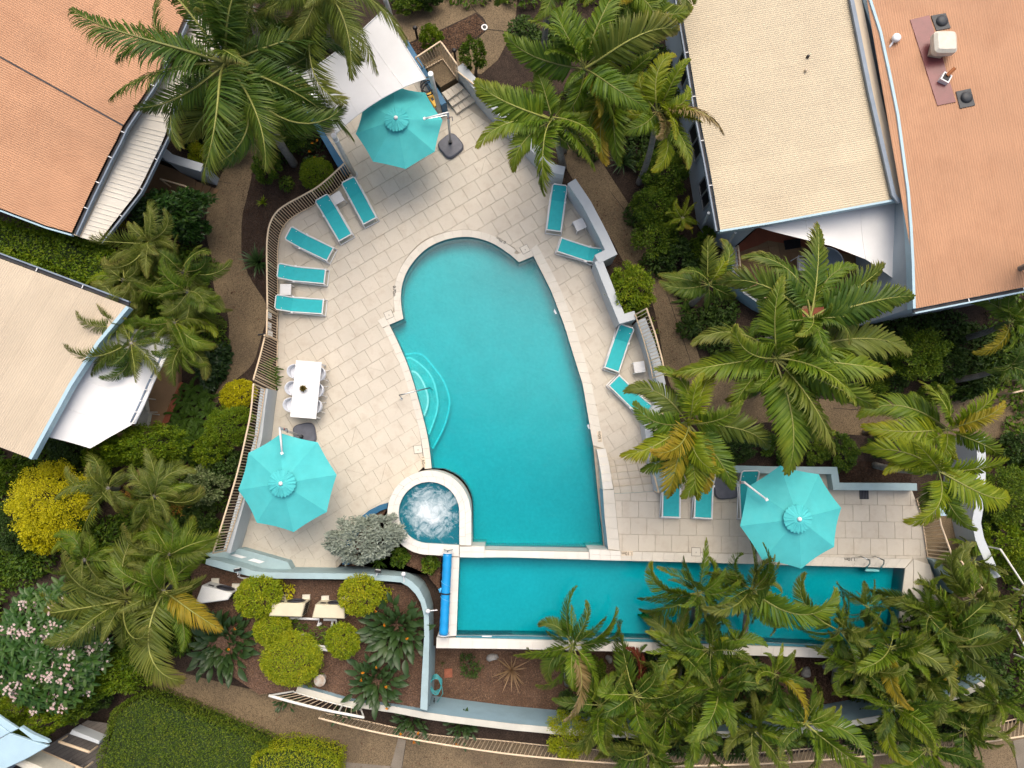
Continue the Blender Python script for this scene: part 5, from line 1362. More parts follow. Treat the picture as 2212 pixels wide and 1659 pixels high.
b, cl, o = parasol('turquoise parasol half tucked under the white sail', 553 + 1237 / 4, 1097 / 4, 98, 9.3, U(10, 1682, 1245), U(10, 1658, 972), U(10, 1455, 1025), 0)
p = T(10, 1684, 1268, 0) - o; slab(b, (p.x, p.y), 0, 0.44, rad(40))
b, cl, o = parasol('turquoise parasol by the cream fence, below the long white table', 621, 1042, 106, 8.7, U(12, 402, 455), U(12, 203, 378), U(12, 225, 598), 0)
p = T(12, 425, 435, 0) - o; slab(b, (p.x, p.y), 0, 0.43, rad(12))
b, cl, o = parasol('brightest turquoise parasol on the raised deck, over the lap pool edge', 1708, 1116.5, 110, 10, U(22, 1850, 850), U(22, 2008, 850), U(22, 2200, 998), RZ)
p = T(22, 1845, 880, RZ) - o; slab(b, (p.x, p.y), 0, 0.48, rad(5))

# ------------------------------------------------------------------ sun loungers
def make_lounger():
    r = thing('sun_lounger', '', 'sun lounger', group='white loungers with turquoise slings')
    hw, zb, bl, ba, L2_ = 0.285, 0.34, 1.18, rad(34), 0.66
    s = MB()
    n = 8
    vs = [(bl * i / n + 0.03, y, zb - 0.018 * sin(pi * i / n)) for i in range(n + 1) for y in (-hw + .03, 0, hw - .03)]
    fs = [(3*i+j, 3*i+3+j, 3*i+4+j, 3*i+1+j) for i in range(n) for j in range(2)]
    MB().add(vs, fs).obj('seat_sling', 'teal_sling', r, smooth=True)
    tx, tz = bl + L2_ * cos(ba), zb + L2_ * sin(ba)
    vs = []
    for i in range(n + 1):
        t = i / n; x = bl + 0.02 + (L2_ - 0.05) * t * cos(ba); z = zb + (L2_ - 0.05) * t * sin(ba) - 0.015 * sin(pi * t)
        k = hw - 0.03 - (0.02 if i == n else 0)
        vs += [(x, -k, z), (x, 0, z), (x, k, z)]
    MB().add(vs, fs).obj('back_sling', 'teal_sling', r, smooth=True)
    fr = MB()
    for y in (-hw, hw): fr.tube([(0, y, zb), (bl + 0.06, y, zb)], 0.024, 6)
    fr.tube([(0, -hw, zb), (0, hw, zb)], 0.024, 6)
    fr.obj('frame', 'white', r)
    MB().tube([(bl, -hw, zb), (tx - .06 * cos(ba), -hw, tz - .06 * sin(ba)), (tx, -hw + 0.06, tz), (tx, hw - 0.06, tz), (tx - .06 * cos(ba), hw, tz - .06 * sin(ba)), (bl, hw, zb)], 0.024, 6).obj('back_frame', 'white', r)
    for y in (-hw - 0.03, hw + 0.03):
        MB().tube([(-0.05, y, 0.02), (0.4, y, 0.15), (0.85, y, 0.26), (1.1, y, 0.24), (1.45, y, 0.14), (1.62, y, 0.02)], 0.024, 6).obj('side_rail', 'white', r, smooth=True)
        MB().tube([(0.0, y * .95, zb), (-0.06, y, 0.0)], 0.022, 6).obj('leg', 'white', r)
        MB().tube([(1.15, y * .95, zb), (1.42, y, 0.0)], 0.022, 6).obj('leg', 'white', r)
        MB().box((bl + .0, y, zb), (0.08, 0.05, 0.06)).obj('hinge', 'white', r)
    MB().tube([(-0.06, -hw - .03, 0.04), (-0.06, hw + .03, 0.04)], 0.02, 6).obj('foot_bar', 'white', r)
    MB().tube([(1.5, -hw * .7, 0.1), (tx - .2, -hw * .7, tz - .15)], 0.015, 6).obj('prop', 'white', r)
    MB().tube([(1.5, hw * .7, 0.1), (tx - .2, hw * .7, tz - .15)], 0.015, 6).obj('prop', 'white', r)
    return r
lg0 = make_lounger()
spots = [(800, 480, 753, 393, 0, 'lounger nearest the sail post, left row, turquoise sling'),
         (795, 515, 735, 425, 0, ''),
         ]
LG = [((799.5, 478), (754, 394), 0, 'turquoise lounger nearest the sail post, first of the fanned left row'),
      ((746.5, 514), (695, 428), 0, 'turquoise lounger with the small table on its far side, second from the sail post'),
      ((714, 550), (623, 503), 0, 'turquoise lounger standing alone at the bend of the cream balustrade'),
      ((702.5, 598), (600, 584), 0, 'turquoise lounger just above the low white table by the gate'),
      ((698, 663), (595, 652), 0, 'turquoise lounger at the pool gate, below the low white table'),
      ((1196, 499), (1208.5, 409), 0, 'turquoise lounger touched by a hanging palm frond at the grey wall'),
      ((1208, 529), (1286, 548), 0, 'turquoise lounger pointing its head into the wall corner by the pool notch'),
      ((1321, 799), (1352, 713), 0, 'turquoise lounger in the bay with the cream balustrade behind it'),
      ((1326, 822), (1390, 880), 0, 'turquoise lounger whose head hides under the bright palm'),
      ((1449, 1117), (1456, 1024), RZ, 'turquoise lounger by the step wall, under a yellowing frond'),
      ((1518, 1119), (1528, 1028), RZ, 'turquoise lounger beside the dark parasol base on the raised deck'),
      ((1618, 1119), (1622, 1030), RZ, 'turquoise lounger mostly hidden under the brightest parasol')]
for k, (f, h, z0, lb) in enumerate(LG):
    a, b = P(*f, z0 + 0.3), P(*h, z0 + 0.7)
    rz = math.atan2(b.y - a.y, b.x - a.x)
    loc = (a.x, a.y, z0 + (0.012 if z0 == 0 else 0.012))
    if k == 0:
        lg0.location = loc; lg0.rotation_euler = (0, 0, rz); lg0['label'] = lb
        o = lg0
    else:
        o = dup(lg0, loc, rz, lb)
    if z0: o.scale = (1.0, 1.12, 1.0)
# ------------------------------------------------------------------ low slatted tables
def make_side_table():
    r = thing('side_table', '', 'side table', group='low white slatted tables')
    for k in range(8):
        MB().box((0, -0.185 + k * 0.053, 0.40), (0.42, 0.046, 0.02)).obj('slat', 'white', r)
    f = MB()
    for s in (-1, 1):
        f.box((0, s * 0.20, 0.37), (0.40, 0.02, 0.05)); f.box((s * 0.20, 0, 0.37), (0.02, 0.38, 0.05))
    f.obj('frame', 'white', r)
    for x in (-.19, .19):
        for y in (-.19, .19): MB().bar((x, y, 0.36), (x * 1.06, y * 1.06, 0), 0.035, 0.035).obj('leg', 'white', r)
    return r
st0 = make_side_table()
for k, (u, v, a, lb) in enumerate(((729, 427.5, 31, 'low white table between the two loungers nearest the sail'), (617, 625.5, 0, 'low white table between the two loungers at the gate end'),
                                   (1252, 485, 25, 'low white table against the grey wall between two right hand loungers'), (1381, 793, 8, 'low white table beside the balustrade and the bright palm'))):
    p = P(u, v, 0.4); p.z = 0.012
    if k == 0: st0.location = p; st0.rotation_euler = (0, 0, rad(a)); st0['label'] = lb
    else: dup(st0, p, rad(a), lb)
# ------------------------------------------------------------------ dining table, chairs, succulent
ZD = lambda x, y, z=0.0: P((1080 + x / 6.9125) / 1.8228, (1380 + y / 6.9125) / 1.8228, z)
ct = [P(639.3, 778.6, .75), P(695.3, 781.7, .75), P(684, 904.5, .75), P(625, 901.5, .75)]
cc = sum(ct, Vector()) / 4
ta = math.atan2((ct[0] + ct[1] - ct[2] - ct[3]).y, (ct[0] + ct[1] - ct[2] - ct[3]).x)
TLn, TWd = ((ct[0] + ct[1]) / 2 - (ct[2] + ct[3]) / 2).length, (ct[1] - ct[0]).length
dt = thing('dining_table', 'long white dining table with a succulent in the middle', 'table', (cc.x, cc.y, 0.01), ta)
for s in (-1, 1):
    MB().prism([(s * TLn / 4 - TLn / 4 + .002, -TWd / 2), (s * TLn / 4 + TLn / 4 - .002, -TWd / 2), (s * TLn / 4 + TLn / 4 - .002, TWd / 2), (s * TLn / 4 - TLn / 4 + .002, TWd / 2)], 0.71, 0.745, bev=0.006).obj('tabletop', 'white', dt)
MB().box((0, 0, 0.66), (TLn - .2, TWd - .2, 0.08)).obj('apron', 'white', dt)
for sx in (-1, 1):
    for sy in (-1, 1): MB().bar((sx * (TLn / 2 - .08), sy * (TWd / 2 - .08), 0.70), (sx * (TLn / 2 - .06), sy * (TWd / 2 - .06), 0), 0.06, 0.06).obj('leg', 'white', dt)
def make_chair():
    r = thing('dining_chair', '', 'chair', group='white tub chairs round the dining table')
    MB().prism([(0.22 * (1 if cos(t) > 0 else -1) * abs(cos(t)) ** .6, 0.22 * (1 if sin(t) > 0 else -1) * abs(sin(t)) ** .6) for t in [k * pi / 12 for k in range(24)]], 0.43, 0.46, bev=0.01).obj('seat', 'grey_shell', r)
    vs, fs = [], []; n = 20
    for k in range(n + 1):
        t = rad(75) + rad(210) * k / n
        h = 0.60 + 0.18 * max(0, -cos(t)) ** 0.8
        for rr, z in ((0.215, 0.44), (0.25, h), (0.275, h + 0.005), (0.245, 0.44)):
            vs.append((rr * cos(t), rr * sin(t) * 1.02, z))
    for k in range(n):
        for j in range(3): fs.append((4*k+j, 4*k+4+j, 4*k+5+j, 4*k+1+j))
    MB().add(vs, fs).obj('back_shell', 'grey_shell', r, smooth=True)
    for sx in (-1, 1):
        for sy in (-1, 1): MB().tube([(sx * .15, sy * .16, 0.43), (sx * .25, sy * .21, 0)], 0.014, 6).obj('leg', 'white', r)
    return r
ch0 = make_chair()
k = 0
for side, xs, ys, nm in ((0, (575, 515, 465), (572, 1032, 1482), 'fence'), (1, (1215, 1165, 1115), (640, 1080, 1520), 'pool')):
    for i in range(3):
        p = ZD(xs[i], ys[i], 0.6); p.z = 0.012
        lb = f'white tub chair on the {nm} side of the table, ' + ('at the end near the gate', 'beside the succulent', 'at the end near the parasol')[i]
        rz = ta + (-pi / 2 if side == 0 else pi / 2)
        fwd = Vector((cos(rz), sin(rz)))
        rz = rz if (Vector((cc.x, cc.y)) - Vector((p.x, p.y))).dot(fwd) > 0 else rz + pi
        if k == 0: ch0.location = p; ch0.rotation_euler = (0, 0, rz); ch0['label'] = lb
        else: dup(ch0, p, rz, lb)
        k += 1
p = ZD(790, 1035, 0.85); p.z = 0.757
su = thing('potted_succulent', 'brown green succulent in a white bowl on the dining table', 'plant', p)
MB().lathe([(0.05, 0), (0.11, 0.02), (0.14, 0.09), (0.13, 0.09)], 18).obj('bowl', 'white', su, smooth=True)
lm = MB().add([(0, 0, 0), (0.07, -0.022, 0.02), (0.13, 0, 0.03), (0.07, 0.022, 0.02)], [(0, 1, 2, 3)]).mesh('leaf')
for i in range(46):
    link(lm, 'leaf', 'succulent', su, loc=(0, 0, 0.08 + 0.0018 * i), rot=(0, rad(-70 + 70 * (1 - i / 46)), i * 2.4), scale=1.0 + 0.3 * (1 - i / 46))
# ------------------------------------------------------------------ pool fittings
rl = thing('pool_handrail', 'bent steel handrail over the rounded pool steps', 'handrail', T(12, 1258, 125, 0))
o = rl.location
MB().tube([q - o for q in (T(12, 1258, 125, 0), T(12, 1238, 96, 0.85), T(12, 1300, 82, 0.9), T(12, 1400, 57, 0.75), T(12, 1500, 33, 0.5), T(12, 1528, 52, -0.5))], 0.024, 8).obj('rail', 'steel', rl, smooth=True)
MB().tube([(0, 0, 0.012), (0, 0, 0.03)], 0.05, 10).obj('flange', 'steel', rl)
ld = thing('pool_ladder', 'steel ladder with two hooped rails at the lap pool corner', 'ladder', T(32, 860, 1540, RZ))
o = ld.location
for dx in (0, 125):
    MB().tube([q - o for q in (T(32, 795 + dx, 1490, RZ), T(32, 800 + dx, 1488, RZ + .5), T(32, 835 + dx * .95, 1502, RZ + .75), T(32, 880 + dx * .97, 1522, RZ + .7), T(32, 880 + dx * .97, 1550, RZ + .3), T(32, 840 + dx, 1600, RZ - .1), T(32, 830 + dx, 1608, RZ - .9))], 0.022, 8).obj('rail', 'steel', ld, smooth=True)
for k in range(3):
    a, b = T(32, 838, 1606, RZ - .2 - .25 * k) - o, T(32, 960, 1610, RZ - .2 - .25 * k) - o
    MB().bar(a, b, 0.09, 0.03).obj('tread', 'white', ld)
def marker(label, txt, tile, x, y, ang, z=0.014, size=0.17, plate=None):
    p = T(tile, x, y, z)
    r = thing('depth_marker', label, 'depth marker', p, rad(ang), group='black depth numbers on the pool edge')
    if plate: MB().prism([(-.21, -.085), (.21, -.085), (.21, .085), (-.21, .085)], -0.004, 0.004, bev=0.001).obj('plate', plate, r)
    cu = bpy.data.curves.new('lettering', 'FONT')
    cu.body = txt; cu.size = size; cu.align_x = 'CENTER'; cu.align_y = 'CENTER'; cu.extrude = 0.002
    tmp = bpy.data.objects.new('lettering', cu); col.objects.link(tmp)
    bpy.context.view_layer.update()
    me = bpy.data.meshes.new_from_object(tmp.evaluated_get(bpy.context.evaluated_depsgraph_get()))
    bpy.data.objects.remove(tmp); bpy.data.curves.remove(cu)
    me.materials.clear()
    link(me, 'lettering', 'ink', r, loc=(0, 0, 0.008))
marker('black 0.70m depth mark on the round pool end, nearest the pool notch', '0.70m', 11, 2118, 417, 149)
marker('black 0.70m depth mark on the coping facing the left loungers', '0.70m', 11, 1196, 856, -88)
marker('black 1.60m depth mark on a cream plate above the spa ring', '1.60m', 12, 1445, 675, -83, 0.016, 0.17, 'sign_plate')
marker('black 1.60m depth mark on the coping beside the steps to the raised deck', '1.60m', 22, 757, 455, 95, 0.016, 0.17, 'sign_plate')
marker('black 1.10m depth mark on a cream plate near the spill wall', '1.10m', 22, 996, 1463, 180, RZ + .016, 0.17, 'sign_plate')
marker('black 1.10m depth mark on the lap pool edge beside the ladder', '1.10m', 32, 708, 1513, 180, RZ + .014)
for q, ang, z, lb in (((11, 1148, 1060), 24, 0.013, 'square skimmer lid in the paving at the left pool notch'), ((12, 1400, 565), 8, 0.013, 'square skimmer lid in the coping above the 1.60m mark by the spa'),
                   ((21, 112, 495), 28, 0.013, 'square skimmer lid at the pool notch near two loungers'), ((22, 1590, 1450), -2, RZ + .012, 'square skimmer lid in the raised deck behind a palm tip')):
    r = thing('skimmer_lid', lb, 'lid', T(*q, z), rad(ang), group='square skimmer lids')
    MB().prism([(-.165, -.155), (.165, -.155), (.165, .155), (-.165, .155)], -0.01, 0.004).obj('surround', 'joint', r)
    MB().prism([(-.155, -.145), (.155, -.145), (.155, .145), (-.155, .145)], -0.01, 0.009, bev=0.003).obj('lid', 'coping', r)
    MB().box((0, -0.02, 0.0095), (0.018, 0.05, 0.003)).obj('finger_slot', 'joint', r)
for q, z, rr, lb in (((22, 170, 742), -1.0, 0.16, 'pale round drain cover on the main pool floor'), ((23, 1882, 192), 0.255, 0.17, 'pale round drain cover on the lap pool floor between the palms')):
    r = thing('pool_drain', lb, 'drain', T(*q, z))
    MB().lathe([(rr, 0), (rr, .02), (rr * .75, .035), (.01, .04)], 20).obj('cover', 'mosaic_light', r, smooth=True)
    MB().lathe([(rr * .3, .04), (rr * .3, .05), (.01, .052)], 12).obj('grille', 'white', r)
for q, lb in (((21, 378, 1035), 'small white fitting on the pool wall beside the bay with the straight grey wall'), ((22, 668, 368), 'small white fitting on the pool wall just above a 1.60m mark')):
    p = T(*q, -0.12)
    r = thing('pool_light', lb, 'pool light', p, rad(25))
    MB().box((-0.04, 0, 0), (0.05, 0.16, 0.10)).obj('lens', 'white', r); MB().box((-0.02, 0, 0), (0.04, 0.2, 0.14)).obj('bezel', 'grey_shell', r)
p = T(13, 1995, 520, RZ - 0.05)
o = MB().box((0, 0, 0), (0.36, 0.05, 0.03)).obj('overflow_grate', 'white', loc=p, label='small white grate in the overflow edge of the lap pool', cat='grate')
p = T(32, 830, 955, RZ + 0.008)
r = thing('drain_grate', 'square black drain grate beside the teal wall on the raised deck', 'grate', p)
MB().prism([(-.17, -.17), (.17, -.17), (.17, .17), (-.17, .17)], -0.01, 0.006).obj('tray', 'black', r)
for k in range(6): MB().box((-.14 + .056 * k, 0, 0.009), (0.015, 0.31, 0.008)).obj('bar', 'dark_plastic', r)
# blue cover roll
a, b = T(12, 1655, 1462, RZ + 0.32), T(13, 1622, 505, RZ + 0.32)
r = thing('pool_cover_roll', 'blue pool cover rolled on its reel at the lap pool end', 'cover roll', a)
d = b - a; n = 26
MB().tube([d * (k / n) for k in range(n + 1)], [0.162 + 0.006 * sin(k * 2.1) for k in range(n + 1)], 16).obj('roll', 'cover_blue', r, smooth=True)
for t in (-0.004, 1.004): MB().tube([d * t, d * (t + 0.006 * (1 if t > .5 else -1))], 0.21, 18).obj('end_disc', 'white', r)
for t in (-0.03, 1.01):
    q = d * t
    MB().tube([q + Vector((0, 0, .02)), q + Vector((-.16, 0, -.32))], 0.02, 6).obj('leg', 'steel', r); MB().tube([q + Vector((0, 0, .02)), q + Vector((.16, 0, -.32))], 0.02, 6).obj('leg', 'steel', r)
MB().tube([d * -0.01, d * -0.035], 0.03, 8).obj('crank', 'steel', r)
q = d * 0.497; MB().tube([q - d * 0.008, q + d * 0.008], 0.178, 18).obj('strap', 'black', r)
MB().tube([q + Vector((-.19, .05, .05)), q + Vector((-.24, .15, .02)), q + Vector((-.17, .2, .08)), q + Vector((-.2, .05, .1))], 0.03, 6).obj('strap_tail', 'cover_band', r, smooth=True)
for t0, t1 in ((0.34, 0.42), (0.53, 0.60)):
    MB().tube([d * (t0 + (t1 - t0) * (s / 12)) + Vector((0.175 * cos(pi * (1 - s / 12)), 0, 0.175 * sin(pi * (1 - s / 12)) + 0.0)) for s in range(13)], 0.009, 5).obj('cord', 'cover_band', r)
# ------------------------------------------------------------------ pump garden
def ac(label, tl, tr, br, bl, h, z, m, group='pool heat pumps in the pump garden'):
    q = [Vector(t) for t in (tl, tr, br, bl)]
    c = sum(q, Vector()) / 4
    r = thing('heat_pump', label, 'heat pump', (c.x, c.y, z), group=group)
    loc = [(t.x - c.x, t.y - c.y) for t in q]
    MB().prism(loc, 0.08, h, bev=0.03).obj('casing', m, r)
    A, B = Vector(loc[0]), Vector(loc[1])              # fan side
    m_ = A.lerp(B, 0.64); nrm = Vector((-(B - A).y, (B - A).x)).normalized()
    if nrm.dot(Vector((0, 1))) < 0: nrm = -nrm
    fan = MB(); ns = 24; e = (B - A).normalized(); R = min(0.33, h * 0.42)
    vs = [(m_.x + e.x * R * cos(2*pi*k/ns) + nrm.x * .012, m_.y + e.y * R * cos(2*pi*k/ns) + nrm.y * .012, 0.08 + (h-.08) * .5 + R * sin(2*pi*k/ns)) for k in range(ns)]
    fan.add(vs, [tuple(range(ns))]).obj('fan_grille', 'black', r)
    for R2 in (0.9, 0.65, 0.4):
        MB().tube([(m_.x + e.x * R * R2 * cos(2*pi*k/ns) + nrm.x * .02, m_.y + e.y * R * R2 * cos(2*pi*k/ns) + nrm.y * .02, 0.08 + (h-.08) * .5 + R * R2 * sin(2*pi*k/ns)) for k in range(ns + 1)], 0.006, 4, cap=False).obj('guard_ring', 'dark_plastic', r)
    s = A.lerp(B, 0.22); MB().box((s.x + nrm.x * .01, s.y + nrm.y * .01, h * 0.72), (0.2, 0.03, 0.09), math.atan2(e.y, e.x)).obj('badge_plate', 'black', r)
    C, D = Vector(loc[1]), Vector(loc[2]); e2_ = (D - C); n2 = Vector((-(e2_).y, e2_.x)).normalized()
    if n2.x < 0: n2 = -n2
    for i in range(3):
        for j in range(5):
            p = C.lerp(D, 0.14 + 0.18 * j)
            MB().box((p.x + n2.x * .004, p.y + n2.y * .004, 0.2 + (h - .3) * (i + .5) / 3), (0.13 * e2_.length / .5 * .5, 0.02, (h - .3) / 3 * .7), math.atan2(e2_.y, e2_.x)).obj('side_louvre', 'black', r)
    for t in (0.15, 0.85):
        p = Vector(loc[0]).lerp(Vector(loc[1]), t)
        MB().box((p.x, p.y + 0.05, 0.05), (0.28, 0.2, 0.10)).obj('foot_block', 'offwhite', r)
    return r
hz = 0.45
ac('cream heat pump between two clipped balls, left of its twin', ZA(935, 880, 1.3), ZA(1385, 885, 1.3), ZA(1335, 1072, 1.3), ZA(890, 1058, 1.3), 0.85, hz, 'ac_cream')
ac('cream heat pump partly hidden by a clipped ball, nearer the strelitzia', ZA(1525, 900, 1.3), ZA(1920, 912, 1.3), ZA(1920, 1096, 1.3), ZA(1478, 1085, 1.3), 0.85, hz, 'ac_cream')
ac('white heat pump beside the palms with a leaf crossing it', ZA(-20, 640, 1.3), ZA(395, 745, 1.3), ZA(330, 840, 1.3), ZA(-120, 900, 1.3), 0.85, hz, 'ac_white')
pp = thing('drain_pipe', 'white plastic pipes with elbows under the cream heat pumps', 'pipe', ZA(1500, 1100, hz))
o = pp.location
for seg in (((1180, 1085), (1580, 1100), (1560, 1190)), ((1640, 1105), (1810, 1110), (1815, 1200)), ((1760, 1130), (1745, 1230))):
    MB().tube([ZA(x, y, hz + 0.15) - o for x, y in seg], 0.045, 8).obj('pipe_run', 'white', pp)
MB().tube([ZA(1575, 1175, hz + .12) - o, ZA(1610, 1150, hz + .12) - o], 0.05, 8).obj('pipe_end', 'white', pp)
pp = thing('drain_pipe', 'pair of short white pipes between two clipped balls', 'pipe', ZA(1500, 1450, hz))
o = pp.location
for seg in (((1475, 1455), (1700, 1478)), ((1545, 1502), (1705, 1522))):
    MB().tube([ZA(x, y, hz + 0.2) - o for x, y in seg], 0.05, 8).obj('pipe_run', 'white', pp)
pp = thing('drain_pipe', 'stub of flaking white pipe left of the paired pipes', 'pipe', ZA(1310, 1300, hz))
o = pp.location
MB().tube([ZA(x, y, hz + 0.12) - o for x, y in ((1285, 1298), (1385, 1305))], 0.045, 8).obj('pipe_run', 'rust', pp)
r = thing('round_cover', 'round rusty metal cover on a stub beside the big clipped bush', 'cover', T(13, 580, 870, hz))
MB().tube([(0, 0, 0), (0, 0, 0.45)], 0.12, 12).obj('stub', 'rust', r); MB().lathe([(0.21, 0.42), (0.215, 0.46), (0.19, 0.48), (0.01, 0.47)], 22).obj('lid', 'rust', r, smooth=True)
def floodlight(label, p, ang, m='black', lens='white'):
    r = thing('floodlight', label, 'floodlight', p, rad(ang))
    MB().tube([(0, 0, 0), (0, 0.0, 0.25), (0.05, 0.12, 0.3)], 0.022, 6).obj('arm', m if m != 'black' else 'white', r)
    MB().box((0.05, 0.16, 0.33), (0.22, 0.10, 0.16)).obj('head', m, r); MB().box((0.05, 0.215, 0.33), (0.18, 0.01, 0.12)).obj('lens', lens, r)
    MB().tube([(-.05, -.1, 0.0), (0, -.02, 0.02), (0, 0, 0.1)], 0.012, 5).obj('cable', 'white', r)
floodlight('black floodlight on the teal wall above the two white panels', ZA(505, 470, 1.2), 10)
floodlight('black and white floodlight on the teal wall below the silver bush', T(12, 1050, 1640, 1.2), -10)
for q, lb in (((12, 1280, 1645), 'white spotlight on the bend of the teal wall'), ((13, 1500, 295), 'white spotlight on the teal wall beside the strelitzia and cover roll')):
    r = thing('spotlight', lb, 'spotlight', T(*q, 1.2), rad(0 if q[0] == 12 else 90))
    MB().tube([(0, -0.28, 0), (0, 0, 0.1)], 0.02, 6).obj('arm', 'white', r); MB().lathe([(0.02, -.02), (0.07, 0.0), (0.085, 0.1), (0.05, 0.16), (0.01, 0.17)], 12, (0, 0.04, 0.08)).obj('lamp_head', 'white', r, smooth=True)
pw = thing('drain_pipe', 'bent white pipe at the mulch foot of the teal wall near the floodlight', 'pipe', ZA(480, 520, hz))
o = pw.location
MB().tube([ZA(470, 515, hz + .2) - o, ZA(530, 540, hz + .1) - o, ZA(690, 550, hz + .1) - o], 0.03, 8).obj('pipe_run', 'white', pw)
# mulch bed furniture
r = thing('hose_coil', 'turquoise garden hose coiled at the end wall of the mulch bed', 'hose', T(13, 1560, 920, 0.0))
MB().tube([(0.20 * cos(t * .42 + 0.1 * sin(t)) * (1 + .12 * sin(t * 1.7)), 0.30 * sin(t * .42) * (1 + .1 * cos(t * 1.3)), 0.004 * t) for t in range(110)], 0.016, 5).obj('coil', 'hose', r, smooth=True)
MB().tube([(0.2, -.1, 0.05), (0.24, -.4, 0), (0.05, -.75, -.3), (-0.1, -1.0, -.5)], 0.016, 5).obj('tail', 'hose', r, smooth=True)
bk = thing('tap', 'small garden tap on the blue wall below the hose coil', 'tap', T(13, 1540, 1100, 0.0))
MB().tube([(0, 0, 0), (0, 0.12, 0), (0, 0.16, -0.08)], 0.02, 6).obj('spout', 'steel', bk); MB().tube([(0, 0.1, 0.0), (0, 0.1, 0.07)], 0.03, 6).obj('handle', 'black', bk)
p = T(13, 1662, 838, -1.0)
o = MB().prism([(-.16, -.17), (.16, -.16), (.155, .17), (-.15, .165)], 0, 0.05, bev=0.01).obj('stepping_stone', 'brick', loc=p, rot=0.05, label='square red brown stepping stone on the mulch near the hose', cat='paving stone')
def rock(label, q, rx, ry, h, seed, z=-1.0):
    rnd = random.Random(seed)
    vs, fs = [], []; n, m_ = 12, 6
    for i in range(m_ + 1):
        ph = pi / 2 * (i / m_)
        for k in range(n):
            t = 2 * pi * k / n
            w = 1 + 0.22 * sin(2 * t + seed) + 0.12 * sin(3 * t + seed * 2) + rnd.uniform(-.07, .07)
            vs.append((rx * cos(t) * cos(ph) ** .7 * w, ry * sin(t) * cos(ph) ** .7 * w, h * sin(ph) * rnd.uniform(.9, 1.1)))
    for i in range(m_):
        for k in range(n):
            j = (k + 1) % n
            fs.append((i * n + k, i * n + j, (i + 1) * n + j, (i + 1) * n + k))
    MB().add(vs, fs).obj('rock', 'rock', loc=T(*q, z), smooth=True, label=label, cat='rock', group='grey rocks on the mulch bed')
rock('pale heart shaped rock near the spiky pink rosette', (13, 2042, 700), 0.21, 0.17, 0.16, 1)
rock('grey rock beside the wine red frond', (23, 972, 728), 0.15, 0.12, 0.14, 2)
rock('brown tinted rock touching the coping, left of another', (23, 840, 715), 0.13, 0.16, 0.13, 3)
rock('small brown rock on the far side of the wine red frond', (23, 1245, 718), 0.12, 0.13, 0.13, 4)
rock('large grey rock in the open mulch gap among the palms', (33, 328, 832), 0.22, 0.18, 0.18, 5)
rock('little pale rock above the large one in the palm gap', (33, 480, 778), 0.07, 0.10, 0.1, 6)
rock('pale stone beside the brown hanging frond', (23, 325, 775), 0.10, 0.12, 0.1, 7)
# small things in the garden
for q, lb in (((10, 1395, 330), 'black bollard light beside the round lime shrub'), ((10, 1725, 520), 'black bollard light at the landing balustrade')):
    r = thing('bollard_light', lb, 'bollard light', T(*q, GZ))
    MB().tube([(0, 0, 0), (0, 0, 0.7)], 0.05, 10).obj('post', 'black', r); MB().lathe([(0.09, 0.68), (0.10, 0.72), (0.06, 0.80), (0.01, 0.81)], 12).obj('hood', 'black', r)
r = thing('inspection_cover', 'round white inspection cap in the gravel edge by the island bed', 'cap', T(10, 1974, 236, GZ + 0.04))
MB().lathe([(0.13, 0), (0.13, 0.02), (0.09, 0.025)], 18).obj('ring', 'white', r); MB().lathe([(0.085, 0.02), (0.08, 0.03)], 14).obj('plug', 'black', r)
# terrace furniture half in view
def patio_chair(label, p, rz, m='offwhite', group=None):
    r = thing('patio_chair', label, 'chair', p, rad(rz), group=group)
    MB().box((0, 0, 0.43), (0.46, 0.48, 0.03)).obj('seat', m, r)
    for sy in (-1, 1):
        MB().tube([(0.24, sy * .27, 0), (0.22, sy * .27, 0.62), (-0.24, sy * .27, 0.64), (-0.30, sy * .25, 0)], 0.02, 6).obj('side_frame', m, r)
        MB().tube([(-0.22, sy * .22, 0.43), (-0.36, sy * .22, 0.92)], 0.018, 6).obj('back_post', m, r)
    for k in range(4): MB().bar((-0.25 - .028 * k, -.22, 0.54 + .1 * k), (-0.25 - .028 * k, .22, 0.54 + .1 * k), 0.015, 0.05).obj('back_slat', m, r)
    return r
patio_chair('white patio chair at the awning edge, nearer the top', T(2, 1285, 200, 0.0), 190, group='white patio chairs by the awning')
patio_chair('white patio chair at the awning edge, next to the dark shrub', T(2, 1300, 310, 0.0), 170, group='white patio chairs by the awning')
patio_chair('grey wicker chair on the timber deck, nearest the cream beam', BL(600, 900, 0.4), -25, 'grey_wicker', 'grey chairs on the timber deck')
patio_chair('grey wicker chair on the timber deck, nearest the hedge', BL(880, 960, 0.4), -20, 'grey_wicker', 'grey chairs on the timber deck')
r = thing('patio_table', 'glass topped white table on the tiled terrace behind palm fronds', 'table', T(31, 440, 660, 0.3))
MB().lathe([(0.62, 0.70), (0.63, 0.72), (0.62, 0.735)], 28).obj('tabletop', mat('table_glass', (0.30, 0.36, 0.42), 0.1, 0.02), r)
MB().tube([(0.63 * cos(t * pi / 12), 0.63 * sin(t * pi / 12), 0.725) for t in range(25)], 0.03, 6, cap=False).obj('rim', 'white', r)
for k in range(4): MB().tube([(0.45 * cos(k * pi / 2 + .7), 0.45 * sin(k * pi / 2 + .7), 0.70), (0.55 * cos(k * pi / 2 + .7), 0.55 * sin(k * pi / 2 + .7), 0)], 0.025, 6).obj('leg', 'white', r)
patio_chair('white chair beside the glass table on the tiled terrace', T(31, 265, 650, 0.3), 0, 'white')
bx = thing('meter_box', 'small white box in the sunken corner beyond the ramp wall', 'box', T(32, 1440, 1085, 1.0))
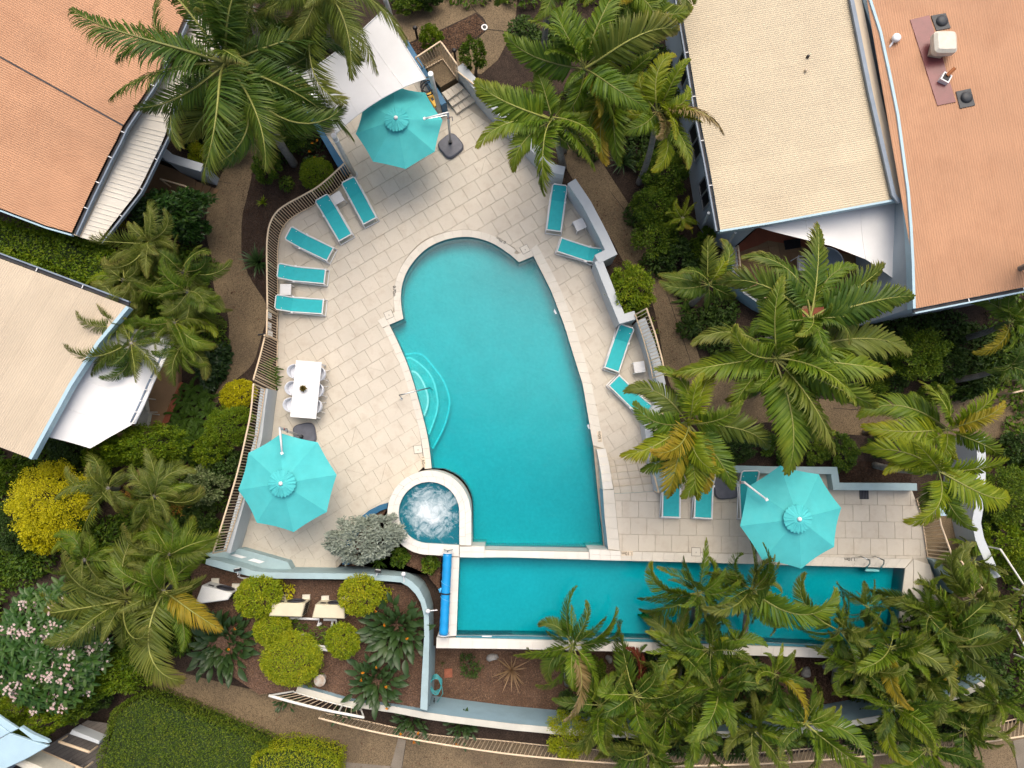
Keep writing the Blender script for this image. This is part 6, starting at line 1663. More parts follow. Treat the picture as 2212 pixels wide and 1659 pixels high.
MB().box((0, 0, 0.3), (0.3, 0.3, 0.6)).obj('body', 'alu', bx); MB().box((0, 0, 0.61), (0.34, 0.34, 0.03)).obj('lid', 'fascia', bx)
# ------------------------------------------------------------------ vegetation: builders
def np_mesh(name, V, Fq, mats, tip=None, mi=None, smooth=False):
    """V: n x 3, Fq: list of arrays of triangles/quads"""
    me = bpy.data.meshes.new(name)
    V = np.asarray(V, dtype=np.float32)
    me.vertices.add(len(V)); me.vertices.foreach_set('co', V.ravel())
    loops = np.concatenate([f.ravel() for f in Fq]).astype(np.int32)
    tot = np.concatenate([np.full(len(f), f.shape[1]) for f in Fq]).astype(np.int32)
    st = np.concatenate([[0], np.cumsum(tot)[:-1]]).astype(np.int32)
    me.loops.add(len(loops)); me.loops.foreach_set('vertex_index', loops)
    me.polygons.add(len(tot)); me.polygons.foreach_set('loop_start', st)
    if mi is not None: me.polygons.foreach_set('material_index', np.asarray(mi, dtype=np.int32))
    if tip is not None:
        a = me.attributes.new('tip', 'FLOAT', 'POINT'); a.data.foreach_set('value', np.asarray(tip, dtype=np.float32))
    me.update(calc_edges=True)
    for m in mats: me.materials.append(M[m])
    return me
def frond_mesh(seed, a0, a1, p=1.3, n=46, w=0.25, lw=0.026, vee=0.25, hang=0.35, curve=0.0, ragged=0.15, ph0=72, ph1=22, name='frond'):
    """a feather leaf along +X with horizontal reach 1; a0, a1: rise angles at base and tip"""
    R = np.random.RandomState(seed)
    S = 60
    s = np.linspace(0, 1, S + 1)
    el = np.radians(a0 + (a1 - a0) * s ** p)
    az = np.radians(curve) * s ** 2
    d = np.stack([np.cos(el) * np.cos(az), np.cos(el) * np.sin(az), np.sin(el)], 1)
    pts = np.concatenate([[[0, 0, 0]], np.cumsum(d[:-1] / S, 0)])
    k = np.hypot(pts[-1, 0], pts[-1, 1])
    th = math.atan2(pts[-1, 1], pts[-1, 0])
    c_, s_ = math.cos(-th), math.sin(-th)
    Rm = np.array([[c_, -s_, 0], [s_, c_, 0], [0, 0, 1]])
    pts = pts @ Rm.T / k; d = d @ Rm.T
    L = 1 / k
    V, T3, Q4, tipv = [], [], [], []
    mi = []
    for side in (-1, 1):
        for i in range(n):
            t = 0.14 + 0.86 * (i + 0.5 + R.uniform(-.3, .3)) / n
            t = min(t, 0.995)
            f = t * S; i0 = min(int(f), S - 1)
            b = pts[i0] + (pts[i0 + 1] - pts[i0]) * (f - i0)
            T_ = d[i0]
            N = np.array([-T_[1], T_[0], 0.0]); N /= np.linalg.norm(N) + 1e-9
            Up = np.cross(T_, N)
            if R.rand() < ragged * 0.35: continue
            ph = math.radians(ph0 + (ph1 - ph0) * t ** 1.2 + R.uniform(-5, 5))
            ln = w * L * (math.sin(pi * min(1, 0.18 + 0.80 * t)) ** 0.55) * (1 - 0.35 * t) * R.uniform(1 - ragged, 1.0) * 1.15
            dirv = T_ * math.cos(ph) + N * side * math.sin(ph) + Up * (vee + R.uniform(-.12, .12))
            dirv /= np.linalg.norm(dirv)
            wv = T_ * math.sin(ph) - N * side * math.cos(ph)
            wv = wv * math.cos(0.5) + Up * math.sin(R.uniform(-.5, .8)); wv /= np.linalg.norm(wv)
            hw = lw * L * 0.5 * (1 - 0.4 * t)
            g1 = hang * R.uniform(.6, 1.3)
            m1 = b + dirv * ln * 0.45 + np.array([0, 0, -g1 * ln * 0.10])
            m2 = b + dirv * ln * 0.78 + np.array([0, 0, -g1 * ln * 0.34])
            e = b + dirv * ln * 0.98 + np.array([0, 0, -g1 * ln * 0.72])
            o = len(V)
            V += [b - wv * hw * .5, b + wv * hw * .5, m1 - wv * hw, m1 + wv * hw, m2 - wv * hw * .75, m2 + wv * hw * .75, e]
            Q4 += [(o, o + 1, o + 3, o + 2), (o + 2, o + 3, o + 5, o + 4)]; T3 += [(o + 4, o + 5, o + 6)]
            q = max(0, t - 0.35) * 0.7
            tipv += [q * .1, q * .1, q * .4, q * .4, q * .9, q * .9, min(1, q * 1.6 + .12)]
    nq, ntri = len(Q4), len(T3)
    # midrib
    o = len(V); m = 14
    for i in range(m + 1):
        f = i / m * S; i0 = min(int(f), S - 1)
        b = pts[i0] + (pts[i0 + 1] - pts[i0]) * (f - i0); T_ = d[i0]
        N = np.array([-T_[1], T_[0], 0.0]); N /= np.linalg.norm(N) + 1e-9; Up = np.cross(T_, N)
        r = L * (0.013 * (1 - i / m) + 0.0022)
        V += [b + N * r, b + Up * r, b - N * r]; tipv += [0, 0, 0]
    for i in range(m):
        for j in range(3):
            a = o + i * 3 + j; b_ = o + i * 3 + (j + 1) % 3
            Q4.append((a, b_, b_ + 3, a + 3))
    Fq = [np.array(Q4[:nq]), np.array(T3), np.array(Q4[nq:])]
    mi = [0] * (nq + ntri) + [1] * (len(Q4) - nq)
    return np_mesh(name, V, Fq, ['palm_mid', 'rachis'], tipv, mi)
FR = {'feather': {}, 'broad': {}, 'plume': {}, 'cane': {}}
for kd, kw in (('cane', dict(n=92, w=0.27, lw=0.0145, vee=0.12, hang=0.8, ragged=0.24, ph0=62, ph1=24)), ('feather', dict(n=100, w=0.225, lw=0.0125, vee=0.10, hang=0.9, ragged=0.25, ph0=64, ph1=24)),
               ('broad', dict(n=80, w=0.26, lw=0.025, vee=0.16, hang=0.6, ragged=0.15, ph0=66, ph1=20)),
               ('plume', dict(n=80, w=0.24, lw=0.022, vee=0.4, hang=0.35, ragged=0.16, ph0=58, ph1=20))):
    for cls, (a0, a1, p_) in (('up', (62, 5, 1.5)), ('arch', (42, -48, 1.2)), ('flat', (18, -34, 1.3)), ('droop', (-5, -72, .8))):
        FR[kd][cls] = [frond_mesh(hash((kd, cls)) % 1000 if False else 11 * i + len(cls) + 7 * len(kd), a0 + dv, a1 + dv * .6, p_, curve=cv, **kw) for i, (dv, cv) in enumerate(((0, -30), (8, 36), (-8, 80), (3, -76)) if kd == 'broad' else ((0, -38), (10, 60), (-10, 105), (4, -100), (14, -70), (-14, 20)))]
trunk_cache = {}
def palm(label, kind, cu, cv, z, tips, m='palm_mid', base=None, extra=4, r=0.11, group=None, seed=0, shaft=True, zb=GZ, dead=0, name='palm_tree', seeds=(), reach=None, cls_bias=None, lift=0.0):
    rnd = random.Random(seed * 17 + int(cu * 3 + cv))
    c = P(cu, cv, z)
    if kind == 'plume':
        z = z * 0.55 + 0.2; c = P(cu, cv, z); extra += 9
        if base is None and cv < 1560: zb = -1.0; base = (cu - 10, 1478 + (cv - 1400) * .12) if cu < 2130 else (cu - 20, max(1480, cv))
        elif base is None: base = (cu, min(cv, 1600))
    elif not shaft:
        kind = 'cane'
        z = z * 0.72; c = P(cu, cv, z); extra += 10
        base = (cu + (1106 - cu) * .025, cv + (960 - cv) * .025)
    else: extra += 2
    if base is None: b = Vector((c.x + rnd.uniform(-.4, .4), c.y + rnd.uniform(-.4, .4), zb))
    else: b = P(base[0], base[1], zb)
    t = thing(name, label, 'palm', b, group=group)
    top = c - b
    sh = 0.9 if shaft else 0.0
    n = 14
    bow = Vector((rnd.uniform(-.15, .15), rnd.uniform(-.15, .15), 0))
    cen = lambda s: top * s + bow * sin(pi * s)
    s1 = max(0.3, 1 - sh / max(1.0, top.z))
    pts, rr = [], []
    for i in range(n * 2 + 1):
        s = s1 * i / (n * 2)
        pts.append(cen(s)); rr.append(r * (1.35 - 0.5 * (s ** .5)) * (1.04 if i % 2 else 0.97))
    MB().tube(pts, rr, 10).obj('trunk', 'trunk', t, smooth=True)
    if shaft: MB().tube([cen(s1 + (1 - s1) * i / 5) for i in range(6)], [r * q for q in (0.98, 1.12, 1.05, .85, .6, .35)], 10).obj('crownshaft', 'shaft', t, smooth=True)
    tips_w = []
    for q in tips:
        e = P(q[0], q[1], z + (q[2] if len(q) > 2 else -0.3))
        tips_w.append((e.x - c.x, e.y - c.y))
    mean = reach or (sum(math.hypot(*q) for q in tips_w) / max(1, len(tips_w)) if tips_w else 1.8)
    azs = [math.atan2(q[1], q[0]) for q in tips_w]
    for i in range(extra):
        best = max((min([abs((a - q + pi) % (2 * pi) - pi) for q in azs] or [9]) + rnd.random() * .3, a) for a in [rnd.uniform(-pi, pi) for _ in range(12)])[1]
        azs.append(best); R = mean * (rnd.uniform(.5, .85) if kind == 'broad' else rnd.uniform(.55, 1.0))
        tips_w.append((cos(best) * R, sin(best) * R))
    for i, (x, y) in enumerate(tips_w):
        R = math.hypot(x, y); ja = 0
        if kind == 'plume' or not shaft: R *= rnd.uniform(.85, 1.2); ja = rnd.uniform(-.25, .25)
        else: R *= rnd.uniform(.92, 1.08)
        if R < 0.15: continue
        f = R / mean
        if i >= len(tips): cls = rnd.choice(('droop', 'droop', 'flat', 'up'))
        elif f > 0.85: cls = rnd.choice(('flat', 'flat', 'arch'))
        elif f > 0.6: cls = rnd.choice(('arch', 'flat', 'up'))
        else: cls = rnd.choice(('up', 'droop', 'arch'))
        if cls_bias and rnd.random() < .6: cls = rnd.choice(cls_bias)
        me = rnd.choice(FR[kind][cls])
        o = link(me, 'frond', None, t, loc=top + Vector((0, 0, lift + (0.12 if cls == 'up' else -0.05))), rot=(rnd.choice((-1, 1)) * (rnd.uniform(.05, .95) if not ja else rnd.uniform(.2, 1.15)), rnd.uniform(-.08, .08) if not ja else rnd.uniform(-.3, .25), math.atan2(y, x) + ja), scale=(R, R, R * 0.9))
        mm = m
        if i >= len(tips) and i - len(tips) < dead: mm = rnd.choice(('palm_dead', 'palm_gold'))
        elif len(m) and isinstance(m, (list, tuple)): mm = rnd.choice(m)
        if i < len(tips) and len(tips[i]) > 3: mm = tips[i][3]
        set_mat(o, mm)
    # the new spear leaf
    R = mean * .25
    o = link(FR[kind]['up'][seed % 4], 'frond', None, t, loc=top, rot=(0, rad(-38), rnd.uniform(-pi, pi)), scale=(R * 1.6, R * .8, R * 2.2))
    set_mat(o, m if isinstance(m, str) else m[0])
    for q in seeds:
        e = P(q[0], q[1], z - 0.7) - b
        V, T3 = [], []
        for i in range(220):
            pp = Vector((rnd.gauss(0, .17), rnd.gauss(0, .17), rnd.gauss(0, .13)))
            dv = Vector((rnd.uniform(-1, 1), rnd.uniform(-1, 1), rnd.uniform(-1, .3))).normalized()
            sd = Vector((-dv.y, dv.x, 0)) * .008
            k = len(V); V += [pp - sd, pp + sd, pp + dv * .16]; T3.append((k, k + 1, k + 2))
        so = MB().add(V, T3).obj('seed_cluster', 'seed', t, loc=e, kind='stuff')
    return t
# small leaves
def leaf_tris(C, D, Nn, ln, wd, fold=0.25):
    """C centres, D directions, Nn normals (n x 3), ln/wd arrays -> folded diamond leaves"""
    Sd = np.cross(D, Nn); Sd /= np.linalg.norm(Sd, axis=1, keepdims=True) + 1e-9
    Nn = np.cross(Sd, D)
    ln = ln[:, None]; wd = wd[:, None]
    b = C - D * ln * .5; t = C + D * ln * .5
    l = C - Sd * wd * .5 + Nn * wd * fold - D * ln * 0.05; r = C + Sd * wd * .5 + Nn * wd * fold - D * ln * 0.05
    V = np.stack([b, l, t, r], 1).reshape(-1, 3)
    k = np.arange(len(C))[:, None] * 4
    F3 = np.concatenate([k + np.array([[0, 2, 1]]), k + np.array([[0, 3, 2]])])
    return V, F3
def cloud(name, seed, n, rx, ry, h, ln, asp=0.5, clumps=24, cr=0.32, up=0.5, flat_=0.0, z0=0.0, droop=0.0, m='leaf_green', skirt=0.25):
    """foliage of one bush: leaves gathered in clumps over a lumpy half dome"""
    R = np.random.RandomState(seed)
    u = R.rand(clumps); a = np.arange(clumps) * 2.39996 + R.rand(clumps) * .6
    cz = 1 - (1 + skirt) * ((np.arange(clumps) + .5) / clumps)
    cxy = np.sqrt(np.maximum(0, 1 - np.clip(cz, -1, 1) ** 2))
    if flat_: cz = np.sign(cz) * np.abs(cz) ** (1 - flat_)
    rad_ = R.uniform(.93 if clumps > 150 else .72, 1.0, clumps)
    CC = np.stack([cxy * np.cos(a) * rad_, cxy * np.sin(a) * rad_, cz * rad_], 1)
    idx = R.randint(0, clumps, n)
    off = R.normal(size=(n, 3)); off /= np.linalg.norm(off, axis=1, keepdims=True)
    off *= (R.rand(n, 1) ** .45) * cr
    Pn = CC[idx] + off
    out = Pn / (np.linalg.norm(Pn, axis=1, keepdims=True) + 1e-6)
    Cw = Pn * np.array([rx, ry, h]) + np.array([0, 0, z0])
    Cw[:, 2] = np.maximum(Cw[:, 2], 0.02)
    oc = off / (np.linalg.norm(off, axis=1, keepdims=True) + 1e-6)
    D = oc * .8 + out * .5 + R.normal(size=(n, 3)) * .55 + np.array([0, 0, -droop]); D /= np.linalg.norm(D, axis=1, keepdims=True)
    Nn = out * .6 + np.array([0, 0, up]) + R.normal(size=(n, 3)) * .45
    Nn -= D * (Nn * D).sum(1, keepdims=True); Nn /= np.linalg.norm(Nn, axis=1, keepdims=True) + 1e-9
    l = ln * R.uniform(.65, 1.25, n)
    V, F3 = leaf_tris(Cw, D, Nn, l, l * asp)
    return np_mesh(name, V, [F3], [m])
_fol = {}
FKIND = {  # leaves, length, width share, clumps, clump radius, up
    'round': (7500, 0.088, .55, 46, .26, .5), 'clip': (15000, 0.06, .6, 260, .19, .5), 'loose': (4500, 0.11, .5, 24, .34, .6),
    'big': (2600, 0.20, .42, 30, .34, .8), 'tiny': (9000, 0.075, .5, 70, .22, .6), 'sparse': (1100, 0.09, .5, 14, .36, .6), 'whorl': (5200, 0.14, .34, 80, .20, .8)}
def shrub(label, u, v, ru, z, h, m, kind='round', ry=None, seed=0, cat='shrub', group=None, name='shrub', trunk=False, rz=None, zb=GZ):
    zt = zb + z + h * .7
    c = P(u, v, zt); rx = m_per(ru, zt); rr = m_per(ry or ru, zt)
    n, ln, asp, cl_n, cr, up_ = FKIND[kind]
    var = seed % 3
    size = math.sqrt(rx * rr)
    sc_ = max(0.35, min(1.0, (size / 1.0) ** 2))
    bucket = 0 if size < .45 else 1 if size < .8 else 2 if size < 1.25 else 3
    key = (kind, var, bucket)
    bs = (0.32, 0.62, 1.0, 1.6)[bucket]
    if key not in _fol:
        nn_ = int(n * min(2.2, max(.25, bs ** 1.6)))
        _fol[key] = cloud('foliage', 31 * var + len(kind) + bucket * 7, nn_, 1, 1, 1, ln / bs, asp, max(8, int(cl_n * min(1.6, bs ** .8))), cr * (1.0 if bs > .6 else 1.25), up_)
    t = thing(name, label, cat, (c.x, c.y, zb), group=group)
    o = link(_fol[key], 'foliage', None, t, loc=(0, 0, z + h * .45), rot=rz if rz is not None else random.Random(int(u * 7 + v)).uniform(0, .5), scale=(rx, rr, h * .55))
    set_mat(o, m)
    rnd = random.Random(int(u + v * 3))
    st = MB()
    for k in range(5 if not trunk else 1):
        a = k * 1.26 + rnd.random()
        st.tube([(0.05 * cos(a), 0.05 * sin(a), 0), (rx * .25 * cos(a), rr * .25 * sin(a), z + h * .35), (rx * .5 * cos(a), rr * .5 * sin(a), z + h * .7)], [0.03 if not trunk else .08, 0.02, 0.008], 5)
    st.obj('stem' if not trunk else 'trunk', 'bark', t)
    return t
def hedge(label, poly, zt, m, n, ln=0.085, seed=0, top_flat=True, name='hedge', z0=GZ, lump=.22, kind=None, cat='hedge'):
    """leaves over the top and the sides of a planted strip"""
    R = np.random.RandomState(seed)
    p = [(q[0], q[1]) for q in poly]
    if area(p) < 0: p = p[::-1]
    xs = [q[0] for q in p]; ys = [q[1] for q in p]
    pts = []
    per = sum(math.dist(p[k], p[(k + 1) % len(p)]) for k in range(len(p))); A = abs(area(p)); h = zt - z0
    ns = int(n * per * h * .8 / (per * h * .8 + A)); nt_ = n - ns
    while len(pts) < nt_:
        x, y = R.uniform(min(xs), max(xs)), R.uniform(min(ys), max(ys))
        if inside((x, y), p): pts.append((x, y, zt, 0, 0, 1))
    cum = np.cumsum([math.dist(p[k], p[(k + 1) % len(p)]) for k in range(len(p))])
    for s in R.rand(ns) * per:
        k = int(np.searchsorted(cum, s)); k = min(k, len(p) - 1)
        a, b = p[k], p[(k + 1) % len(p)]; L = math.dist(a, b); t = 1 - (cum[k] - s) / L
        pts.append((a[0] + (b[0] - a[0]) * t, a[1] + (b[1] - a[1]) * t, z0 + h * R.rand() ** .7, (b[1] - a[1]) / L, -(b[0] - a[0]) / L, .25))
    Q = np.array(pts)
    C, Nb = Q[:, :3].copy(), Q[:, 3:].copy()
    ncl = max(10, int(A * 3.2)); 
    cc = C[R.randint(0, len(C), ncl)]
    dist = np.min(((C[:, None, :] - cc[None]) ** 2).sum(2), 1) ** .5 if len(C) * ncl < 4e7 else np.zeros(len(C))
    bump = lump * np.exp(-(dist / .28) ** 2) - lump * .5
    C += Nb * (bump[:, None] + R.uniform(-.10, .02, (len(C), 1)))
    C[:, 2] = np.maximum(C[:, 2], z0 + .03)
    D = R.normal(size=C.shape) + Nb * .35; D /= np.linalg.norm(D, axis=1, keepdims=True)
    Nn = Nb + R.normal(size=C.shape) * .5; Nn -= D * (Nn * D).sum(1, keepdims=True); Nn /= np.linalg.norm(Nn, axis=1, keepdims=True) + 1e-9
    l = ln * R.uniform(.65, 1.25, len(C))
    V, F3 = leaf_tris(C, D, Nn, l, l * .55)
    c = Vector((sum(xs) / len(p), sum(ys) / len(p), z0))
    V = V - np.array([c.x, c.y, c.z])
    t = thing(name, label, cat, c)
    link(np_mesh('foliage', V, [F3], [m]), 'foliage', None, t)
    q = offset_poly(p, -0.2 - lump * .3)
    MB().prism([(x - c.x, y - c.y) for x, y in q], 0, h - .16 - lump * .75).obj('branches', 'hedge_core', t)
    return t
# paddle leaves of the strelitzias and straps
def paddle_mesh(seed, L=0.75, B=0.48, W=0.13, lean=55, bend=30, fold=.22):
    R = random.Random(seed); V, Fc = [], []
    pts = []; n = 12; a = rad(90 - lean * .35); x = z = 0.0
    for i in range(n + 1):
        t = i / n
        pts.append((x, z))
        a = rad(90 - lean * (.35 + .65 * t) - bend * max(0, t - .55) * 2)
        x += (L + B) / n * cos(a); z += (L + B) / n * sin(a)
    t0 = L / (L + B); o = 0
    def at(t):
        f = t * n; i = min(int(f), n - 1)
        return (pts[i][0] + (pts[i+1][0] - pts[i][0]) * (f - i), pts[i][1] + (pts[i+1][1] - pts[i][1]) * (f - i))
    mb = MB()
    mb.tube([(*[at(t0 * k / 4)[0]], 0, at(t0 * k / 4)[1]) for k in range(5)], [0.016, .014, .012, .010, .009], 4, mi=0)
    m_ = 7; vs, fs = [], []
    for k in range(m_ + 1):
        s = k / m_; q = at(t0 + (1 - t0) * s)
        w = W * .5 * (sin(pi * (0.06 + 0.94 * s) ** .75) ** .8 if 0 < s < 1 else (0.25 if s == 0 else 0.02))
        vs += [(q[0], -w, q[1] + w * fold * 2), (q[0], 0, q[1]), (q[0], w, q[1] + w * fold * 2)]
    for k in range(m_):
        for j in range(2): fs.append((3*k+j, 3*k+3+j, 3*k+4+j, 3*k+1+j))
    mb.add(vs, fs, 0)
    me = mb.mesh('leaf', True); me.materials.append(M['leaf_strap'])
    return me
PAD = [paddle_mesh(i, 0.20 + .09 * i, 0.46 + .05 * (i % 2), 0.16 + .015 * (i % 3), 34 + 9 * i, 48 - 6 * i) for i in range(6)]
fl = MB()
for k, (a, e) in enumerate(((-30, 60), (0, 75), (25, 55), (-10, 40), (12, 30))):
    d = Vector((cos(rad(a)) * cos(rad(e)), sin(rad(a)) * cos(rad(e)), sin(rad(e))))
    s_ = Vector((-d.y, d.x, 0)).normalized() * .022
    fl.add([(0, 0, 0), d * .08 - s_, d * .17, d * .08 + s_], [(0, 1, 2, 3)])
fl.add([(0, -.012, 0), (0.2, 0, .05), (0, .012, 0), (0.02, 0, .03)], [(0, 1, 3), (1, 2, 3)])
FLW = fl.mesh('flower')
def strelitzia(label, u, v, ru, n, flowers, zb=0.0, seed=0, group='bird of paradise plants', m='leaf_strap', scale=1.0):
    c = P(u, v, zb + .7); R_ = m_per(ru, zb + .7); rnd = random.Random(seed + int(u))
    t = thing('strelitzia', label, 'plant', (c.x, c.y, zb), group=group)
    for i in range(n):
        q = (i + .5) / n
        me = PAD[min(5, int(q * 6))]
        a = i * 2.39996 + rnd.uniform(-.3, .3)
        r0 = R_ * .42 * math.sqrt(q) * rnd.uniform(.6, 1.1)
        k = R_ / 1.25 * rnd.uniform(.8, 1.15)
        o = link(me, 'leaf', None, t, loc=(r0 * cos(a), r0 * sin(a), 0), rot=(rnd.uniform(-.2, .2), rnd.uniform(-.12, .2), a + rnd.uniform(-.9, .9)), scale=(k * .95, k * 1.05, k * scale))
        if m != 'leaf_strap': set_mat(o, m)
    for i in range(flowers):
        a = rnd.uniform(-pi, pi); r0 = R_ * rnd.uniform(.2, .8)
        st = MB().tube([(0, 0, -.5), (0, 0, 0)], 0.012, 4).obj('flower_stalk', 'stem', t, loc=(r0 * cos(a), r0 * sin(a), rnd.uniform(.75, 1.0) * R_))
        link(FLW, 'flower', 'flower_orange', st, loc=(0, 0, 0), rot=(rnd.uniform(-.5, .5), rnd.uniform(-.3, .5), rnd.uniform(-pi, pi)), scale=.85)
    return t
def strap_mesh(seed, L=0.8, W=.05, lean=50, bend=70):
    n = 6; x = z = 0.0; vs, fs = [], []
    for i in range(n + 1):
        t = i / n; a = rad(90 - lean * .4 - bend * t)
        w = W * .5 * (1 - t ** 2.2) + .002
        vs += [(x, -w, z + w * .4), (x, 0, z), (x, w, z + w * .4)]
        x += L / n * cos(a); z += L / n * sin(a)
    for k in range(n):
        for j in range(2): fs.append((3*k+j, 3*k+3+j, 3*k+4+j, 3*k+1+j))
    me = MB().add(vs, fs).mesh('leaf', True); me.materials.append(M['leaf_strap'])
    return me
STR = [strap_mesh(0, .8, .05, 10, 40), strap_mesh(1, .8, .055, 40, 60), strap_mesh(2, .8, .05, 70, 70), strap_mesh(3, .75, .06, 95, 55)]
STIFF = [strap_mesh(4, .8, .045, 20, 8), strap_mesh(5, .8, .045, 70, 10), strap_mesh(6, .8, .045, 120, 12), strap_mesh(7, .8, .045, 160, 10)]
def rosette(label, u, v, ru, n, m, zb=GZ, stiff=False, cat='plant', group=None, name='strap_plant', seed=0, wide=1.0):
    c = P(u, v, zb + .2); R_ = m_per(ru, zb + .2); rnd = random.Random(seed + int(u * 3 + v))
    t = thing(name, label, cat, (c.x, c.y, zb), group=group)
    for i in range(n):
        q = (i + .5) / n
        me = (STIFF if stiff else STR)[min(3, int(q * 4))]
        k = R_ / .62 * rnd.uniform(.8, 1.15)
        o = link(me, 'leaf', None, t, loc=(0, 0, .03), rot=(rnd.uniform(-.15, .15), rnd.uniform(-.15, .15), i * 2.39996 + rnd.uniform(-.3, .3)), scale=(k, k * wide, k))
        set_mat(o, m)
    return t
def fern(label, u, v, ru, zb=GZ, n=13, m='leaf_fern', group=None, seed=0):
    c = P(u, v, zb + .3); R_ = m_per(ru, zb + .3); rnd = random.Random(seed + int(u * 5 + v))
    t = thing('fern', label, 'fern', (c.x, c.y, zb), group=group)
    for i in range(n):
        k = R_ * rnd.uniform(.7, 1.15)
        o = link(FR['plume'][rnd.choice(('arch', 'flat', 'arch'))][i % 4], 'frond', None, t, loc=(0, 0, .1), rot=(rnd.uniform(-.3, .3), 0, i * 2.39996), scale=(k, k * .75, k * .8))
        set_mat(o, m)
    return t

def ground_cover(name, spots, m, h=.55, n=240, ln=.13, seed=1, zb=None):
    """one carpet of low leaves: circles of (tile, x, y, radius) filled with leaf tufts"""
    R = np.random.RandomState(seed); VV, FF, o = [], [], 0
    for s in spots:
        z = (zb if zb is not None else GZ) if len(s) < 5 else s[4]
        c = T(s[0], s[1], s[2], z + h); r = m_per(s[3] / 4, z + h)
        k = int(n * r * r * 3 + 60)
        q = np.sqrt(R.rand(k)) * r; a = R.rand(k) * 6.283
        C = np.stack([c.x + q * np.cos(a), c.y + q * np.sin(a), z + .05 + h * R.rand(k) * (1.05 - (q / r) ** 2 * .7)], 1)
        D = np.stack([np.cos(a), np.sin(a), R.normal(size=k) * .5], 1) + R.normal(size=(k, 3)) * .7; D /= np.linalg.norm(D, axis=1, keepdims=True)
        Nn = R.normal(size=(k, 3)) * .5 + np.array([0, 0, 1.0]); Nn -= D * (Nn * D).sum(1, keepdims=True); Nn /= np.linalg.norm(Nn, axis=1, keepdims=True)
        l = ln * R.uniform(.6, 1.4, k)
        V, F3 = leaf_tris(C, D, Nn, l, l * .45); VV.append(V); FF.append(F3 + o); o += len(V)
    return link(np_mesh(name, np.concatenate(VV), [np.concatenate(FF)], [m]), name, None, kind='stuff')
def fern_carpet(name, spots, r_u, m, zb, seed=1):
    rnd = random.Random(seed); VV, QQ, TT, o = [], [], [], 0
    for t_, x, y in spots:
        c = T(t_, x, y, zb + .3); R_ = m_per(r_u, zb + .3)
        for i in range(11):
            me = FR['plume'][rnd.choice(('arch', 'flat', 'arch'))][i % 4]
            V = np.empty(len(me.vertices) * 3); me.vertices.foreach_get('co', V); V = V.reshape(-1, 3)
            k = R_ * rnd.uniform(.7, 1.2); a = i * 2.39996 + rnd.random()
            V = V * np.array([k, k * .75, k * .8]); V = V @ np.array([[cos(a), sin(a), 0], [-sin(a), cos(a), 0], [0, 0, 1]]) + np.array([c.x, c.y, zb + .1])
            lv_ = np.empty(len(me.loops), dtype=np.int32); me.loops.foreach_get('vertex_index', lv_)
            tot = np.empty(len(me.polygons), dtype=np.int32); me.polygons.foreach_get('loop_total', tot)
            st = np.concatenate([[0], np.cumsum(tot)[:-1]])
            q4 = st[tot == 4]; t3 = st[tot == 3]
            QQ.append(lv_[q4[:, None] + np.arange(4)] + o); TT.append(lv_[t3[:, None] + np.arange(3)] + o); VV.append(V); o += len(V)
    return link(np_mesh(name, np.concatenate(VV), [np.concatenate(QQ), np.concatenate(TT)], [m]), name, None, kind='stuff')
# ------------------------------------------------------------------ palms (crown centre and leaf tips as seen in the photograph)
UU = lambda s: [tuple(U(int(a.split()[0]), float(a.split()[1]), float(a.split()[2]))) + tuple(a.split()[3:4] and [float(a.split()[3])]) + tuple(a.split()[4:5]) for a in s.split(',')]
UC = lambda *q: U(*q)
palm('tall dark palm spreading over the salmon roof and its white verandah', 'feather', *UC(0, 1950, 545), 6.6, UU('0 830 300,0 985 590,0 1050 830,0 1170 990,0 1480 1190,0 1760 1480,0 1860 1540,0 1990 1390,0 2190 960,0 1480 0,0 1740 -60,0 1250 250,10 600 1000,10 170 1530,10 510 250,0 1220 20'), 'palm_dark', U(10, 330, 1420), 8, .13, seed=1)
palm('tall palm at the top edge with fronds hanging over the white sail', 'feather', *UC(10, 560, -150), 6.8, UU('10 585 830,10 890 745,10 1195 530,10 300 420,10 1050 90,10 100 -300,10 800 -600,10 1150 -300,10 420 300,10 740 420,10 -20 150'), 'palm_olive', U(10, 640, 420), 4, .13, seed=2)
palm('palm squeezed between the roof palm and the sail palm at the top edge', 'feather', *UC(10, -60, 60), 6.0, UU('10 -400 -150,0 1900 300,10 200 430,10 420 140,10 60 -300,10 -250 420,0 1600 -80,10 260 -120'), 'palm_dark', U(10, 120, 560), 3, .12, seed=3)
palm('palm left of the sail posts with one frond tip over the white sail edge', 'feather', *UC(10, -70, 690), 5.0, UU('10 620 1010,10 170 1540,10 380 560,10 -400 900,10 -20 1250,10 300 1180,10 240 420'), 'palm_olive', U(10, 330, 1420), 2, .10, seed=4)
palm('green palm with the upright bright frond behind the entry wall', 'broad', *UC(20, 625, 590), 6.2, UU('20 280 130,20 560 30,20 910 50,20 1370 340 -.3 palm_olive,20 440 830,20 -30 380,20 1190 1050,20 760 1100 -.8 palm_gold,20 120 640,20 1030 700,20 400 140'), 'palm_mid', None, 4, .12, seed=5)
palm('green palm hanging its fronds over the deck and the notch lounger', 'broad', *UC(20, 350, 1030), 5.6, UU('20 690 990,20 715 1530,20 310 1650,20 50 1480,10 1890 1330,10 1975 1190,10 1880 740,20 480 830,10 1955 880,20 200 640,20 130 1220,20 610 1290'), 'palm_mid', U(20, 440, 1440), 3, .12, seed=6)
palm('yellow green palm brushing the gutter of the cream roof', 'broad', *UC(20, 1255, 960), 5.2, UU('20 955 1010,20 1645 1110,20 1215 1500,20 1110 640,20 1530 760,20 1500 1545 -1 palm_mid,20 1770 1285 -.3 palm_dead,20 1380 560,20 900 1180 -.6 palm_mid,20 1310 700'), 'palm_lime', None, 3, .11, seed=7, dead=1)
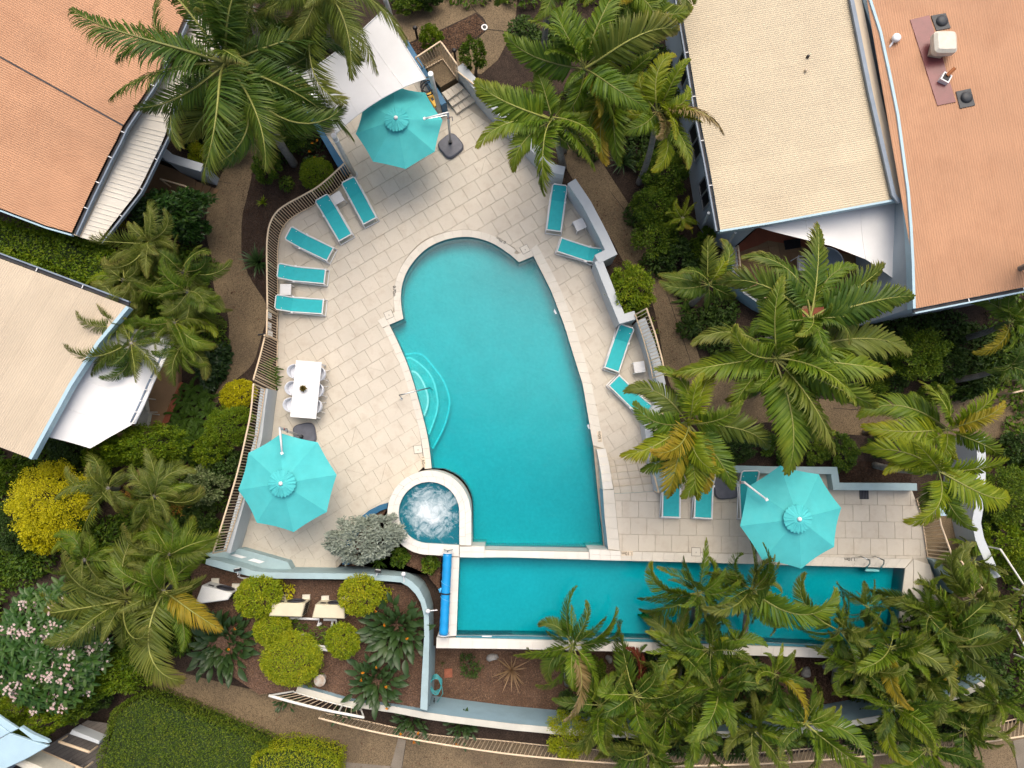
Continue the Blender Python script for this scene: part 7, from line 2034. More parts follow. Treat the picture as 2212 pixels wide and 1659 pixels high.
palm('palm standing in dark shade between the pool palms and the cream roof', 'broad', *UC(20, 940, 700), 4.8, UU('20 800 1540 -.8 palm_gold,20 920 1450,20 860 1100,20 1200 900,20 650 1250,20 1100 520'), 'palm_mid', None, 3, .11, seed=8)
palm('palm on the top edge left of the cream roof corner', 'broad', *UC(20, 960, -80), 5.8, UU('20 620 120,20 1220 280,20 960 230,20 1500 90,20 330 10,20 1150 -300,20 700 -300,20 760 180 -.3 palm_gold'), 'palm_mid', None, 3, .11, seed=9)
palm('palm at the top edge over the gravel fork', 'broad', *UC(20, 330, -160), 5.4, UU('20 -100 60,20 190 230,20 500 120,20 700 -100,10 2050 -80,20 60 -400'), ['palm_olive', 'palm_mid'], None, 3, .11, seed=10)
palm('palm filling the top edge above the cream gutter', 'broad', *UC(20, 1300, -200), 5.4, UU('20 1180 260,20 1420 200,20 1560 60,20 1000 -60,20 1700 -250,20 1300 330'), ['palm_olive', 'palm_mid'], None, 3, .11, seed=11)
palm('low yellow tipped palm beside the downpipe of the cream house', 'feather', *UC(21, 1475, 225), 2.6, UU('21 1350 300,21 1575 250,21 1420 80,21 1510 60,21 1400 190,21 1580 130,21 1480 330,21 1560 330 -.2 palm_gold'), 'palm_lime', None, 2, .07, seed=12, shaft=False)
palm('small dark palm with one bright spear left of the tiled terrace', 'broad', *UC(21, 1700, 800), 3.6, UU('21 1260 790 -.5,21 1270 715 -.5,21 1860 550 0 palm_lime,21 1650 400 -.3 palm_olive,21 1810 420,21 1690 970,21 1570 930,21 1840 800'), 'palm_dark', None, 3, .10, seed=13)
palm('big palm with tall upright fronds in front of the tiled terrace', 'broad', *UC(31, 370, 1090), 6.4, UU('31 450 275,31 0 470 -.3 palm_olive,21 1925 620,31 1085 625,31 1260 930,31 960 1090,21 1790 860,31 -80 900,31 700 690,31 180 1320,31 -190 1240,31 640 1330'), ['palm_mid', 'palm_dark'], None, 3, .13, seed=14)
palm('widest palm, below the terrace palm, draping over the brown path', 'broad', *UC(31, 60, 1440), 5.8, UU('21 1510 1390 -.2 palm_olive,21 1410 1530,31 440 1440,31 940 1565,31 1205 1340 -.3 palm_olive,32 130 690,32 625 500,32 460 620 -.9 palm_olive,32 915 275 -.4,21 2000 1600,22 1960 250,22 2000 60,31 700 1200,32 300 300'), 'palm_mid', U(22, 2110, 60), 4, .13, seed=15)
palm('bright yellow green palm leaning over the lower loungers', 'broad', *UC(22, 1520, 340), 5.2, UU('22 1075 170,22 890 620 -.3 palm_lime,22 1090 750,22 1350 1015 -.6 palm_gold,22 1560 1005,22 1890 925 -.6 palm_mid,22 2165 555 -.3 palm_olive,22 975 20 -.3 palm_olive,21 1270 1540,21 1720 1490,22 1640 970 -.8 palm_gold,22 1460 960,22 1830 640,22 1100 500 -.2 palm_gold'), ['palm_lime', 'palm_lime', 'palm_mid'], None, 2, .12, seed=16)
palm('yellow green palm over the ramp, the upper of two crowns', 'broad', *UC(32, 1560, 390), 5.0, UU('32 1230 -10,32 1430 50,32 1870 90,32 1905 295 -.2 palm_gold,32 850 240,32 845 360,32 1190 590,32 1700 180,32 1930 600,32 1330 300'), ['palm_lime', 'palm_lime', 'palm_mid'], None, 2, .11, seed=17)
palm('glowing yellow green palm over the ramp, the lower of two crowns', 'broad', *UC(32, 1480, 755), 5.2, UU('32 950 815,32 1110 1200 -.3 palm_lime,32 1740 1240,32 2080 940 -.3 palm_lime,32 840 600,32 1980 690,32 1165 800,32 1750 900,32 1690 640'), ['palm_lime', 'palm_lime', 'palm_mid'], None, 2, .11, seed=18)
palm('shaded palm with an orange frond under the orange roof edge', 'broad', *UC(31, 2090, 1120), 3.0, UU('31 1750 970,31 1700 1395 -.6 palm_gold,31 2260 880,31 1960 1400,31 2350 1250,31 1850 1150,31 2200 1500'), 'palm_mid', None, 2, .1, seed=19)
palm('dark palm at the picture edge below the orange frond', 'broad', *UC(31, 2080, 1500), 2.6, UU('31 1960 1650,31 1860 1450,31 2250 1350,32 2200 100,31 2300 1600'), 'palm_dark', None, 3, .1, seed=20)
palm('palm outside the picture poking one frond over the orange roof', 'broad', *UC(31, 2420, 560), 6.2, UU('31 2125 655,31 2250 350,31 2400 900,31 2650 500'), 'palm_mid', None, 2, .1, seed=21)
# pool-side group, bottom right
palm('single palm at the edge of the open mulch, its frond over the lap pool', 'plume', *UC(23, 520, 600), 3.8, UU('23 90 555,23 620 180 -.1,23 740 355,23 80 640,23 500 1000,23 400 1140 -.6 palm_dead,23 420 430,23 620 1060'), ['palm_mid', 'palm_dark', 'palm_mid'], None, 2, .10, seed=22)
palm('palm reaching highest over the lap pool, left of the bright parasol', 'plume', *UC(23, 1600, 150), 5.0, UU('23 1080 60,22 1120 1540,22 1550 1355,22 1715 1490,23 1880 520,23 1640 510,23 1450 250,23 1420 -30'), ['palm_dark', 'palm_olive', 'palm_mid'], U(23, 1560, 420), 2, .11, seed=23)
palm('palm with two bright fronds crossing the white coping', 'plume', *UC(23, 1710, 640), 4.4, UU('23 1315 425 -.2 palm_dark,23 1280 770 0 palm_lime,23 1800 540 0 palm_lime,23 1750 900 0 palm_lime,23 2130 480,23 2130 640,23 1500 880,23 1950 760'), ['palm_dark', 'palm_mid'], None, 3, .11, seed=24)
palm('palm whose fronds brush the right parasol and the lap pool', 'plume', *UC(23, 2060, 110), 4.8, UU('22 1895 1335,22 2110 1420,23 1650 180,33 400 90,23 1960 460,33 150 300,23 2130 480 -.3 palm_olive,33 60 -60'), ['palm_mid', 'palm_dark', 'palm_olive'], None, 2, .11, seed=25)
palm('palm below the wine red frond, opening like a star', 'plume', *UC(23, 1060, 1030), 3.6, UU('23 1090 640,23 935 840,23 640 980,23 700 1335,23 1355 1360 0 palm_mid,23 1440 1190,23 1410 985,23 1130 580 .1 palm_wine,23 950 1370,23 760 1180'), ['palm_dark', 'palm_mid', 'palm_dark'], None, 3, .10, seed=26)
palm('palm with long pale edged fronds in the dark gap right of the star palm', 'plume', *UC(23, 1790, 950), 4.2, UU('23 2215 1050,23 1560 1330,23 2230 850,23 1490 1110,23 1900 1250,23 1660 860,23 2050 1200'), ['palm_mid', 'palm_dark'], None, 3, .10, seed=27)
palm('low palm at the picture foot, lying over the cream path fence', 'plume', *UC(23, 1180, 1520), 2.6, UU('23 700 1570,23 1570 1430,23 880 1680,23 1150 1390,23 1440 1690,23 720 1410 -.2 palm_olive,23 1000 1750'), ['palm_dark', 'palm_olive'], None, 3, .1, seed=28)
palm('narrow palm at the picture foot right of the fence palm', 'plume', *UC(23, 1640, 1430), 3.4, UU('23 1600 1700,23 1500 1300,23 1760 1250,23 1690 1120,23 1950 1560,23 1570 1560'), ['palm_dark', 'palm_mid'], None, 3, .1, seed=29)
palm('palm with an orange dying frond left of the mulch gap', 'plume', *UC(33, 60, 850), 4.0, UU('33 160 600 0 palm_lime,33 250 1150 -.6 palm_gold,23 2000 1100,33 -150 650,33 240 700,33 300 960,23 1960 900'), ['palm_mid', 'palm_dark'], None, 3, .1, seed=30)
palm('palm spreading over the path fence below the mulch gap', 'plume', *UC(33, 330, 1280), 3.6, UU('33 420 980,33 770 1450,33 -60 1250,33 20 1560,33 600 1180,33 780 1620,33 300 1640,33 120 1010'), ['palm_dark', 'palm_mid'], None, 3, .1, seed=31)
palm('palm dipping into the far corner of the lap pool', 'plume', *UC(33, 610, 470), 4.6, UU('33 400 20,33 440 340,33 950 420,33 420 650,33 700 180,33 1040 300,33 300 700,33 860 620'), ['palm_dark', 'palm_olive', 'palm_mid'], None, 3, .1, seed=32)
palm('palm with a broad leaf shading the lap pool ladder side', 'plume', *UC(33, 860, 270), 4.8, UU('33 850 10,33 1050 340,33 620 320,33 1080 120,33 720 130,33 960 480'), ['palm_dark', 'palm_olive'], None, 2, .1, seed=33)
palm('palm leaning over the deck corner by the teal kerb', 'plume', *UC(33, 1380, 330), 4.8, UU('33 1050 130 -.1 palm_olive,33 1240 0,33 1680 290,33 1620 500,33 1180 210,33 1400 700,33 1560 180,33 1120 420'), ['palm_mid', 'palm_dark'], None, 3, .1, seed=34)
palm('palm with long drooping fronds in the middle of the dark group', 'plume', *UC(33, 1060, 620), 4.6, UU('33 1280 980 -.3,33 620 480,33 1290 750,33 1000 470,33 1230 1010 -.6 palm_gold,33 580 810,33 840 920,33 1440 900 -.5 palm_olive'), ['palm_mid', 'palm_dark'], None, 3, .1, seed=35)
palm('palm with a pale arching frond near the white handrail', 'plume', *UC(33, 1620, 600), 4.4, UU('33 1760 970,33 1880 900,33 2080 650,33 1700 1000 -.4 palm_gold,33 1400 420,33 1960 430,33 1480 860,33 1300 700'), ['palm_dark', 'palm_olive', 'palm_mid'], None, 3, .1, seed=36)
palm('palm at the handrail with feathery tips across the gravel', 'plume', *UC(33, 1780, 200), 4.0, UU('33 1960 170,33 1640 -50,33 2080 540,33 1850 -80,33 1950 360,33 1600 330,33 2100 200,32 1620 1420,32 1750 1400'), ['palm_olive', 'palm_mid'], None, 3, .1, seed=37)
palm('large palm at the foot of the group with a vivid frond over the fence', 'plume', *UC(33, 1090, 1130), 4.0, UU('33 1300 1380 0 palm_lime,33 1200 1520 0 palm_lime,33 700 850 -.3 palm_olive,33 760 1000,33 1580 1110,33 1420 1220,33 1030 1500,33 1560 1020,33 800 1180'), ['palm_mid', 'palm_dark'], None, 3, .1, seed=38)
palm('lowest palm, its fronds lying across the fence at the picture foot', 'plume', *UC(33, 1380, 1500), 3.0, UU('33 870 1570,33 1750 1600,33 1530 1560 0 palm_lime,33 1340 1300,33 1250 1700,33 1620 1380,33 1000 1680'), ['palm_dark', 'palm_mid'], None, 3, .1, seed=39)
palm('palm at the right picture edge over the gravel bend', 'plume', *UC(33, 1980, 1080), 3.4, UU('33 2240 900,33 1850 1010,33 2160 1230,33 1700 1130,33 2100 760,33 1850 1280,33 2260 1120'), ['palm_olive', 'palm_mid', 'palm_dark'], None, 3, .1, seed=40)
palm('low palm between the ramp fence and the gravel bend', 'plume', *UC(32, 1790, 1530), 2.8, UU('32 1610 1390,32 1740 1380,33 1700 100,33 2020 20,32 1950 1470 0 palm_lime,33 1880 150'), ['palm_olive', 'palm_mid'], None, 2, .1, seed=41)

for k, (t_, x, y, z, lb) in enumerate(((23, 760, 1120, 3.2, 'palm crowding over the blue wall between the gold green bush and the star palm'), (23, 1330, 1180, 3.0, 'palm wedged below the star palm, hiding the blue wall'),
        (23, 1560, 1120, 3.4, 'dark palm filling the gap between the bright frond palm and the fence'), (23, 2080, 1330, 2.8, 'palm at the picture foot left of the blue wall gap'), (33, 800, 780, 3.6, 'palm at the far side of the mulch gap, dipping over the coping'),
        (33, 1330, 870, 3.8, 'palm packed in the darkest middle of the dense group'), (33, 1700, 1330, 2.6, 'palm beside the path fence at the lower right bend'), (33, 1560, 480, 4.0, 'palm hiding the corner where coping meets the teal kerb'), (23, 1450, 640, 3.6, 'palm leaning on the coping left of the two bright fronds'))):
    rr_ = random.Random(k + 70)
    palm(lb, 'plume', *UC(t_, x, y), z, [U(t_, x + R_ * cos(a), y + R_ * sin(a)) for a, R_ in [(i * 6.283 / 8 + rr_.uniform(-.3, .3), rr_.uniform(300, 440)) for i in range(8)]], ['palm_dark', 'palm_dark', 'palm_olive', 'palm_mid'], None, 2, .1, seed=70 + k)
# golden canes on the left
LCG = 'golden cane palms by the left path'
palm('cane palm with a curling pale frond against the flowering shrub', 'feather', *UC(1, 1300, 440), 4.2, UU('1 1160 110,1 1420 160,1 825 340,1 1060 300,1 1250 190,1 1440 380,1 1080 620,1 1500 380,1 950 520'), 'palm_olive', None, 3, .08, seed=50, shaft=False, seeds=(U(1, 1350, 470), U(1, 1300, 580)))
palm('cane palm throwing one dark frond across the left path', 'feather', *UC(1, 1580, 690), 4.0, UU('1 2010 550,1 1930 640,1 1400 390,1 1760 460,1 1850 740,1 1600 430,1 1400 580,1 1720 880'), ['palm_dark', 'palm_olive'], None, 3, .08, seed=51, shaft=False)
palm('cane palm with ragged sunlit leaflets at the path edge', 'feather', *UC(1, 1620, 860), 4.2, UU('1 1190 940 -.3 palm_mid,1 1920 1070,1 1830 840,1 1800 750,1 1740 1080,1 1360 760,1 1300 1000,1 1500 640'), ['palm_mid', 'palm_olive'], None, 3, .08, seed=52, shaft=False)
palm('cane palm at the corner of the pale beige roof', 'feather', *UC(1, 1060, 760), 4.0, UU('1 750 820 0 palm_lime,1 930 640,1 1270 820,1 960 560,1 1200 600,1 820 960,1 1060 960'), 'palm_olive', None, 3, .08, seed=53, shaft=False, seeds=(U(1, 930, 880),))
palm('cane palm brushing the pale beige roof with ragged brown tips', 'feather', *UC(1, 980, 1000), 4.4, UU('1 680 950,1 740 1210,1 980 1000,1 1150 1080,1 830 1230,1 1120 880,1 870 780'), 'palm_olive', None, 3, .08, seed=54, shaft=False)
palm('cane palm with a yellow crest over the beige roof end', 'feather', *UC(1, 1040, 1160), 4.6, UU('1 860 1170 0 palm_lime,1 960 1010 0 palm_lime,1 1160 1330,1 880 1330,1 1290 1150,1 760 1370'), ['palm_olive', 'palm_mid'], None, 2, .08, seed=55, shaft=False, seeds=(U(1, 1190, 1230), U(1, 1160, 1290)))
palm('cane palm dangling two curled fronds over the white awning', 'feather', *UC(1, 1130, 1310), 4.6, UU('1 750 1390,1 930 1540,1 1290 1580,1 790 1530,1 1250 1430,1 1320 1250,1 1000 1480'), ['palm_dark', 'palm_olive'], None, 2, .08, seed=56, shaft=False)
palm('cane palm with a small lime frond near the dark bed edge', 'feather', *UC(1, 1500, 1130), 4.0, UU('1 1540 1220 0 palm_lime,1 1830 1240 0 palm_lime,1 1890 1330,1 1280 1290,1 1420 1020,1 1780 1080,1 1300 1130,1 1700 1380'), ['palm_mid', 'palm_olive'], None, 3, .08, seed=57, shaft=False)
palm('cane palm whose big frond droops beside the awning terrace', 'feather', *UC(1, 1560, 1330), 3.8, UU('1 1640 1660,1 1890 1340,1 1350 1330,1 1480 1560,1 1790 1480,1 1400 1440,1 1710 1200'), ['palm_mid', 'palm_olive'], None, 3, .08, seed=58, shaft=False)
palm('pale cane palm next to the golden bush, grey tips towards the house', 'feather', *UC(2, 930, 900), 4.0, UU('2 690 690,2 960 680,2 640 1370 -.8,2 780 850,2 580 1080,2 1060 760,2 800 1060,2 1080 1050'), 'palm_olive', None, 3, .08, seed=60, shaft=False, dead=0, seeds=(U(2, 1090, 980),))
palm('cane palm fanning above its orange seed heads, centre of the lower left group', 'feather', *UC(2, 1330, 970), 4.2, UU('2 1050 740,2 1605 830 0 palm_mid,2 1745 750,2 1240 1350,2 1600 1210,2 1130 640 -.2 palm_dead,2 1450 700,2 1330 1200,2 1100 1150'), 'palm_olive', None, 3, .08, seed=61, shaft=False, seeds=(U(2, 1520, 1030),))
palm('cane palm touching the cream fence near the teal ledge', 'feather', *UC(2, 1460, 1470), 4.0, UU('2 1890 1310,2 1880 1250,2 1060 1350 0 palm_mid,2 1830 1490,2 1630 1659,2 1250 1659,2 1500 1150,2 1760 1380'), ['palm_mid', 'palm_olive'], None, 3, .08, seed=62, shaft=False)
palm('cane palm between the golden bush and the pink flowered tree', 'feather', *UC(2, 730, 1520), 3.8, UU('2 410 1400,2 790 1390 0 palm_lime,2 380 1560,2 960 1500,2 600 1680,2 850 1270,2 560 1300'), ['palm_olive', 'palm_mid'], None, 3, .08, seed=63, shaft=False, dead=0)
palm('cane palm with fronds combing over the pink flowered tree', 'feather', *UC(3, 1090, 210), 4.0, UU('3 350 110 0 palm_mid,3 330 310,3 550 410,3 900 590,3 1190 660,3 1300 130 0 palm_mid,3 700 60,3 850 -80'), 'palm_olive', None, 3, .08, seed=64, shaft=False)
palm('cane palm pointing a yellow frond at the white heat pump', 'feather', *UC(3, 1410, 130), 4.0, UU('3 1480 345,3 1660 320,3 1520 670 0 palm_mid,3 1960 330 -.4 palm_gold,3 1740 120,3 1290 340,3 1350 -180,3 1600 -80,3 1580 740'), ['palm_mid', 'palm_olive'], None, 3, .08, seed=65, shaft=False)
# ------------------------------------------------------------------ shrubs
S_ = lambda label, t, x, y, r, z, h, m, kind='round', ry=None, **k: shrub(label, *U(t, x, y), r / 4, z, h, m, kind, (ry or r) / 4, seed=int(x + y), **k)
S_('round lime green shrub by the black bollard and the gravel path', 10, 1505, 300, 105, .1, 1.3, 'leaf_bright')
S_('small open tree beside the gravel bend and the landing rail', 10, 1870, 450, 120, .6, 1.6, 'leaf_green', 'loose', trunk=True, name='small_tree', cat='tree')
S_('round clipped shrub at the cream fence end near the sail post', 10, 515, 1490, 140, 0, 1.1, 'leaf_bright', 'clip')
S_('tall dark shrub between the leaning trunk and the blue bench', 10, 240, 1060, 200, .2, 1.8, 'leaf_green')
S_('green bush at the foot of the leaning palm trunk', 10, 80, 1430, 130, 0, 1.2, 'leaf_green')
S_('dark bush filling the corner behind the hidden sail post', 10, 130, 820, 150, 0, 1.6, 'leaf_dark')
S_('dark bush under the sail palm at the gravel path', 10, 420, 420, 170, 0, 1.4, 'leaf_dark')
S_('lime bush under the fronds behind the white sail', 10, 620, 250, 130, 0, 1.4, 'leaf_green')
S_('dark low hedge at the top edge beside the sail post', 10, 1320, 20, 150, 0, .9, 'leaf_green', ry=80)
S_('second dark low hedge at the top edge, right of the first', 10, 1480, -20, 110, 0, .9, 'leaf_dark', ry=80)
S_('bright lime shrub beside the left path under the roof palm', 0, 1740, 1330, 130, 0, 1.2, 'leaf_lime')
S_('dark bush behind the lime shrub under the roof palm', 0, 1960, 1130, 170, 0, 1.4, 'leaf_green')
S_('shadowed bush between the verandah and the roof palm', 0, 1760, 960, 150, 0, 1.2, 'leaf_dark')
S_('white flecked bush at the top edge under the roof palm', 0, 2010, 90, 200, .3, 1.6, 'leaf_silver', 'sparse')
S_('dark shrub at the top edge behind the squeezed palm', 0, 2150, 250, 200, .2, 1.8, 'leaf_dark')
S_('large leaved shrub with pale flowers below the white verandah', 1, 1430, 170, 330, .4, 2.1, 'leaf_frangi', 'big', 200)
S_('leafy lobe of shrub hanging beside the left path', 1, 1630, 300, 130, .2, 1.5, 'leaf_frangi', 'big')
S_('yellow twiggy shrub at the foot of the verandah', 1, 950, 270, 110, .6, 1.4, 'leaf_gold', 'sparse')
S_('small green bush under the verandah corner beside yellow twigs', 1, 850, 340, 90, .3, 1.2, 'leaf_green')
hedge('wide leafy hedge between the salmon roof and the beige roof', [T(1, *q, 2.7) for q in ((-300, 200), (0, 190), (150, 250), (460, 300), (640, 380), (900, 420), (1060, 560), (1020, 700), (860, 880), (640, 790), (300, 640), (0, 530), (-300, 430))], 2.8, 'leaf_bright', 22000, .10, 3, lump=.45)
rosette('dark strappy clump between the balustrade bend and the path', *U(11, 20, 610), 36, 40, 'leaf_strap', wide=1.6)
rosette('small bright leafed plant alone on the dark soil', *U(11, 55, 85), 15, 14, 'leaf_bright', wide=2.4)
fern('lime fern poking through the cream balustrade', *U(11, 110, 1530), 26, 0.0, 16, 'leaf_fern', seed=3)
fern('second lime fern at the cream balustrade, nearer the table', *U(11, 140, 1620), 20, 0.0, 14, 'leaf_fern', seed=4)
fern_carpet('fern_cover', [(2, x, y) for x, y in ((1740, 60), (1640, 40), (1800, 130), (1700, 160), (1600, 170), (1780, 240), (1660, 280), (1560, 300), (1700, 360), (1580, 420), (1500, 360), (1640, 470), (1540, 540), (1600, 620), (1520, 470), (1480, 250), (1560, 100), (1680, 420))], 28, 'leaf_fern', GZ + .15)
ground_cover('ground_cover', [(1, x, y, 85) for x, y in ((1790, 1440), (1880, 1450), (1740, 1530), (1850, 1560), (1780, 1640), (1890, 1380), (1700, 1420))], 'leaf_strap', .5, 420, .22, 9)
S_('golden clipped ball at the path end beside the cream fence', 2, 2040, 90, 150, 0, 1.2, 'leaf_gold', 'clip', 120)
S_('large rounded green shrub along the cream fence', 2, 1960, 370, 215, .1, 1.7, 'leaf_bright', 'tiny', 190)
S_('lime green shoulder of shrub beside the fern bed', 2, 1790, 590, 140, .1, 1.5, 'leaf_bright', 'tiny')
S_('spreading green tree at the awning corner', 2, 1230, 520, 320, .4, 2.4, 'leaf_bright', 'tiny', 190, name='tree', cat='tree')
S_('green shrub merging into the spreading tree at the awning corner', 2, 1010, 560, 130, .4, 2.3, 'leaf_bright')
S_('lime shrub between the awning corner and the pale cane palm', 2, 830, 640, 130, 0, 1.4, 'leaf_bright')
S_('loose pale green shrub beside the seed heads near the parasol fence', 2, 1750, 890, 180, .3, 1.5, 'leaf_pale', 'loose', 150)
S_('dark foliage between the loose pale shrub and the cream fence', 2, 1900, 720, 170, 0, 1.2, 'leaf_dark')
S_('dark green shrub at the fence below the loose pale one', 2, 1700, 1150, 150, 0, .9, 'leaf_dark', 'loose')
S_('big golden yellow bush at the left picture edge', 2, 390, 1020, 350, .3, 2.2, 'leaf_gold', 'tiny', 330)
S_('yellow lobe of bush nearest the pink flowered tree', 2, 330, 1290, 180, .2, 1.8, 'leaf_gold', 'tiny')
S_('green bush at the left picture edge above the golden bush', 2, 40, 790, 130, .2, 1.6, 'leaf_green')
S_('dark green bush left of and under the golden bush', 2, 80, 1230, 190, .1, 1.4, 'leaf_dark', 'round', 230)
S_('green underside bush between golden bush and cane palms', 2, 620, 1130, 170, 0, 1.4, 'leaf_green')
rosette('stiff dark blades in the shadow below the beige roof', *U(2, 520, 680), 42, 16, 'leaf_strap', stiff=True)
rosette('second stiff dark blades beside the brick edge below the awning', *U(2, 640, 700), 34, 14, 'leaf_strap', stiff=True)
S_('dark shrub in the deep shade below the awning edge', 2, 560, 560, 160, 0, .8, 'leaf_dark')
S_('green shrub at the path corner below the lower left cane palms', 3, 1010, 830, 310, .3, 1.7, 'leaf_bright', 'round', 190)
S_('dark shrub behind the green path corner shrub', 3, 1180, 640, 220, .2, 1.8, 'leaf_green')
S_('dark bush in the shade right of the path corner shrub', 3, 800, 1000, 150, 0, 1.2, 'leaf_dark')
S_('lime green skirt of bush below the pink flowered tree', 3, 330, 1270, 260, .9, 1.6, 'leaf_bright', 'tiny', 130)
S_('green fringe bush between the tree and the timber deck', 3, 600, 1130, 230, .6, 1.6, 'leaf_green', 'tiny', 150)
S_('lime fringe of the skirt bush over the flat roof panels', 3, 110, 1150, 150, 1.0, 1.6, 'leaf_bright', 'tiny', 110)
# flowering tree
def flowering_tree(label, u, v, ru, rv, zt):
    c = P(u, v, zt); rx, ry = m_per(ru, zt), m_per(rv, zt); rnd = random.Random(5)
    t = thing('flowering_tree', label, 'tree', (c.x, c.y, GZ))
    h = zt - GZ
    tk = MB().tube([(0, 0, 0), (.1, .05, h * .4), (0, .1, h * .7)], [.16, .13, .09], 9).obj('trunk', 'bark', t, smooth=True)
    br = MB()
    for k in range(9):
        a = k * .7; br.tube([(0, .1, h * .55), (rx * .4 * cos(a), ry * .4 * sin(a), h * .75), (rx * .8 * cos(a), ry * .8 * sin(a), h * .92)], [.06, .04, .02], 5)
    br.obj('branches', 'bark', t)
    lf = MB(); vs, fs = [], []
    for k in range(5):
        s = k / 4; w = .5 * (0.25 + sin(pi * s ** .8) * .75) * .11 if k < 4 else .004
        vs += [(.27 * s, -w, w * .5 - .05 * s * s), (.27 * s, 0, -.05 * s * s), (.27 * s, w, w * .5 - .05 * s * s)]
    for k in range(4):
        for j in range(2): fs.append((3*k+j, 3*k+3+j, 3*k+4+j, 3*k+1+j))
    me = MB().add(vs, fs).mesh('leaf', True); me.materials.append(M['leaf_frangi'])
    LV = np.array([v_ for v_ in vs]); 
    whorls = []
    for k in range(200):
        q = (k + .5) / 200
        r = math.sqrt(q) * 1.0; a = k * 2.39996
        x, y = r * cos(a) * rx, r * sin(a) * ry
        z = h * (0.62 + 0.38 * math.sqrt(max(0, 1 - r * r * .92))) + rnd.uniform(-.25, .12)
        whorls.append((x, y, z, r))
    order = sorted(range(len(whorls)), key=lambda i: -whorls[i][2])
    rv_, rf_ = [], []; n_obj = 0
    pf = MB()
    for k in range(5):
        a = k * 2 * pi / 5
        pf.add([(0, 0, 0), (.03 * cos(a - .5), .03 * sin(a - .5), .012), (.055 * cos(a), .055 * sin(a), .01), (.03 * cos(a + .5), .03 * sin(a + .5), .012)], [(0, 1, 2, 3)])
    nfl = 0
    for i in order:
        x, y, z, r = whorls[i]
        nl = rnd.randint(8, 11); tilt = Vector((x / rx, y / ry, 0)) * .45
        sc_ = rnd.uniform(1.0, 1.4)
        for j in range(nl):
            M4 = Matrix.Translation((x, y, z)) @ Matrix.Rotation(tilt.x, 4, 'Y') @ Matrix.Rotation(-tilt.y, 4, 'X') @ Matrix.Rotation(j * 2.39996 + rnd.uniform(-.2, .2), 4, 'Z') @ Matrix.Rotation(rad(-38 + 50 * j / nl), 4, 'Y') @ Matrix.Scale(sc_ * rnd.uniform(.8, 1.1), 4)
            if n_obj < 300 and c.x + x > -22:
                o = link(me, 'leaf', None, t); o.matrix_local = M4; n_obj += 1
            else:
                k0 = len(rv_)
                rv_ += [tuple(M4 @ Vector(q)) for q in vs]; rf_ += [tuple(f + k0 for f in g_) for g_ in fs]
        if rnd.random() < .28 and nfl < 60:
            nfl += 1; fm = MB()
            for j in range(rnd.randint(7, 13)):
                d = Vector((rnd.gauss(0, .10), rnd.gauss(0, .10), rnd.uniform(0.08, .2))); a = rnd.uniform(0, pi); s2 = rnd.uniform(.85, 1.2)
                fm.add([((q[0] * cos(a) - q[1] * sin(a)) * s2 + d.x, (q[0] * sin(a) + q[1] * cos(a)) * s2 + d.y, q[2] + d.z) for q in pf.v], pf.f)
            fm.obj('flower_cluster', 'flower_pink', t, loc=(x, y, z + .04))
    MB().add(rv_, rf_).obj('foliage', 'leaf_frangi', t, smooth=True, kind='stuff')
    return t
flowering_tree('tree covered in pink blossom clusters at the left picture edge', 78, 1412, 118, 132, 2.8)
hedge('flat topped clipped green hedge below the gravel path', [T(3, *q, 0.9) for q in ((945, 1190), (1100, 1060), (1260, 1020), (1470, 1110), (1900, 1280), (2212, 1420))] + [T(13, *q, 0.9) for q in ((200, 1520), (-40, 1900))] + [T(3, *q, 0.9) for q in ((820, 1900), (835, 1560))], 0.9, 'grass', 30000, .06, 5, lump=.08)
hedge('yellow clipped hedge corner at the picture foot', [T(13, *q, 1.2) for q in ((-40, 1560), (100, 1500), (280, 1480), (600, 1545), (715, 1600), (700, 1900), (-80, 1900))], 1.25, 'leaf_lime', 14000, .06, 6, lump=.06)
# pump garden
B_ = lambda label, x, y, r, z, h, ry=None: shrub(label, 438.9 + x * .15874, 1163 + y * .15874, r * .15874, z, h, 'leaf_lime', 'clip', (ry or r) * .15874, seed=int(x), zb=.45, group='clipped lime balls of the pump garden')
B_('clipped lime ball beside the white heat pump', 720, 805, 300, 0.15, 1.1, 255)
B_('clipped lime ball below the cream heat pumps, left of the pipes', 925, 1262, 240, 0.1, .9, 205)
B_('clipped lime ball covering the corner of a cream heat pump', 2115, 785, 275, 0.2, 1.15, 250)
B_('clipped lime ball at the ends of the paired white pipes', 1880, 1410, 205, 0.15, .95, 225)
B_('largest clipped lime bush, above the white balustrade', 1175, 1660, 375, 0.1, 1.1, 330)
S_('straggly yellow ground shrub beside the clipped ball near the teal wall', 13, 240, 120, 70, 0, .35, 'leaf_gold', 'sparse', 100, zb=.45)
S_('straggly lime shrub behind the ball at the cream heat pump', 13, 1085, 130, 70, 0, .5, 'leaf_lime', 'sparse', 90, zb=.45)
S_('weedy green patch plant below the heat pump pipes', 13, 540, 520, 110, 0, .4, 'leaf_green', 'sparse', 70, zb=.45)
S_('weedy green plant between the round cover and the big bush', 13, 480, 830, 90, 0, .4, 'leaf_bright', 'sparse', 120, zb=.45)
S_('weedy low plant below the left clipped ball', 13, 340, 440, 90, 0, .35, 'leaf_green', 'sparse', 60, zb=.45)
strelitzia('largest strelitzia, filling the bend of the teal wall', *U(13, 1195, 480), 82, 130, 3, .45, 1)
strelitzia('strelitzia hanging over the cream retaining wall', *U(13, 1020, 950), 68, 105, 5, .4, 2)
strelitzia('strelitzia below the cream wall with orange blooms over the fence', *U(13, 1330, 1290), 48, 60, 4, GZ, 3)
strelitzia('smaller strelitzia at the path fence with a tall orange bloom', *U(13, 1770, 1340), 42, 50, 2, GZ, 4)
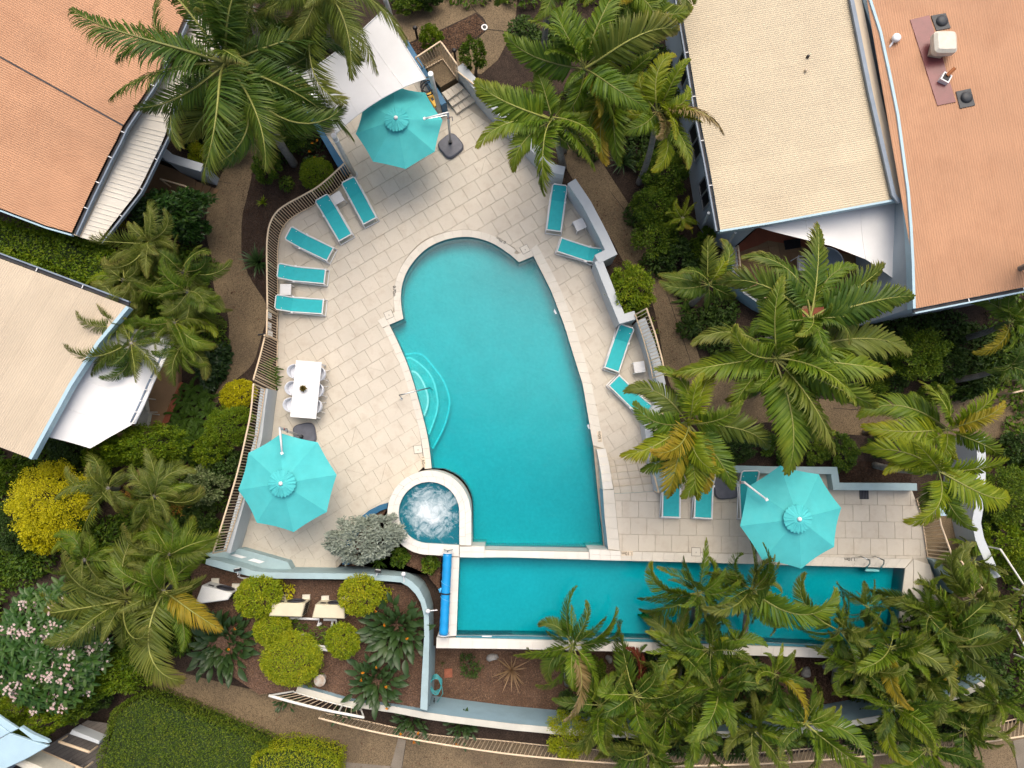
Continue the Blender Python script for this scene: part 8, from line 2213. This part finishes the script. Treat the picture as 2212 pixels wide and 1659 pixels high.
strelitzia('broad strelitzia between the cane palms and the clipped balls', *U(3, 1900, 610), 84, 130, 2, 0.0, 5)
strelitzia('low dark strelitzia poking from under the white balustrade', *U(13, 210, 1110), 34, 22, 0, GZ, 6)
strelitzia('low dark strelitzia at the corner where the two fences meet', *U(13, 720, 1200), 34, 22, 0, GZ, 7)
strelitzia('strelitzia with orange blooms by the clipped shrub and blue bench', *U(10, 480, 1260), 34, 26, 4, GZ, 8)
S_('silver grey bush beside the bubbling spa', 12, 930, 1345, 340, .3, 1.6, 'leaf_silver', 'whorl', 205, zb=.2)
S_('small green shrub on the mulch below the spa ring', 12, 1240, 1500, 75, 0, .6, 'leaf_green', 'loose', zb=.2)
S_('low green shrub beside the blue cover roll end', 12, 1500, 1565, 70, 0, .5, 'leaf_green', 'loose', zb=.2)
rosette('grassy tuft under the silver bush', *U(12, 1060, 1530), 22, 30, 'leaf_fern', .3)
rosette('spiky pink striped rosette on the open mulch', *U(23, -5, 820), 36, 30, 'leaf_pink', -1.0, True)
S_('low purple green shrub on the mulch near the stepping stone', 13, 1850, 780, 95, 0, .5, 'leaf_dark', 'sparse', zb=-1.0)
rosette('tiny dark plant beside the stepping stone and hose', *U(13, 1610, 760), 9, 10, 'leaf_dark', -1.0)
S_('gold green bush in front of the path fence below the blue wall', 23, 490, 1400, 185, .1, 1.4, 'leaf_lime', 'tiny')
S_('dark undergrowth bush below the single palm', 23, 540, 1150, 130, 0, .9, 'leaf_dark', 'loose', zb=-1.0)
S_('grey green undergrowth right of the single palm', 23, 700, 820, 110, 0, .8, 'leaf_green', 'loose', zb=-1.0)
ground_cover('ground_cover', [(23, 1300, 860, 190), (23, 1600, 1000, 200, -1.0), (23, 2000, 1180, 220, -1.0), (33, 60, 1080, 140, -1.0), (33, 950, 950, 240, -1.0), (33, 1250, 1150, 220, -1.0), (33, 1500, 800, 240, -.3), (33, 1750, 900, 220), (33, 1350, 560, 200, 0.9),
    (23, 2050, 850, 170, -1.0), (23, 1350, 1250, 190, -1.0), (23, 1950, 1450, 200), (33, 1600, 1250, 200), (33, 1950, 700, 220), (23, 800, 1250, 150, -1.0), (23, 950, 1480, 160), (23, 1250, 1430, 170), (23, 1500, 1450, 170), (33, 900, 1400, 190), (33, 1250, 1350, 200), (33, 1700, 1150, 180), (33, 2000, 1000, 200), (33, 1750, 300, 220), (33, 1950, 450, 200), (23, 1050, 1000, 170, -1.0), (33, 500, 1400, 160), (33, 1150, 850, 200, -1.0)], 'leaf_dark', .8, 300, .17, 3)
# right side
S_('bright lime whorled shrub beside the straight grey wall', 21, 1035, 830, 205, .2, 1.7, 'leaf_bright', 'whorl', 235)
for k, (x, y) in enumerate(((1200, 1110), (1240, 1210), (1230, 1290), (1240, 1370), (1270, 1430))):
    rosette('lime spiky plant by the balustrade and path, ' + ('closest to the lime shrub', 'second from the lime shrub', 'middle one of the row', 'next to last towards the bright palm', 'closest to the bright palm')[k], *U(21, x, y), 12, 14, 'leaf_bright', GZ, group='spiky lime plants along the balustrade', wide=1.6, seed=k)
S_('dark shrub mass below the small yellow palm of the house', 21, 1260, 360, 190, .1, 1.4, 'leaf_green', 'loose')
S_('tall dark green shrub against the house window', 21, 1250, 110, 190, .2, 1.7, 'leaf_green')
S_('dark green shrub under the yellow green gutter palm', 20, 1330, 1470, 210, .2, 1.6, 'leaf_green')
S_('dark shrub at the house foot below the downpipe', 21, 1470, 560, 170, .1, 1.2, 'leaf_dark', 'loose')
S_('small leafy shrub in front of the slanted house wall', 21, 1690, 370, 70, .3, 1.3, 'leaf_green')
S_('green shrub left of the slanted house wall', 21, 1620, 500, 110, .1, 1.2, 'leaf_green')
rosette('dark strappy clump in the shade below the deck palms', *U(20, 960, 1400), 36, 36, 'leaf_strap', wide=1.4)
fern('low fern between the brown path and the small dark palm', *U(21, 1510, 920), 28, GZ, 12, 'leaf_fern')
fern('second low fern beside the brown path, near the wide palm', *U(21, 1530, 1030), 26, GZ, 12, 'leaf_fern', seed=2)
S_('round green tree in the dark court below the orange roof', 31, 1340, 1390, 240, .6, 2.0, 'leaf_green', 'round', 210, name='tree', cat='tree')
S_('dark shrub left of the round court tree', 31, 900, 1440, 140, .2, 1.4, 'leaf_dark')
S_('dark shrub right of the round court tree', 31, 1560, 1480, 170, .2, 1.4, 'leaf_dark')
S_('leafy dark mass above the wide path, left of the cream handrail', 32, 1480, 60, 170, .1, 1.2, 'leaf_green', 'round', 90)
S_('dark hedge piece at the head of the wide path', 32, 930, 50, 150, 0, 1.0, 'leaf_green', 'round', 70)
S_('dark shrub in deep shade right of the wide path hedge', 32, 1760, 50, 140, 0, .9, 'leaf_dark', 'round', 70)
bN = .85
S_('green bushy plant behind the teal wall, right of the yellow frond', 32, 640, 590, 150, 0, .8, 'leaf_green', 'round', zb=bN)
S_('green bushy plant behind the teal wall above the brightest parasol', 32, 140, 520, 170, 0, .8, 'leaf_green', 'round', 150, zb=bN)
S_('dark bushy plant in the planter left of the brightest parasol', 22, 1960, 540, 190, 0, .8, 'leaf_dark', 'round', 130, zb=bN)
S_('ferny bush in the planter below the wide path joint', 32, 1000, 530, 110, 0, .7, 'leaf_fern', 'loose', zb=bN)
S_('dark bush between planter bushes under the wide palm', 32, 400, 560, 140, 0, .7, 'leaf_green', 'round', 120, zb=bN)
S_('big leafy bush at the right picture edge beyond the ramp', 32, 2110, 960, 210, .3, 1.8, 'leaf_green', 'tiny', 260)
S_('lime tinged bush at the right edge below the big leafy one', 32, 2090, 1370, 170, .2, 1.6, 'leaf_bright', 'tiny', 190)
S_('dark bush at the right edge beside the white handrail', 32, 2150, 1600, 130, .2, 1.4, 'leaf_green', 'tiny')
S_('shadowed bush at the ramp wall under the glowing palm', 32, 1900, 1180, 110, 0, .9, 'leaf_dark', 'loose', 140)
S_('dark bush above the gravel at the right edge', 32, 2180, 560, 130, 0, .9, 'leaf_dark', 'loose')
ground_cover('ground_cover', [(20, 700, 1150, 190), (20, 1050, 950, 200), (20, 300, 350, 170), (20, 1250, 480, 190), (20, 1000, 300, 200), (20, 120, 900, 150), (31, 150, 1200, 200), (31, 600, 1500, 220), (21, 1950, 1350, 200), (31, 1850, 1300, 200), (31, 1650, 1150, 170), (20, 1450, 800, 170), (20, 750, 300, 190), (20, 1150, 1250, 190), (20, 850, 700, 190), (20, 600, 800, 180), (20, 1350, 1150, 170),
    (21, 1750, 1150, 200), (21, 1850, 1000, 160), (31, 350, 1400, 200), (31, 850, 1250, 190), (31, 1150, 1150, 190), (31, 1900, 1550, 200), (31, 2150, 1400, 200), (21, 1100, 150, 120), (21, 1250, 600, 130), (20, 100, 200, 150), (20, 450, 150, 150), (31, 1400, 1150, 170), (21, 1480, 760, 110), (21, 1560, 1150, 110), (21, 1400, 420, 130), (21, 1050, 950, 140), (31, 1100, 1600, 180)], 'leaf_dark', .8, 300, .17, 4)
ground_cover('ground_cover', [(1, 1350, 750, 200), (1, 1150, 900, 170), (1, 1350, 1050, 180), (1, 1450, 1250, 170), (2, 1150, 1200, 220), (2, 1450, 1250, 220), (2, 900, 1350, 200), (3, 1250, 350, 220), (3, 800, 300, 220), (2, 1250, 1550, 220), (1, 1550, 560, 170), (1, 1250, 500, 170), (1, 1600, 1000, 150), (1, 1620, 1180, 150), (2, 1700, 1350, 170), (2, 1650, 1550, 150), (2, 1350, 850, 200), (2, 700, 900, 170), (2, 650, 1450, 200), (2, 200, 1500, 200), (3, 1550, 250, 170), (3, 1500, 550, 170), (2, 1750, 700, 170), (2, 1300, 700, 170), (2, 200, 640, 170), (2, 480, 740, 160), (1, 1650, 800, 120)], 'leaf_green', .8, 340, .16, 5)
ground_cover('ground_cover', [(1, 1780, 620, 80), (1, 1750, 1000, 110), (1, 1820, 1150, 110), (1, 1850, 1300, 100), (3, 100, -60, 200), (2, 60, 1550, 160), (3, 250, 1450, 120), (2, 1580, 980, 150), (2, 1850, 1000, 120), (2, 1800, 1280, 110), (2, 1600, 1450, 150), (10, 240, 1560, 70), (10, 420, 1400, 60)], 'leaf_green', .5, 320, .12, 15)
ground_cover('ground_cover', [(0, 1700, 900, 190), (0, 1850, 1250, 170), (0, 1950, 800, 190), (10, 150, 300, 200), (10, 350, 250, 180), (10, 550, 150, 150), (10, 250, 700, 180), (10, 100, 600, 170), (10, 300, 900, 160), (10, 380, 1180, 120), (0, 2050, 500, 190), (0, 2100, 950, 170), (10, 150, 1250, 140), (0, 1650, 1150, 130), (10, 420, 640, 110)], 'leaf_dark', .7, 300, .16, 6)
# wood chips and leaf litter on the open beds
def litter(name, poly, z, n, m, ln=.05, seed=1):
    R = np.random.RandomState(seed); p = xy(poly); xs = [q[0] for q in p]; ys = [q[1] for q in p]
    C = []
    while len(C) < n:
        x, y = R.uniform(min(xs), max(xs)), R.uniform(min(ys), max(ys))
        if inside((x, y), p): C.append((x, y, z + R.uniform(.004, .03)))
    C = np.array(C); a = R.rand(n) * 2 * pi
    D = np.stack([np.cos(a), np.sin(a), R.normal(size=n) * .25], 1); Nn = np.stack([R.normal(size=n) * .35, R.normal(size=n) * .35, np.ones(n)], 1)
    D /= np.linalg.norm(D, axis=1, keepdims=True); Nn -= D * (Nn * D).sum(1, keepdims=True); Nn /= np.linalg.norm(Nn, axis=1, keepdims=True)
    l = ln * R.uniform(.5, 1.6, n)
    V, F3 = leaf_tris(C, D, Nn, l, l * .42, .1)
    link(np_mesh(name, V, [F3], [m]), name, None, kind='stuff')
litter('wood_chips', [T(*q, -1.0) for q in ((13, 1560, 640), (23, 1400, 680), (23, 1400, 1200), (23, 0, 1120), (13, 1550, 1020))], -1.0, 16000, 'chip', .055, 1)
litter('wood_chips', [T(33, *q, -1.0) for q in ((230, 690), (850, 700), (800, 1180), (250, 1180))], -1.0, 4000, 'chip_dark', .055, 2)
litter('wood_chips', M2, .455, 16000, 'chip', .05, 3)
litter('wood_chips', TS('12 1290 1400 1420 1450 1600 1490|13 1590 100 1530 60|12 1480 1640 1340 1580 1250 1540', .3), .3, 2500, 'chip', .05, 4)
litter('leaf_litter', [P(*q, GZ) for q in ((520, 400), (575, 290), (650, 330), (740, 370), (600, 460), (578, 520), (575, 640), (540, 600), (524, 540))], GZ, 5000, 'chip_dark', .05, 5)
litter('leaf_litter', TS('10 1290 400 1600 270 1900 125 1980 210 1960 280 1700 450 1590 380 1400 480', GZ + .03), GZ + .03, 2500, 'chip', .06, 6)
litter('leaf_litter', TS('21 560 0 720 300 860 600 960 640 880 450 740 200 600 0', GZ), GZ, 2500, 'chip_dark', .06, 7)
litter('leaf_litter', TS('32 480 640 1250 700 1230 860 530 850', .85), .855, 3000, 'chip_dark', .06, 8)
litter('leaf_litter', TS('32 1750 520 2200 480 2100 900 1900 1400 1780 1300', GZ), GZ, 4000, 'chip_dark', .06, 9)

def fallen(name, poly, z, n, seed):
    """scattered dry leaves"""
    litter(name, poly, z, n, 'chip', .085, seed)
fallen('fallen_leaves', [P(*q, GZ) for q in ((480, 420), (530, 330), (500, 480), (560, 690), (500, 760), (470, 540))], GZ + .03, 70, 32)
fallen('fallen_leaves', TS('21 640 0 900 0 1500 1300 1400 1500 1000 640', GZ), GZ + .03, 110, 33)
fallen('fallen_leaves', TS('13 250 1200 900 1300 2212 1500 2212 1650 800 1650 0 1200', GZ), GZ + .03, 90, 34)
fallen('fallen_leaves', TS('32 700 200 2212 60 2212 380 700 420', GZ), GZ + .035, 90, 35)
ground_cover('ground_cover', [(32, x, y, 330) for x in (2450, 2750) for y in (500, 1000, 1500)] + [(31, x, y, 330) for x in (2300, 2700) for y in (1150, 1550)] + [(33, x, y, 300) for x in (2450, 2800) for y in (200, 650, 1050)]
    + [(2, -350, y, 330) for y in (300, 800, 1300)] + [(3, -350, y, 330) for y in (100, 600, 1000)] + [(20, x, -300, 300) for x in (-900, -400, 100, 600, 1100)] + [(10, x, -320, 300) for x in (-300, 200)], 'leaf_green', .9, 130, .2, 21)
